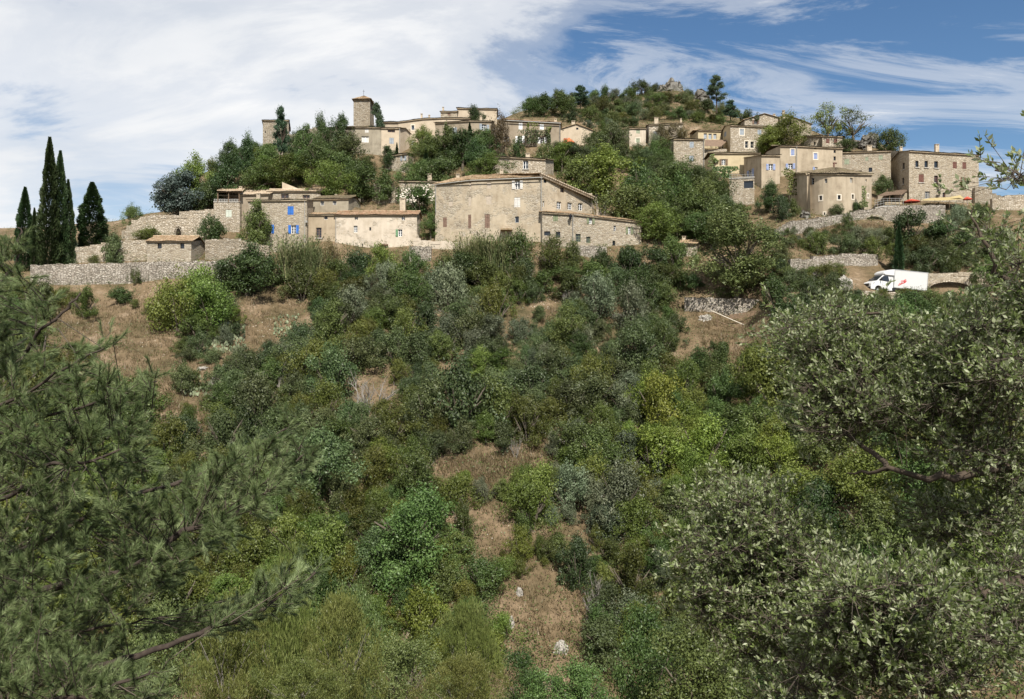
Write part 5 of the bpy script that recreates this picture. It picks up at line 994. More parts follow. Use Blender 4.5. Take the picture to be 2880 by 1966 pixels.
ZONES = [  # polygon of plant bases, width range (m), height ratio, wanted number, spacing, group, where words
 ([(560, 590), (600, 510), (730, 455), (830, 440), (1000, 440), (1160, 480), (1170, 560), (1080, 580), (900, 610), (640, 600)], (4.5, 8.0), (0.8, 1.1), 80, 0.24, 'trees of the wood below the castle', 'in the wood below the castle'),
 ([(1120, 450), (1300, 400), (1430, 420), (1600, 410), (1760, 420), (1900, 470), (2060, 570), (2050, 680), (1880, 690), (1810, 640), (1650, 530), (1530, 510), (1400, 500), (1230, 560), (1130, 560)], (3.4, 7.0), (0.8, 1.1), 170, 0.20, 'trees between the houses', 'among the houses at centre'),
 ([(1465, 345), (1500, 300), (1640, 275), (1760, 278), (1850, 255), (1930, 258), (2000, 275), (2130, 345), (2080, 352), (1900, 352), (1640, 365), (1480, 345)], (3.0, 5.4), (0.5, 0.72), 140, 0.25, 'scrub on the hilltop', 'on the hilltop above the village'),
 ([(0, 800), (420, 815), (640, 800), (900, 780), (1180, 790), (1320, 800), (1600, 775), (1880, 770), (1960, 800), (1940, 860), (2180, 930), (2300, 860), (2330, 960), (2330, 1320), (2200, 1340), (1900, 1300), (1850, 1210), (1450, 1270), (1230, 1290), (900, 1240), (500, 1300), (330, 1230), (160, 1000), (0, 960)], (2.8, 6.4), (0.6, 1.05), 300, 0.20, 'shrubs on the upper slope', None),
 ([(420, 1270), (500, 1300), (900, 1240), (1230, 1290), (1450, 1270), (1850, 1230), (2100, 1330), (2020, 1450), (1980, 1900), (700, 1900), (500, 1650), (420, 1500)], (2.2, 5.0), (0.65, 1.05), 230, 0.20, 'shrubs on the lower slope', None),
 ([(2150, 660), (2400, 640), (2700, 600), (2760, 610), (2740, 820), (2660, 880), (2300, 900), (2200, 800)], (2.6, 5.0), (0.55, 0.85), 90, 0.25, 'shrubs around the van', 'on the terraces around the white van'),
 ([(0, 700), (60, 690), (560, 650), (600, 690), (560, 735), (200, 750), (0, 800)], (1.6, 3.0), (0.6, 0.9), 14, 0.6, 'garden shrubs at left', 'in the garden beside the small stone house'),
 ([(2330, 930), (2880, 900), (2880, 1900), (2000, 1900), (2060, 1450), (2330, 1330)], (4.0, 7.0), (0.6, 0.9), 75, 0.24, 'bushes behind the right foreground tree', 'behind the right foreground tree'),
 ([(0, 1000), (160, 1020), (400, 1280), (420, 1500), (520, 1700), (700, 1900), (0, 1900)], (3.5, 6.0), (0.6, 0.9), 55, 0.26, 'bushes behind the near pine', 'behind the near pine'),
]
WHERE = [(300, 900, 'under the long terrace wall'), (650, 1150, 'by the white rocks on the dry slope'), (1000, 880, 'below the long pale house'), (1420, 860, 'below the tall plaster house'), (1800, 860, 'below the green-shuttered annex'), (1150, 1120, 'around the bleached dead tree'), (1650, 1080, 'in the middle of the slope'), (2050, 1000, 'below the pale handrail'), (2200, 1180, 'left of the right foreground tree'),
         (950, 1380, 'above the big bushy green tree'), (1550, 1280, 'along the grassy ledge'), (1550, 1650, 'around the bare stony gully'), (1150, 1780, 'at the bottom below the bushy tree'), (1850, 1500, 'right of the bare stony gully'), (560, 1500, 'right of the near pine'), (1950, 1800, 'at the bottom right of centre')]
ORD = 'first second third fourth fifth sixth seventh eighth ninth tenth eleventh twelfth thirteenth fourteenth fifteenth sixteenth seventeenth eighteenth nineteenth twentieth'.split()
def ordinal(i): return ORD[i] if i < 20 else ('twenty-' + ORD[i - 20] if i < 29 else ('thirtieth' if i == 29 else 'thirty-' + ORD[i - 30] if i < 39 else 'farthest'))
fill = []
zr = random.Random(29)
for poly, wr, hr, want, sp, grp, where in ZONES:
    xs_, ys_ = [p[0] for p in poly], [p[1] for p in poly]; got = 0; tries = 0
    while got < want and tries < want * 60:
        tries += 1; px, py = zr.uniform(min(xs_), max(xs_)), zr.uniform(min(ys_), max(ys_))
        if not in_poly(px, py, poly): continue
        if any(in_poly(px, py, g_) for g_ in GRASS) and zr.random() > 0.28: continue
        d = hit(px, py)
        if d is None: continue
        w = zr.uniform(*wr) * F / d; hh = w * zr.uniform(*hr); ks = min(ANCH, key=lambda a: (a[0] - px) ** 2 + (a[1] - py) ** 2)[2].split(); k = zr.choice(ks)
        if where is None and zr.random() < 0.16: k = zr.choice(('tgreen', 'toak', 'tgreen', 'tlime'))
        if any(in_poly(px, py, g_) for g_ in GRASS): w *= 0.5; hh *= 0.5
        if k[0] == 't' and k in KIND and KIND[k].get('tall'): hh *= 1.1
        if any(px - w * 0.4 < r[2] and px + w * 0.4 > r[0] and py - hh * 0.85 < r[3] and py > r[1] for r in KEEP): continue
        if any(abs(px - q[0]) < sp * (w + q[2]) * 1.0 and ((px - q[0]) ** 2 + ((py - q[1]) * 1.7) ** 2) ** 0.5 < sp * (w + q[2]) for q in PLANTS): continue
        wh = where or min(WHERE, key=lambda a: (a[0] - px) ** 2 + ((a[1] - py) * 1.2) ** 2)[2]
        fill.append((px, py, plant(px, py - hh, py, w, k, None, grp), k, wh)); got += 1
bykey = {}
for f_ in fill: bykey.setdefault((f_[3], f_[4]), []).append(f_)
for (k, wh), L_ in bykey.items():
    L_.sort(key=lambda f_: f_[0]); K = KIND[k]
    for i, f_ in enumerate(L_):
        f_[2]['label'] = (f"{ordinal(i)} {K['adj']} {K['noun']} from the left {wh}" if len(L_) > 1 else f"only {K['adj']} {K['noun']} {wh}")
# dead trees and bare bushes
for i, (px, yt, yb, w, lb) in enumerate([(1040, 1035, 1170, 170, 'large bleached dead tree among the holm oaks'), (1280, 835, 910, 110, 'grey leafless bush on the slope below the tall plaster house'), (1680, 1600, 1775, 100, 'pale leafless sapling beside the neat round bush'), (1450, 1215, 1290, 40, 'small pale leafless sapling at the grassy ledge'), (1075, 1195, 1260, 60, 'small dead bush near the big bleached tree'), (800, 1010, 1110, 80, 'bare grey bush by the white rocks'), (1690, 540, 650, 70, 'bare twiggy bush under the feathery tree'), (1590, 810, 860, 50, 'small grey dead bush below the foundation wall')]):
    P0, d = on_ground(px, yb); s = (yb - yt) / F * d; me = BARE[i % 3]; mz = max(v.co.z for v in me.vertices); mx = max(abs(v.co.x) for v in me.vertices)
    o = link('dead_tree', me, None, P0); o.scale = (w / 2 / F * d / mx, w / 2 / F * d / mx, s / mz); o.rotation_euler = (0, 0, i * 1.3); tag(o, lb, 'dead tree')
# rough grass and low scrub between the plants
def strew():
    g = np.random.default_rng(77); V = []; T = []; ncnt = 0
    pts = []
    for poly, cnt in zip(GRASS, (2400, 900, 450, 500, 300, 200, 700)):
        xs_, ys_ = [p[0] for p in poly], [p[1] for p in poly]; c = 0
        while c < cnt:
            px, py = g.uniform(min(xs_), max(xs_)), g.uniform(min(ys_), max(ys_))
            if in_poly(px, py, poly):
                c += 1; d = hit(px, py)
                if d: pts.append((d * (px - CX) / F, d))
    pts = np.array(pts); z = ground(pts[:, 0], pts[:, 1]); nb = 7; B = np.repeat(np.column_stack([pts, z]), nb, 0); n = len(B)
    B[:, :2] += g.normal(size=(n, 2)) * 0.22; a = g.uniform(0, 6.283, n); h = g.uniform(0.18, 0.55, n); le = g.normal(size=(n, 2)) * 0.16
    wv = np.stack([np.cos(a), np.sin(a), 0 * a], 1) * 0.035
    Vv = np.stack([B - wv - np.array((0, 0, 0.05)), B + wv - np.array((0, 0, 0.05)), B + np.column_stack([le, h])], 1).reshape(-1, 3)
    m = leaf('dry_grass_blade', (0.095, 0.070, 0.036), (0.170, 0.125, 0.068), (0.260, 0.200, 0.115), trans=0.2, val=0.0, hue=0.0)
    tag(link('dry_grass', npmesh('dry_grass', Vv, np.arange(n * 3).reshape(-1, 3), m, False, np.clip(0.5 + g.normal(size=n) * 0.25, 0, 1))), 'tawny dry grass covering the bare slopes', 'grass', kind='stuff')
    # low scrub
    pts = []
    while len(pts) < 16500:
        px, py = g.uniform(0, 2880), (g.uniform(560, 2000) if g.uniform() < 0.72 else g.uniform(300, 800))
        if 2380 < px < 2720 and 740 < py < 850: continue
        if any(in_poly(px, py, q) for q in GRASS) and g.uniform() > 0.3: continue
        d = hit(px, py)
        if d: pts.append((d * (px - CX) / F, d))
    for i in range(3500): pts.append((g.uniform(0, 62), g.uniform(150, 205)))
    pts = np.array(pts); z = ground(pts[:, 0], pts[:, 1]); nb = 20; B = np.repeat(np.column_stack([pts, z]), nb, 0); n = len(B); hh = np.repeat(g.uniform(0.25, 1.9, len(pts)) * np.where(np.hypot(pts[:, 0], pts[:, 1]) > 112, 0.6, 1.0), nb)
    B += g.normal(size=(n, 3)) * np.array((0.36, 0.36, 0.0)) * (0.5 + hh[:, None] * 0.7); B[:, 2] += g.uniform(0.0, 1.0, n) ** 0.8 * hh
    nr = unit(g.normal(size=(n, 3)) + np.array((0, -0.3, 0.7))); sz = g.uniform(0.09, 0.20, n); V, Fc = leaf_quads(B, nr, sz, sz * 0.6, g)
    m = leaf('low_scrub_leaf', (0.036, 0.055, 0.012), (0.075, 0.105, 0.024), (0.135, 0.16, 0.052), val=0.0, hue=0.0)
    tn = np.repeat(g.uniform(0.1, 0.9, len(pts)), nb)
    tag(link('low_scrub', npmesh('low_scrub', V, Fc, m, False, np.clip(tn + g.normal(size=n) * 0.12, 0, 1))), 'low mixed scrub and herbs between the bushes', 'scrub', kind='stuff')
strew()
# ---------------------------------------------------------------- house details
def ztube(root, z, pts, r, mat, name, k=6):
    mb = MB(); mb.tube([W(*ZP(z, x, y), d) for x, y, d in pts], r, k); return mb.build(name, mat, root)
def zbox(mb, z, x0, y0, x1, y1, d0, d1):
    (a, t), (b, bt) = ZP(z, x0, y0), ZP(z, x1, y1); p, q = W(a, t, d0), W(b, bt, d0); mb.box(((p[0] + q[0]) / 2, (d0 + d1) / 2, (p[2] + q[2]) / 2), q[0] - p[0], d1 - d0, p[2] - q[2])
def extras():
    r = BY['veranda_house']                                          # roofed terrace
    mb = MB(); tile_patch(mb, W(*ZP(2, 175, 208), 123.6), W(*ZP(2, 440, 214), 123.6), W(*ZP(2, 470, 184), 129), W(*ZP(2, 200, 184), 129), 0.4); mb.build('terrace_roof', M_TILEP, r)
    mb = MB(); zbox(mb, 2, 190, 232, 410, 320, 128.2, 128.5); mb.build('terrace_back_wall', M_PLK, r)
    mb = MB(); zbox(mb, 2, 185, 212, 410, 222, 123.9, 124.1); mb.build('eave_beam', M_TIMBER, r)
    mb = MB(); a, b = W(*ZP(2, 195, 255), 124.2), W(*ZP(2, 400, 262), 124.2); c, d_ = W(*ZP(2, 400, 240), 127), W(*ZP(2, 230, 240), 127); mb.poly([a, b, c, d_]); mb.build('sun_blind', M_BEIGE, r)
    for x in (190, 300, 408):
        mb = MB(); zbox(mb, 2, x - 4, 215, x + 4, 322, 123.9, 124.1); mb.build('post', M_TIMBER, r)
    mb = MB()
    for y in (292, 302): mb.tube([W(*ZP(2, 152, y), 124), W(*ZP(2, 412, y), 124)], 0.025, 5)
    for x in range(155, 412, 26): mb.tube([W(*ZP(2, x, 292), 124), W(*ZP(2, x, 322), 124)], 0.02, 4)
    mb.build('railing', M_WOODW, r)
    r = BY['gallery_house']; mb = MB(); A, B_, C = W(*ZP(2, 848, 116), 129), W(*ZP(2, 848, 190), 129), W(*ZP(2, 1030, 190), 129); dy = np.array((0, 0.4, 0))
    mb.poly([A, B_, C]); mb.poly([A + dy, C + dy, B_ + dy]); mb.poly([A, C, C + dy, A + dy]); mb.poly([A, A + dy, B_ + dy, B_]); mb.build('parapet', M_PLK, r)
    pipe(BY['blue_shuttered_house'], 2, 1078, 300, 850, 116.85); pipe(BY['tan_house'], 2, 1396, 450, 750, 117.8, 0.06)
    mb = MB(); zbox(mb, 2, 1085, 508, 1103, 530, 116.6, 116.95); mb.build('meter_box', M_ZINC, BY['blue_shuttered_house'])
    r = BY['long_pale_house']; mb = MB(); b0 = W(*ZP(2, 2222, 590), 117.0); b1 = W(*ZP(2, 2222, 810), 117.0); b2 = W(*ZP(2, 2330, 810), 115.9); k1 = np.array((0, 3.0, 0))
    pts = [W(*ZP(2, 2222 + 108 * t ** 2.2, 590 + 220 * t), 117 - 1.0 * t) for t in (0, .25, .5, .75, 1.0)]
    for p, q in zip(pts[:-1], pts[1:]): mb.poly([p, q, q + k1, p + k1])
    mb.poly([b1] + pts[::-1]); mb.build('buttress', M_PLP, r)
    mb = MB(); zbox(mb, 2, 1832, 748, 1926, 762, 116.8, 117.3); mb.build('lintel', M_TIMBER, r)
    r = BY['tall_plaster_house']; pipe(r, 4, 1170, 275, 885, 113.85, 0.06); pipe(r, 4, 156, 345, 600, 116.7, 0.05)
    mb = MB(); zbox(mb, 4, 778, 757, 890, 772, 113.6, 115); mb.build('door_canopy', M_TILE, r)
    mb = MB(); mb.tube([W(*ZP(4, 120, 343), 117.0), W(*ZP(4, 485, 300), 115.0), W(*ZP(4, 1185, 270), 113.55)], 0.07, 6); mb.build('gutter', M_ZINC, r)
    r = BY['green_shuttered_annex']; pipe(r, 4, 1474, 622, 905, 112.45, 0.05)
    mb = MB(); c = W(*ZP(4, 1450, 655), 112.2); mb.tube([c + (0.35, 0.35, -0.1), c + (0.1, 0.1, -0.25), c + (0, 0, -0.3)], 0.025, 5); mb.tube([c - (0, 0, .3), c + (0, 0, 0.25)], [0.14, 0.24], 6); mb.tube([c + (0, 0, 0.25), c + (0, 0, 0.5)], [0.27, 0.04], 6)
    lo = mb.build('wall_lantern', M_IRON, None, c); tag(lo, 'black wall lantern on the green-shuttered annex', 'lantern')
    r = BY['vine_clad_house']; mb = MB(); mb.tube([W(*ZP(5, 800, 268), 146.6), W(*ZP(5, 1358, 297), 144.6)], 0.09, 6); mb.build('gutter', M_ZINC, r); pipe(r, 5, 1349, 297, 520, 144.8)
    r = BY['balcony_house']; mb = MB(); zbox(mb, 5, 245, 432, 345, 440, 144.0, 145.4); mb.build('balcony_slab', M_CONC, r)
    mb = MB()
    for y in (402, 430): mb.tube([W(*ZP(5, 246, y), 144.1), W(*ZP(5, 344, y), 144.1)], 0.025, 4)
    for x in range(246, 346, 9): mb.tube([W(*ZP(5, x, 402), 144.1), W(*ZP(5, x, 434), 144.1)], 0.015, 4)
    mb.build('balcony_railing', M_IRON, r)
    pipe(BY['tan_church_house'], 3, 1611, 512, 760, 146.3); pipe(BY['narrow_stone_house'], 8, 1186, 1095, 1560, 144.3)
    r = BY['bell_tower']; mb = MB(); c = W(*ZP(3, 1245, 172), 152); mb.tube([c - (0, 0, .3), c + (0, 0, 1.0)], 0.03, 5); mb.tube([c + (-0.2, 0, 0.7), c + (0.2, 0, 0.7)], 0.025, 5); mb.build('cross', M_IRON, r)
    r = BY['terrace_block']; mb = MB()
    for y in (765, 785, 805): mb.tube([W(*ZP(6, 1168, y), 126.9), W(*ZP(6, 1395, y), 126.0)], 0.025, 5)
    for x in range(1170, 1400, 24): mb.tube([W(*ZP(6, x, 765), 126.6), W(*ZP(6, x, 806), 126.6)], 0.02, 4)
    mb.build('railing', M_ZINC, r)
    r = BY['stained_tall_house']; mb = MB(); mb.tube([W(*ZP(6, 2143, 740), 132.9), W(*ZP(6, 2143, 655), 132.9)], 0.13, 8); mb.tube([W(*ZP(6, 2135, 660), 132.9), W(*ZP(6, 2168, 660), 132.9)], 0.12, 8); mb.build('stove_pipe', M_RBROWN, r); pipe(r, 6, 1796, 503, 740, 132.3)
    r = BY['rounded_house']; mb = MB()
    lo_, hi = [W(*ZP(7, x, 880), d) for x, d in ((706, 117.2), (738, 115.6))], [W(*ZP(7, x, 556), d) for x, d in ((716, 117.3), (734, 116.9))]
    bk = np.array((0, 2.0, 0)); mb.hexa([lo_[0], lo_[1], lo_[1] + bk, lo_[0] + bk, hi[0], hi[1], hi[1] + bk, hi[0] + bk]); mb.build('buttress', M_PLD, r)
extras()
def creeper(name, label, polys, z, d, mat, n, size=0.22, seed=1, stem=None):
    g = np.random.default_rng(seed); P = []
    for poly in polys:
        xs_, ys_ = [p[0] for p in poly], [p[1] for p in poly]; c = 0
        while c < n // len(polys):
            x, y = g.uniform(min(xs_), max(xs_)), g.uniform(min(ys_), max(ys_))
            if in_poly(x, y, poly): P.append(W(*ZP(z, x, y), d - g.uniform(0.03, 0.35))); c += 1
    P = np.array(P); org = np.array((P[:, 0].mean(), d, P[:, 2].min())); nr = unit(np.array((0, -0.8, 0.5)) + g.normal(size=(len(P), 3)) * 0.45); sz = size * g.uniform(0.6, 1.3, len(P)); V, Fc = leaf_quads(P - org, nr, sz, sz * 0.75, g)
    root = empty(name, org); link('foliage', npmesh('foliage', V, Fc, mat, False, np.clip(0.5 + g.normal(size=len(P)) * 0.25, 0, 1)), root)
    mb = MB(); c0 = P.mean(0); mb.tube([(org[0], d - 0.05, org[2] - 0.5), (org[0] + 0.2, d - 0.06, c0[2]), (c0[0], d - 0.06, P[:, 2].max() - 0.2)], [0.06, 0.04, 0.015], 5); mb.build('stem', M_BARKD, root)
    tag(root, label, 'climber')
creeper('climbing_vine', 'dark vine climbing between the white shutters of the vine-clad house', [[(945, 358), (1225, 358), (1250, 420), (1235, 480), (1215, 400), (1150, 420), (1130, 490), (1030, 490), (1005, 400), (950, 385)], [(1215, 400), (1255, 400), (1262, 470), (1240, 480)]], 5, 145.2, L_DARK, 900, 0.3, 4)
creeper('climbing_vine', 'light green vine streaks high on the vine-clad house', [[(1070, 285), (1140, 290), (1135, 360), (1075, 358)], [(1025, 310), (1050, 290), (1055, 358), (1030, 358)], [(1215, 330), (1270, 330), (1240, 400)]], 5, 145.2, L_YEL, 260, 0.26, 5)
creeper('ivy', 'ivy on the left corner of the yellowish plastered house', [[(990, 575), (1030, 570), (1020, 690), (960, 700)], [(1020, 600), (1070, 640), (1030, 660)]], 6, 137.9, L_GREEN, 300, 0.25, 6)
creeper('ivy', 'bright creeper left of the rounded house', [[(1650, 740), (1700, 700), (1790, 750), (1780, 830), (1720, 820)], [(1720, 830), (1800, 800), (1800, 960), (1700, 960)]], 6, 121, L_LIME, 520, 0.26, 7)
creeper('ivy', 'dark ivy strip on the right side of the rounded house', [[(1120, 640), (1155, 640), (1150, 790), (1120, 790)], [(1100, 760), (1170, 760), (1160, 800), (1100, 800)]], 7, 115.2, L_GREEN, 350, 0.22, 8)
creeper('creeper', 'light green leafy pergola below the grey-shuttered yellowish house', [[(1000, 690), (1240, 690), (1260, 720), (1190, 740), (1180, 800), (1010, 790)]], 6, 132, L_GREEN, 900, 0.28, 9)
for i, (zz, x, y, d, a) in enumerate([(7, 1700, 565, 129.6, 0), (7, 1700, 600, 129.8, 0), (7, 1705, 640, 129.9, 0), (7, 1695, 690, 129.9, 0)]):
    creeper('wall_plant', ['top', 'second', 'third', 'lowest'][i] + ' green tuft growing from the biggest stone house facade', [[(x - 10, y - 10), (x + 12, y - 8), (x + 8, y + 12), (x - 8, y + 10)]], zz, d, L_GREEN, 70, 0.2, 20 + i)
# ---------------------------------------------------------------- awnings, parasols, terraces
def parasol(label, px, ytop, yedge, w, ybase, d, mat, mat2=None):
    c = W(px, ytop, d); r = w / 2 / F * d; ze = (HY - yedge) / F * d; zb = (HY - ybase) / F * d; root = empty('parasol', (c[0], d, zb)); tag(root, label, 'parasol')
    for part, mt, rng_ in (('canopy', mat, range(0, 8)),) if not mat2 else (('canopy', mat, range(0, 4)), ('canopy', mat2, range(4, 8))):
        mb = MB()
        for k in rng_:
            a0, a1 = 6.283 * (k + 0.5) / 8, 6.283 * (k + 1.5) / 8; p, q = (np.array((c[0] + math.cos(a) * r, d + math.sin(a) * r, ze)) for a in (a0, a1)); mb.poly([c, p, q]); mb.poly([p, p - (0, 0, 0.15), q - (0, 0, 0.15), q])
        mb.build(part, mt, root)
    mb = MB(); mb.tube([(c[0], d, zb), (c[0], d, c[2] + 0.1)], 0.035, 6); mb.build('pole', M_WOODW, root)
    mb = MB()
    for k in range(8): a = 6.283 * (k + 0.5) / 8; mb.tube([(c[0], d, c[2] - 0.05), (c[0] + math.cos(a) * r * 0.97, d + math.sin(a) * r * 0.97, ze - 0.03)], 0.012, 4)
    mb.build('ribs', M_WOODW, root)
parasol('orange and beige parasol in front of the pink gabled house', *ZP(5, 1435, 432), ZP(5, 0, 480)[1], 34, ZP(5, 0, 530)[1], 146, M_BEIGE, M_ORANGE)
mb = MB(); c = W(*ZP(5, 1402, 478), 144.5); mb.box(c, 0.65, 0.5, 0.55); mb.box(c + (0, 0.3, 0.45), 0.6, 0.12, 0.6); tag(mb.build('garden_chair', M_RED, None, c - (0, 0, 0.3)), 'small bright red garden chair under the orange parasol', 'chair')
parasol('red parasol beside the dark terrace shelter of the biggest stone house', *ZP(10, 875, 362), ZP(10, 0, 405)[1], 46, ZP(10, 0, 490)[1], 124.5, M_RED)
parasol('red parasol half hidden by leaves right of the yellow awning', *ZP(10, 1840, 320), ZP(10, 0, 362)[1], 24, ZP(10, 0, 470)[1], 125.5, M_RED)
root = empty('terrace_awning', W(*ZP(10, 1380, 480), 124)); tag(root, 'long yellow awning over the terrace of the biggest stone house', 'awning')
mb = MB(); A, B_, C, D_ = W(*ZP(10, 1020, 388), 123.5), W(*ZP(10, 1780, 366), 124), W(*ZP(10, 1750, 320), 128), W(*ZP(10, 1180, 352), 128); G = [[A * (1 - s) + B_ * s - (0, 0, 0.12 * math.sin(math.pi * s)) for s in np.linspace(0, 1, 9)], [D_ * (1 - s) + C * s for s in np.linspace(0, 1, 9)]]
mb.grid(G); mb.build('canvas', M_YEL, root)
mb = MB(); T = W(*ZP(10, 1720, 298), 126); mb.poly([T, W(*ZP(10, 1545, 330), 125), W(*ZP(10, 1755, 352), 124.5)]); mb.build('canvas', M_YEL, root)
for x in (1030, 1280, 1530, 1770): mb = MB(); mb.tube([W(*ZP(10, x, 380), 123.8), W(*ZP(10, x, 520), 123.8)], 0.04, 5); mb.build('post', M_TIMBER, root)
root = empty('terrace_shelter', W(*ZP(10, 500, 480), 122)); tag(root, 'dark timber lean-to shelter at the left of the biggest stone house', 'shelter')
mb = MB(); tile_patch(mb, W(*ZP(10, 268, 322), 120.5), W(*ZP(10, 700, 300), 122), W(*ZP(10, 815, 212), 130), W(*ZP(10, 470, 232), 129), 0.6); mb.build('roof', M_AWN, root)
for x, y, d in ((290, 318, 121), (500, 310, 121.5), (690, 300, 122.2)): mb = MB(); mb.tube([W(*ZP(10, x, y), d), W(*ZP(10, x, 500), d)], 0.07, 6); mb.build('post', M_TIMBER, root)
mb = MB(); mb.poly([W(*ZP(10, 270, 500), 127), W(*ZP(10, 800, 480), 128.5), W(*ZP(10, 800, 260), 128.5), W(*ZP(10, 300, 300), 127)]); mb.build('back_wall', M_PLB, root)
root = empty('terrace_deck', W(*ZP(10, 500, 500), 120)); tag(root, 'small terrace with a grey metal railing beside the rounded house', 'terrace')
mb = MB(); p0, p1, p2 = W(*ZP(10, 250, 512), 119), W(*ZP(10, 400, 478), 119.6), W(*ZP(10, 738, 478), 120.6); b_ = np.array((0, 7, 0)); dn = np.array((0, 0, 1.2)); mb.poly([p0, p1, p2, p2 + b_, p0 + b_]); mb.poly([p0 - dn, p1 - dn, p1, p0]); mb.poly([p1 - dn, p2 - dn, p2, p1]); mb.build('slab', M_CONC, root)
mb = MB()
for o_ in (0.35, 0.7, 1.05): mb.tube([p0 + (0, -.05, o_), p1 + (0, -.05, o_), p2 + (0, -.05, o_)], 0.03, 5)
for t in range(9):
    q = p0 + (p1 - p0) * (t / 3) if t < 3 else p1 + (p2 - p1) * ((t - 3) / 5); mb.tube([q, q + (0, 0, 1.05)], 0.03, 5)
mb.build('railing', M_ZINC, root)
mb = MB(); mb.poly([p1 + (0.2, 0.05, 0.15), p2 + (-0.2, 0.05, 0.15), p2 + (-0.2, 0.05, 0.5), p1 + (0.2, 0.05, 0.5)]); mb.build('wood_panel', M_BEIGE, root)
root = empty('brown_awning', W(*ZP(8, 1360, 1230), 147)); tag(root, 'brown awning over the terrace between the narrow and the three-storey stone house', 'awning')
mb = MB(); A, B_, C, D_ = W(*ZP(8, 1200, 1190), 145.5), W(*ZP(8, 1430, 1198), 146.5), W(*ZP(8, 1540, 1100), 151), W(*ZP(8, 1205, 1102), 151)
mb.grid([[A * (1 - s) + B_ * s for s in np.linspace(0, 1, 7)], [D_ * (1 - s) + C * s for s in np.linspace(0, 1, 7)]]); mb.build('canvas', M_AWN, root)
for s in np.linspace(0, 1, 7): mb = MB(); mb.tube([A * (1 - s) + B_ * s - (0, 0, .04), D_ * (1 - s) + C * s - (0, 0, .04)], 0.04, 5); mb.build('rafter', M_TIMBER, root)
for x in (1290, 1440): mb = MB(); mb.tube([W(*ZP(8, x, 1195), 146.2), W(*ZP(8, x, 1250), 146.2)], 0.04, 5); mb.build('post', M_TIMBER, root)
# ---------------------------------------------------------------- hand rail on the path
root = empty('hand_rail', on_ground(2060, 905)[0]); tag(root, 'long pale wooden hand rail on the slope below the big leafy tree', 'railing')
ra, rb_ = W(2001, 874, 99.5), W(2148, 936, 94.5); mb = MB(); mb.tube([ra, (ra + rb_) / 2 - (0, 0, 0.05), rb_], 0.055, 6); mb.build('rail', M_SURR, root)
for t in (0.12, 0.36, 0.6, 0.86): q = ra * (1 - t) + rb_ * t; mb = MB(); mb.tube([q - (0, 0, 1.7), q + (0, 0, 0.22)], 0.035, 5); mb.build('post', M_TIMBER, root)
mb = MB(); q0, q1 = W(2015, 902, 97.5), W(2076, 926, 95.5); mb.tube([q0, q1], 0.06, 5); mb.build('edge_log', M_TIMBER, root)
root = empty('garden_fence', on_ground(2090, 890)[0]); tag(root, 'low grey board fence below the big leafy tree', 'fence')
for i in range(7):
    t = i / 7; a, b = W(2052 + 82 * t, 887 - 12 * t, 99.2), W(2052 + 82 * (i + 0.9) / 7, 887 - 12 * (i + .9) / 7, 99.2); mb = MB(); mb.poly([a - (0, 0, .5), b - (0, 0, .5), b + (0, 0, .1), a + (0, 0, .1)]); mb.poly([a + (0, .04, .1), b + (0, .04, .1), b + (0, .04, -.5), a + (0, .04, -.5)]); mb.build('board', M_TIMBER, root)
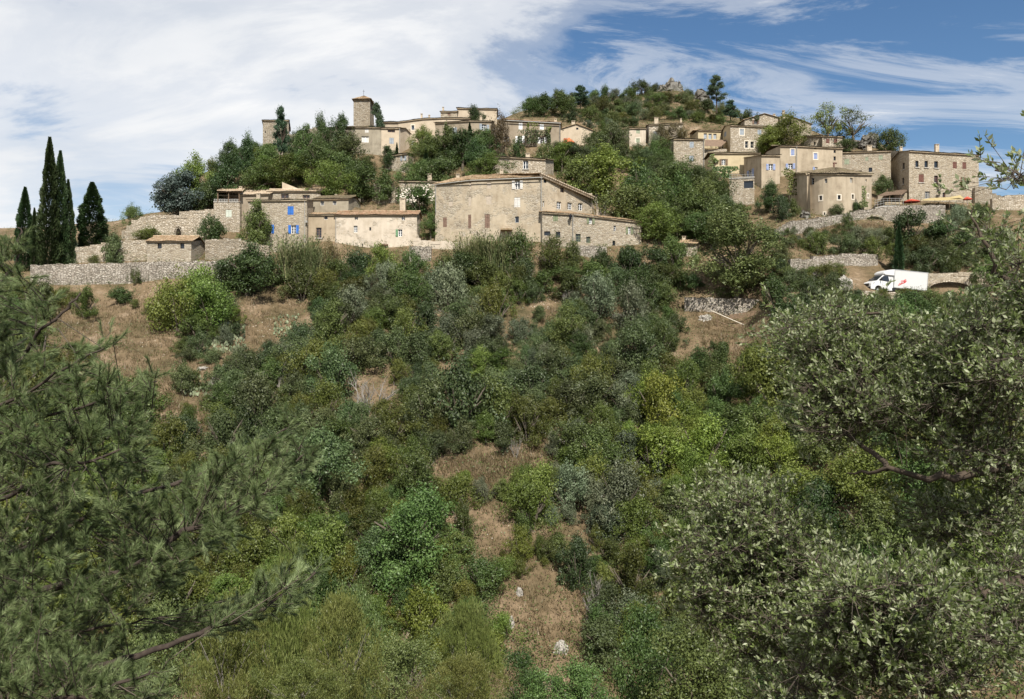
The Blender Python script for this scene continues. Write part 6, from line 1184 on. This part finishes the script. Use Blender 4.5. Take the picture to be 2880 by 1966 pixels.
# ---------------------------------------------------------------- the van
def truck():
    white = plain('van_white_paint', (0.57, 0.57, 0.56), 0.3, spec=0.5, var=0.03); grp = plain('van_box_panel', (0.52, 0.52, 0.505), 0.5, var=0.04); dark = plain('van_dark_plastic', (0.02, 0.02, 0.022), 0.5); rub = plain('tyre_rubber', (0.015, 0.015, 0.015), 0.8); redp = plain('van_red_print', (0.55, 0.03, 0.03), 0.5); alu = plain('van_trim_grey', (0.42, 0.43, 0.42), 0.4, 0.5)
    rear = W(2590, 838, 97.2)
    root = empty('delivery_van', rear); root.rotation_euler = (0, R(-4.5), R(180 + 9)); tag(root, 'white box van with red lettering parked on the road at right', 'van')
    B = lambda mb, n, m, p=root, sm=False: mb.build(n, m, p, (0, 0, 0), sm)
    Wd = 1.02
    def ext(prof, y0, y1, inset=0.0):
        mb = MB(); a = [(x, y0, z) for x, z in prof]; b = [(x, y1, z) for x, z in prof]; mb.poly(a); mb.poly(b[::-1])
        for i in range(len(prof)): j = (i + 1) % len(prof); mb.poly([a[i], b[i], b[j], a[j]])
        return mb
    L_, zb, zt = 4.40, 0.80, 2.98
    mb = MB(); mb.box((L_ / 2, 0, (zb + zt) / 2), L_, 2.06, zt - zb); B(mb, 'cargo_box', grp)
    mb = MB()
    for y in (-1.035, 1.035):
        for z in (zb + 0.03, zt - 0.03): mb.box((L_ / 2, y, z), L_ + 0.02, 0.03, 0.07)
        for x in (0.03, L_ - 0.03): mb.box((x, y, (zb + zt) / 2), 0.06, 0.034, zt - zb)
    B(mb, 'box_trim', alu)
    prof = [(L_ + 0.005, 2.24), (L_ + 1.25, 2.24), (L_ + 1.38, 2.34), (L_ + 1.33, 2.52), (L_ + 0.95, 2.76), (L_ + 0.45, 2.92), (L_ + 0.005, 2.97)]
    mb = MB(); secs = [(-1.03, 0.92), (-0.9, 1.0), (0.9, 1.0), (1.03, 0.92)]
    for i in range(len(prof)):
        pass
    G = [[(L_ + (x - L_) * k, y, z) for x, z in prof] for y, k in secs]; mb.grid(G); mb.poly(G[0]); mb.poly(G[-1][::-1]); B(mb, 'roof_fairing', white, root, False)
    cab = [(4.46, 0.42), (4.46, 2.26), (5.55, 2.26), (5.75, 2.20), (6.50, 1.50), (6.62, 1.42), (7.10, 1.22), (7.26, 1.05), (7.32, 0.75), (7.28, 0.42), (6.80, 0.40), (6.76, 0.66), (6.60, 0.84), (6.34, 0.90), (6.08, 0.84), (5.92, 0.66), (5.88, 0.40)]
    mb = MB(); G = []
    for y, k in ((-0.98, 0), (-0.93, 1), (0.93, 1), (0.98, 0)):
        G.append([(x - (0.04 if k == 0 else 0), y * (1.0 if z < 1.45 else 1 - 0.16 * (z - 1.45)), z) for x, z in cab])
    for r0, r1 in zip(G[:-1], G[1:]):
        for i in range(len(cab)): j = (i + 1) % len(cab); mb.poly([r0[i], r1[i], r1[j], r0[j]])
    mb.poly(G[0]); mb.poly(G[-1][::-1]); B(mb, 'cab', white)
    for s in (1, -1):
        yy = lambda z, e=0.012: s * ((0.98 * (1 if z < 1.45 else 1 - 0.16 * (z - 1.45))) + e)
        dm = MB(); w = [(4.95, 1.50), (6.36, 1.52), (5.72, 2.08), (5.10, 2.10)]; w = w if s > 0 else w[::-1]; dm.poly([(x, yy(z), z) for x, z in w]); B(dm, 'side_window', M_GLASS)
        dm = MB()
        for p, q in (((4.80, 0.55), (4.80, 2.15)), ((4.80, 0.55), (5.80, 0.55)), ((5.80, 0.55), (5.86, 1.42))): dm.tube([(p[0], yy(p[1], 0.004), p[1]), (q[0], yy(q[1], 0.004), q[1])], 0.012, 4)
        B(dm, 'door_seam', alu)
        dm = MB(); dm.box((5.02, s * 1.0, 1.33), 0.16, 0.03, 0.04); B(dm, 'door_handle', dark)
        dm = MB(); dm.box((6.10, s * 1.16, 1.66), 0.10, 0.20, 0.36); dm.tube([(6.12, s * 0.95, 1.55), (6.12, s * 1.12, 1.6)], 0.025, 5); B(dm, 'wing_mirror', dark)
        dm = MB(); pts = [(7.02, s * 0.985, 0.98), (7.24, s * 0.80, 0.98), (7.12, s * 0.80, 1.17), (6.84, s * 0.985, 1.24)]; dm.poly(pts if s > 0 else pts[::-1]); dm.poly([(p[0] + 0.02, p[1] + s * 0.01, p[2]) for p in (pts if s < 0 else pts[::-1])]); B(dm, 'headlight', M_GLASS)
    mb = MB(); mb.poly([(5.80, -0.82, 2.17), (5.80, 0.82, 2.17), (6.54, 0.90, 1.50), (6.54, -0.90, 1.50)]); B(mb, 'windscreen', M_GLASS)
    mb = MB(); mb.box((7.31, 0, 0.92), 0.06, 1.1, 0.34); mb.box((7.30, 0, 0.55), 0.10, 1.8, 0.22); B(mb, 'grille', dark)
    mb = MB(); mb.box((2.2, 0, 0.66), 4.4, 0.9, 0.26); mb.box((4.2, 0.8, 0.60), 0.7, 0.4, 0.3); B(mb, 'chassis', dark)
    for x in (6.34, 1.35):
        for s in (1, -1):
            mb = MB(); k = 18; prof = [(0.20, 0.10), (0.30, 0.11), (0.34, 0.09), (0.345, 0), (0.34, -0.09), (0.30, -0.11)]
            G = [[(x + math.cos(a) * r, s * 0.86 + y, 0.345 + math.sin(a) * r) for r, y in prof] for a in np.linspace(0, 2 * math.pi, k + 1)]; mb.grid(G); w = B(mb, 'wheel', rub)
            mb = MB(); mb.poly([(x + math.cos(a) * 0.21, s * 0.95, 0.345 + math.sin(a) * 0.21) for a in np.linspace(0, 2 * math.pi, 14)[:-1]][:: s]); B(mb, 'hub_cap', alu, w)
    # red print on the side
    def mp(x, y): t = (x - 650) / 640.0; return (L_ * (1 - t), 1.055, zt - (y - (160 + 75 * t)) / (315 - 20 * t) * (zt - zb))
    mb = MB()
    for st, wd in (([(888, 362), (862, 378), (745, 437), (736, 434), (757, 402), (770, 412), (800, 398)], 7), ([(862, 390), (800, 412), (760, 424)], 5), ([(806, 362), (790, 356), (780, 372), (788, 386), (802, 380)], 6), ([(812, 388), (816, 352), (828, 372), (838, 346), (842, 382)], 6), ([(846, 384), (850, 342), (872, 340), (866, 360), (850, 364), (874, 362), (872, 382), (846, 390)], 6), ([(874, 372), (888, 360)], 5)):
        for p, q in zip(st[:-1], st[1:]):
            d = np.array((q[0] - p[0], q[1] - p[1]), float); l = np.linalg.norm(d); nn = np.array((-d[1], d[0])) / l * wd / 2; e = d / l * 1.5
            mb.poly([mp(*(np.array(p) - e + nn)), mp(*(np.array(p) - e - nn)), mp(*(np.array(q) + e - nn)), mp(*(np.array(q) + e + nn))])
    for i, v in enumerate(mb.v): mb.v[i] = (v[0], v[1] + 0.0006 * (i // 4), v[2])
    B(mb, 'red_logo', redp)
truck()
mr = MB(); rp = [W(2380, 832, 92.5), W(2430, 830, 93.5), W(2600, 842, 95.5), W(2760, 850, 97)]; bkv = np.array((0.3, 5.2, 0.1))
for p, q in zip(rp[:-1], rp[1:]): mr.poly([p - (0, .2, 0), q - (0, .2, 0), q + bkv, p + bkv])
M_ASPH = plain('asphalt', (0.055, 0.053, 0.05), 0.95, var=0.2)
tag(mr.build('road', M_ASPH, None, rp[1]), 'narrow asphalt road under the white van', kind='structure')
# ---------------------------------------------------------------- rocks
M_ROCK = stone('limestone', [(0.12, 0.11, 0.095), (0.18, 0.17, 0.15), (0.24, 0.225, 0.195), (0.15, 0.138, 0.118), (0.21, 0.195, 0.17)], (0.07, 0.062, 0.05), 1.1, 0.25, joint=0.05)
M_ROCKW = plain('white_limestone', (0.29, 0.27, 0.235), 0.95, var=0.35, sc=4)
def rock(label, px, ytop, ybase, w, seed, d=None, mat=None, sub=4, cat='rock', jag=0.42):
    dd = d or hit(px, ybase) or 190; bm = bmesh.new(); bmesh.ops.create_icosphere(bm, subdivisions=sub, radius=1.0); so = Vector((seed * 7.3, seed * 3.1, seed * 1.7))
    for v in bm.verts:
        p = v.co.copy(); n1 = mnoise.noise(p * 1.3 + so) * 0.5 + mnoise.noise(p * 2.9 + so) * 0.35; cell = mnoise.cell(p * 2.2 + so) * 0.22 + mnoise.cell(Vector((p.x * 4, p.y * 4, p.z * 1.6)) + so) * 0.16; v.co = p * (1 + jag * (n1 + cell)); rg_ = 1 - abs(mnoise.noise(p * 2.1 + so * 2)) * 2; v.co = v.co * (0.85 + 0.3 * rg_); v.co.z = v.co.z * (1 + 0.2 * mnoise.noise(Vector((p.x * 2, p.y * 2, 0)) + so))
    me = bpy.data.meshes.new('rock'); bm.to_mesh(me); bm.free(); me.materials.append(mat or M_ROCK)
    c = W(px, ybase, dd); r = w / 2 / F * dd; h = (ybase - ytop) / F * dd; o = link('rock', me, None, c + np.array((0, r * 0.3, 0))); o.scale = (r, r, h * 0.95); tag(o, label, cat)
rock('highest limestone crag on the hilltop', *ZP(8, 720, 232), ZP(8, 0, 470)[1], 72, 1, 198); rock('left shoulder of the highest crag', *ZP(8, 600, 320), ZP(8, 0, 480)[1], 44, 2, 197); rock('right horn of the highest crag', *ZP(8, 815, 262), ZP(8, 0, 440)[1], 22, 7, 198.5)
rock('second limestone crag right of the highest one', *ZP(8, 1160, 396), ZP(8, 0, 580)[1], 60, 3, 192); rock('lone grey boulder on the hilltop slope below the crags', *ZP(8, 765, 560), ZP(8, 0, 740)[1], 36, 4, 183); rock('small crag left of the highest one', *ZP(8, 470, 430), ZP(8, 0, 520)[1], 34, 5, 195)
rock('rocky crest right of the airy skyline trees', *ZP(7, 1190, 250), ZP(7, 0, 350)[1], 44, 6, 152); rock('low rock ledge right of the skyline trees', *ZP(7, 1110, 305), ZP(7, 0, 350)[1], 40, 8, 150)
for i, (px, yt, yb, w, lb) in enumerate([(640, 1024, 1040, 44, 'white rock ledge on the dry slope, upper right one'), (606, 1058, 1082, 38, 'white boulder on the dry slope, left one'), (675, 1095, 1125, 70, 'white rock outcrop on the dry slope, lowest one'), (570, 1030, 1040, 40, 'small white stones left of the upper rock ledge'), (1462, 1652, 1680, 22, 'white stone on the bare gully, upper one'), (1438, 1738, 1762, 18, 'white stone on the bare gully, lower left one'), (1578, 1812, 1842, 44, 'white rocks at the foot of the bare gully'), (1588, 1228, 1242, 50, 'pale rocks on the grassy ledge'), (1535, 1195, 1216, 40, 'grey boulder above the grassy ledge'), (1735, 880, 895, 40, 'pale stones below the annex hedge'), (1985, 884, 900, 40, 'pale rubble heap left of the hand rail'), (2375, 775, 815, 44, 'grey rocks ahead of the van nose'), (2300, 760, 790, 40, 'grey rock below the field wall'), (2265, 592, 612, 30, 'grey rock at the left foot of the rounded house')]):
    rock(lb, px, yt, yb, w, 20 + i, None, M_ROCKW if i < 12 else M_ROCK, 3, jag=0.5)
# ---------------------------------------------------------------- prickly pears
def prickly(label, px, py, w, h, n, seed):
    g = np.random.default_rng(seed); mb = MB(); P0, d = on_ground(px, py)
    for i in range(n):
        qx, qy = px + g.uniform(-.5, .5) * w, py - g.uniform(0, 1) * h; dd = hit(qx, qy)
        if not dd: continue
        c = W(qx, qy, dd) + (0, 0, g.uniform(0.1, 0.6)); a = g.uniform(0, 3.14); tl = g.uniform(-0.4, 0.4); r = g.uniform(0.12, 0.2); t = np.array((math.cos(a), math.sin(a), 0)); u_ = np.array((-math.sin(a) * math.sin(tl), math.cos(a) * math.sin(tl), math.cos(tl))); nn = np.cross(t, u_) * 0.02
        ring = [c + t * math.cos(k) * r * 0.75 + u_ * math.sin(k) * r for k in np.linspace(0, 2 * math.pi, 8)[:-1]]; mb.poly([p + nn for p in ring]); mb.poly([p - nn for p in ring][::-1])
    mat = MATS.get('prickly_pear_pad') or plain('prickly_pear_pad', (0.22, 0.25, 0.15), 0.6, var=0.3, sc=2)
    rt = empty('prickly_pear', P0); tag(rt, label, 'cactus'); tag(mb.build('pads', mat, rt), kind='stuff')
prickly('large patch of grey-green prickly pears under the big bright bush', 625, 1000, 130, 95, 420, 1); prickly('prickly pears at the right side of the dry slope', 805, 955, 70, 60, 130, 2); prickly('small clump of prickly pears left of the white boulder', 545, 1125, 70, 55, 90, 3)
def blossoms():
    g = np.random.default_rng(9); P = []
    for cx_, cy_, s_ in ((1145, 540, 14), (1200, 530, 14), (1215, 552, 10), (1160, 560, 12), (1238, 545, 12), (1130, 555, 10)):
        for i in range(26): P.append(W(cx_ + g.normal() * s_ * 0.6, cy_ + g.normal() * s_ * 0.6, 121.0))
    P = np.array(P); V, Fc = leaf_quads(P, unit(np.array((0, -1, 0.3)) + g.normal(size=P.shape) * 0.4), 0.22, 0.18, g)
    r = next(o for o in COL.objects if o.get('label', '').startswith('white-flowering bush')); l = world_loc(r)
    a = -r.rotation_euler[2]; q = V - l; V = np.stack([q[:, 0] * math.cos(a) - q[:, 1] * math.sin(a), q[:, 0] * math.sin(a) + q[:, 1] * math.cos(a), q[:, 2]], 1)
    link('blossom', npmesh('blossom', V, Fc, plain('white_blossom', (0.62, 0.56, 0.48), 0.8)), r)
blossoms()
# ---------------------------------------------------------------- near plants
def nearest_on(paths, p):
    best = None
    for pa in paths:
        for i in range(len(pa) - 1):
            a, b = pa[i], pa[i + 1]; t = np.clip(np.dot(p - a, b - a) / (np.dot(b - a, b - a) + 1e-9), 0, 1); q = a + (b - a) * t; d = np.linalg.norm(p - q)
            if best is None or d < best[0]: best = (d, q)
    return best[1]
def smooth_path(pts, n=6):
    P = [np.asarray(p, float) for p in pts]; out = []
    for i in range(len(P) - 1):
        p0, p1, p2, p3 = P[max(i - 1, 0)], P[i], P[i + 1], P[min(i + 2, len(P) - 1)]
        for k in range(n): t = k / n; out.append(0.5 * ((2 * p1) + (-p0 + p2) * t + (2 * p0 - 5 * p1 + 4 * p2 - p3) * t * t + (-p0 + 3 * p1 - 3 * p2 + p3) * t ** 3))
    out.append(P[-1]); return out
def twig_mesh(segs, r0, r1, k=3):
    """many thin tapered twigs as one numpy mesh; segs = (A, B) arrays"""
    A, B = segs; n = len(A); d = unit(B - A); a = unit(np.cross(d, np.array((0.3, 0.2, 1.0)))); c = np.cross(d, a); V = []; 
    for j in range(k): t = 2 * math.pi * j / k; o = a * math.cos(t) + c * math.sin(t); V += [A + o * r0, B + o * r1]
    V = np.stack(V, 1).reshape(-1, 3); base = np.arange(n)[:, None] * 2 * k; F_ = np.concatenate([base + np.array((2 * j, 2 * ((j + 1) % k), 2 * ((j + 1) % k) + 1, 2 * j + 1)) for j in range(k)]); return V, F_
L_NEEDLE = leaf('leaf_pine_needle', (0.085, 0.124, 0.045), (0.182, 0.236, 0.094), (0.330, 0.395, 0.190), rough=0.5, trans=0.4, val=0.0, hue=0.0)
L_NEAR = leaf('leaf_near_oak', (0.085, 0.120, 0.032), (0.180, 0.228, 0.075), (0.420, 0.445, 0.290), rough=0.45, trans=0.42, val=0.0, hue=0.0, spec=0.25)
M_PBARK = plain('pine_bark', (0.042, 0.031, 0.024), 0.95, var=0.4, sc=25)
M_TWIG = plain('twig_bark', (0.075, 0.06, 0.045), 0.95, var=0.3, sc=12)
def pine():
    g = np.random.default_rng(3); root = empty('near_pine', (-7.6, 8.6, float(ground(-7.6, 8.6)[0]))); tag(root, 'near pine reaching in from the left edge with long needled branches', 'tree'); org = np.array(root.location)
    T = [(-7.6, 8.6, org[2] - 0.3), (-7.5, 8.6, -3), (-7.35, 8.5, -1), (-7.3, 8.5, 1.2), (-7.2, 8.5, 3.0)]
    mb = MB(); mb.tube(T, [0.24, 0.21, 0.18, 0.13, 0.05], 10); mb.build('trunk', M_PBARK, root, None, True)
    BR = [[(-380, 2120, 8.6), (60, 1938, 7.2), (250, 1885, 7.0), (430, 1832, 6.9), (640, 1752, 7.2), (760, 1700, 7.4), (890, 1610, 7.6)], [(-380, 1800, 8.6), (0, 1700, 7.6), (160, 1650, 7.3), (360, 1600, 7.2), (520, 1492, 7.2), (620, 1470, 7.4), (760, 1360, 7.7), (860, 1280, 7.8)],
          [(-360, 1520, 8.6), (30, 1392, 7.6), (130, 1310, 7.4), (260, 1295, 7.3), (420, 1225, 7.5)], [(-350, 1150, 8.6), (20, 1030, 7.8), (100, 940, 7.6), (190, 865, 7.6), (230, 820, 7.7)], [(-380, 1650, 8.6), (60, 1545, 8.2), (350, 1400, 8.0), (560, 1340, 8.0), (700, 1260, 8.1), (840, 1190, 8.3)],
          [(-350, 1330, 8.6), (80, 1190, 8.2), (300, 1120, 8.0), (440, 1070, 8.1)], [(-330, 900, 8.5), (0, 790, 8.0), (50, 690, 8.0), (52, 640, 8.0)], [(-370, 1950, 8.6), (60, 1800, 7.9), (260, 1770, 7.6), (420, 1740, 7.5)], [(-350, 1250, 8.6), (20, 1130, 8.3), (180, 1040, 8.2), (330, 960, 8.3)], [(-380, 2200, 8.5), (100, 2000, 6.2), (300, 1940, 5.9), (430, 1890, 5.9)]]
    paths = [smooth_path([W(*p) for p in b], 5) for b in BR]
    for i, p in enumerate(paths):
        r0 = 0.72 * (0.062, 0.07, 0.04, 0.035, 0.04, 0.03, 0.03, 0.032, 0.03, 0.04)[i]; mb = MB(); jit = [q + g.normal(size=3) * 0.012 for q in p]; mb.tube(jit, list(np.linspace(r0, 0.008, len(jit))), 7); mb.build('branch', M_PBARK, root, None, True)
    PP = [(-80, 620), (60, 640), (62, 760), (150, 800), (170, 860), (120, 960), (260, 980), (322, 925), (335, 990), (280, 1060), (380, 1110), (440, 1040), (450, 1090), (400, 1150), (430, 1230), (420, 1300), (560, 1340), (640, 1270), (720, 1240), (800, 1165), (862, 1180), (885, 1290), (880, 1345), (800, 1420), (680, 1500), (640, 1560), (500, 1650), (350, 1700), (520, 1740), (650, 1700), (830, 1560), (920, 1570), (905, 1650), (760, 1770), (600, 1790), (455, 1850), (460, 2010), (-80, 2010)]
    tips = []; subs = []
    # clusters of shoots hung on side twigs
    while len(subs) < 640:
        px, py = g.uniform(-80, 925), g.uniform(620, 2000)
        if not in_poly(px, py, PP): continue
        d = g.uniform(6.4, 9.2) if py < 1800 else g.uniform(5.6, 8.6); c = W(px, py, d); q = nearest_on(paths, c + np.array((-0.25, 0, -0.05)))
        v = c - q
        if np.linalg.norm(v) > 0.65: q = c - v / np.linalg.norm(v) * 0.65
        subs.append((q, c))
        ax = unit((c - q) * np.array((1, 1, 1)) + np.array((0.12, -0.05, 0.12)))
        for k in range(6):
            s = c - ax * g.uniform(0, 0.35)
            if not in_poly(CX + F * s[0] / s[1], HY - F * s[2] / s[1], PP): continue
            dr = unit(ax * 0.8 + g.normal(size=3) * 0.55 + np.array((0.1, -0.1, 0.35))); tips.append((s, dr, g.uniform(0.10, 0.20)))
    A = np.array([s[0] for s in subs]); B = np.array([s[1] for s in subs]); TA = np.array([t[0] for t in tips]); TD = np.array([t[1] for t in tips]); TL = np.array([t[2] for t in tips])
    V, F_ = twig_mesh((np.concatenate([A, TA]) - org, np.concatenate([B, TA + TD * TL[:, None]]) - org), 0.006, 0.003); tw = link('twigs', npmesh('twigs', V, F_, M_TWIG), root)
    nn = 92; n = len(tips) * nn; k = np.repeat(np.arange(len(tips)), nn); t = g.uniform(0, 1, n) ** 0.8; base = TA[k] + TD[k] * (TL[k] * t)[:, None]; rd = unit(np.cross(TD[k], g.normal(size=(n, 3)))); ang = g.uniform(0.45, 1.0, n) * (1.1 - 0.6 * t); dr = TD[k] * np.cos(ang)[:, None] + rd * np.sin(ang)[:, None]; ln = g.uniform(0.050, 0.085, n); side = unit(np.cross(dr, g.normal(size=(n, 3)))) * 0.0025
    tip = base + dr * ln[:, None]; V = np.stack([base - side, base + side, tip], 1).reshape(-1, 3) - org; tint = np.clip(0.45 + 0.25 * g.normal(size=len(tips))[k] + g.normal(size=n) * 0.15, 0, 1)
    link('needles', npmesh('needles', V, np.arange(n * 3).reshape(-1, 3), L_NEEDLE, False, tint), root)
pine()
def near_tree():
    g = np.random.default_rng(8); x0, y0 = 6.9, 7.2; root = empty('near_oak', (x0, y0, float(ground(x0, y0)[0]))); tag(root, 'near pale-leaved tree filling the right edge of the picture', 'tree'); org = np.array(root.location)
    mb = MB(); mb.tube([(x0, y0, org[2] - 0.3), (x0 - 0.1, y0, -2.6), (x0 + 0.1, y0, -1.0), (x0 + 0.2, y0 + 0.1, 0.8), (x0 + 0.1, y0, 2.4)], [0.22, 0.19, 0.15, 0.10, 0.04], 9); mb.build('trunk', M_BARKD, root, None, True)
    BR = [[(3560, 1560, 7.2), (2900, 1330, 6.6), (2680, 1345, 6.3), (2500, 1320, 6.4), (2380, 1335, 6.8)], [(3600, 1800, 7.2), (2900, 1640, 6.4), (2620, 1770, 6.2), (2480, 1760, 6.4), (2260, 1610, 7.0), (2150, 1500, 7.4), (2080, 1410, 7.6)], [(3560, 1200, 7.2), (2860, 1000, 7.0), (2650, 930, 7.2), (2450, 880, 7.6), (2280, 860, 8.0)], [(3560, 1350, 7.2), (2750, 1150, 7.4), (2480, 1075, 7.8), (2425, 980, 8.0)], [(2480, 1075, 7.8), (2350, 1000, 8.2), (2230, 950, 8.4)], [(3540, 1050, 7.2), (2900, 820, 6.6), (2780, 700, 6.6), (2730, 600, 6.7)], [(3540, 900, 7.2), (2960, 560, 5.6), (2880, 500, 5.4), (2805, 482, 5.4)],
          [(2620, 1770, 6.2), (2460, 1840, 6.4), (2280, 1800, 6.8), (2050, 1730, 7.4)], [(3560, 2100, 7.2), (2860, 2000, 6.2), (2500, 1930, 6.6), (2250, 1900, 7.2)], [(2260, 1610, 7.0), (2080, 1570, 7.4), (1930, 1560, 7.8)], [(2500, 1320, 6.4), (2380, 1220, 7.2), (2290, 1180, 7.5)], [(3540, 1420, 7.2), (2900, 1210, 7.4), (2640, 1240, 7.6), (2420, 1180, 7.8)]]
    paths = [smooth_path([W(*p) for p in b], 5) for b in BR]
    for i, p in enumerate(paths): mb = MB(); r0 = (0.06, 0.065, 0.04, 0.045, 0.025, 0.035, 0.02, 0.03, 0.045, 0.028, 0.025, 0.04)[i]; mb.tube([q + g.normal(size=3) * 0.015 for q in p], list(np.linspace(r0, 0.006, len(p))), 6); mb.build('branch', M_BARKD, root, None, True)
    BOUGH = [(2330, 945, 150, 70, 7.8, 45), (2520, 1000, 160, 80, 7.6, 46), (2700, 1060, 120, 70, 7.0, 26), (2760, 960, 100, 70, 6.6, 38), (2900, 880, 40, 60, 6.2, 16), (2800, 650, 24, 40, 6.8, 3), (2875, 760, 20, 50, 6.4, 5), (2400, 1090, 130, 60, 7.6, 35), (2600, 1140, 180, 70, 7.0, 45), (2850, 1060, 90, 100, 6.2, 32), (2360, 1190, 90, 50, 7.4, 20), (2760, 1270, 160, 60, 6.8, 25),
        (2080, 1430, 110, 80, 7.8, 42), (2030, 1560, 120, 90, 7.6, 42), (2180, 1520, 130, 90, 7.4, 42), (2280, 1640, 130, 80, 7.0, 36), (2080, 1690, 120, 80, 7.4, 30), (2200, 1800, 140, 70, 7.0, 30), (2420, 1720, 130, 80, 5.8, 40), (2570, 1700, 120, 70, 5.6, 35), (2480, 1840, 140, 60, 5.8, 30), (2720, 1860, 120, 90, 5.6, 22), (2300, 1920, 150, 60, 6.2, 24), (2830, 1430, 90, 110, 6.8, 22), (2650, 1480, 110, 90, 7.4, 18), (2840, 1690, 70, 150, 6.2, 16), (2890, 500, 34, 25, 5.5, 3)]
    subs, tw = [], []
    for bi, (bx_, by_, rx_, ry_, bd, cnt) in enumerate(BOUGH):
        for c_ in range(cnt):
            a_, r_ = g.uniform(0, 6.283), math.sqrt(g.uniform()); px, py = bx_ + math.cos(a_) * r_ * rx_, by_ + math.sin(a_) * r_ * ry_; d = bd + g.uniform(-0.45, 0.6) - 0.5 * (1 - r_ * r_) * (py < by_)
            c = W(px, py, d); q = nearest_on(paths, c + np.array((0.2, 0, -0.1))); v = c - q; l = np.linalg.norm(v)
            if l > 0.55: q = c - v / l * 0.55
            m = (q + c) / 2 + g.normal(size=3) * 0.05; subs += [(q, m), (m, c)]
            for k in range(13):
                s = c + g.normal(size=3) * np.array((0.13, 0.13, 0.09)); dr = unit((s - c) + np.array((-0.1, -0.12, 0.22)) + g.normal(size=3) * 0.2); tw.append((s, dr, g.uniform(0.08, 0.16), c))
    A = np.array([s[0] for s in subs]); B = np.array([s[1] for s in subs]); TA = np.array([t[0] for t in tw]); TD = np.array([t[1] for t in tw]); TL = np.array([t[2] for t in tw]); TC = np.array([t[3] for t in tw])
    V, F_ = twig_mesh((np.concatenate([A, TC, TA]) - org, np.concatenate([B, TA, TA + TD * TL[:, None]]) - org), 0.0035, 0.0018); link('twigs', npmesh('twigs', V, F_, M_TWIG), root)
    nn = 15; n = len(tw) * nn; k = np.repeat(np.arange(len(tw)), nn); t = g.uniform(0.1, 1.05, n); rd = unit(np.cross(TD[k], g.normal(size=(n, 3)))); dr = unit(TD[k] * 0.7 + rd * 0.75 + np.array((0, 0, 0.15))); ln = g.uniform(0.030, 0.056, n); base = TA[k] + TD[k] * (TL[k] * t)[:, None]; C = base + dr * (ln * 0.5)[:, None]
    nr = unit(np.cross(dr, g.normal(size=(n, 3))) + np.array((0, -0.1, 0.4))); b = unit(np.cross(nr, dr)); wd = (ln * g.uniform(0.34, 0.46, n))[:, None]; l2 = ln[:, None]
    V = np.stack([base, C + b * wd * 0.5, base + dr * l2, C - b * wd * 0.5], 1).reshape(-1, 3) - org; tint = np.clip(np.where(g.uniform(size=n) < 0.33, g.uniform(0.75, 1.0, n), 0.38 + g.normal(size=n) * 0.2), 0, 1)  # pale share of leaves: lighter undersides, plus glints painted into the tint
    link('leaves', npmesh('leaves', V, np.arange(n * 4).reshape(-1, 4), L_NEAR, False, tint), root)
near_tree()
# bushes on the near bank, below the camera
L_BROOM = leaf('leaf_broom', (0.072, 0.088, 0.020), (0.132, 0.150, 0.038), (0.205, 0.212, 0.072), val=0.12, trans=0.25)
kind('broom', L_BROOM, 'broom bush', 'yellow-green', nv=2, n=22000, lobes=80, leaf_=0.048, elong=0.24, lr=(0.08, 0.18), wisp=0.35, upright=1.0, bark=M_DEAD, sr=0.022)
kind('nearoak', L_OLIV, 'bush', 'pale-leaved', nv=2, n=17000, lobes=60, leaf_=0.040, elong=0.42, lr=(0.14, 0.26), wisp=0.12)
kind('neargreen', L_GREEN, 'bush', 'green leafy', nv=2, n=17000, lobes=50, leaf_=0.042, elong=0.6, lr=(0.16, 0.28))
def plant_at(px, d, ytop, w, k, label):
    x = d * (px - CX) / F; z = float(ground(x, d)[0]); plant(px, ytop, HY - z * F / d, w, k, label, 'bushes on the near bank', d=d, cat='shrub')
for a in [(790, 24, 1560, 300, 'broom', 'yellow-green broom with bare grey twigs, upper one behind the pine'), (960, 21, 1680, 330, 'broom', 'broad yellow-green broom at the bottom left of centre'), (1010, 27, 1640, 220, 'nearoak', 'pale-leaved bush above the broad broom'), (640, 20, 1690, 300, 'broom', 'broom bush just behind the lower pine branch'), (1130, 24, 1790, 260, 'nearoak', 'pale-leaved bush at the bottom edge left of centre'), (1310, 26, 1700, 190, 'broom', 'slender broom at the bottom centre'), (1290, 22, 1850, 260, 'broom', 'low broom at the very bottom centre'), (1480, 28, 1840, 220, 'neargreen', 'green leafy bush at the bottom edge, left of the gully stones'), (1620, 24, 1870, 260, 'neargreen', 'green leafy bush at the bottom edge, right of centre'), (1810, 29, 1720, 260, 'neargreen', 'green leafy bush below the bare gully'), (1960, 25, 1780, 320, 'neargreen', 'large green leafy bush at the bottom right'), (2180, 27, 1850, 300, 'neargreen', 'green leafy bush behind the lower right branches'), (1990, 33, 1640, 200, 'nearoak', 'pale-leaved bush left of the right foreground tree'), (450, 25, 1700, 300, 'nearoak', 'pale-leaved bush seen through the pine'), (250, 22, 1800, 320, 'neargreen', 'green leafy bush behind the bottom left pine branch'), (830, 18, 1860, 280, 'broom', 'broom bush in the bottom left third')]: plant_at(*a)
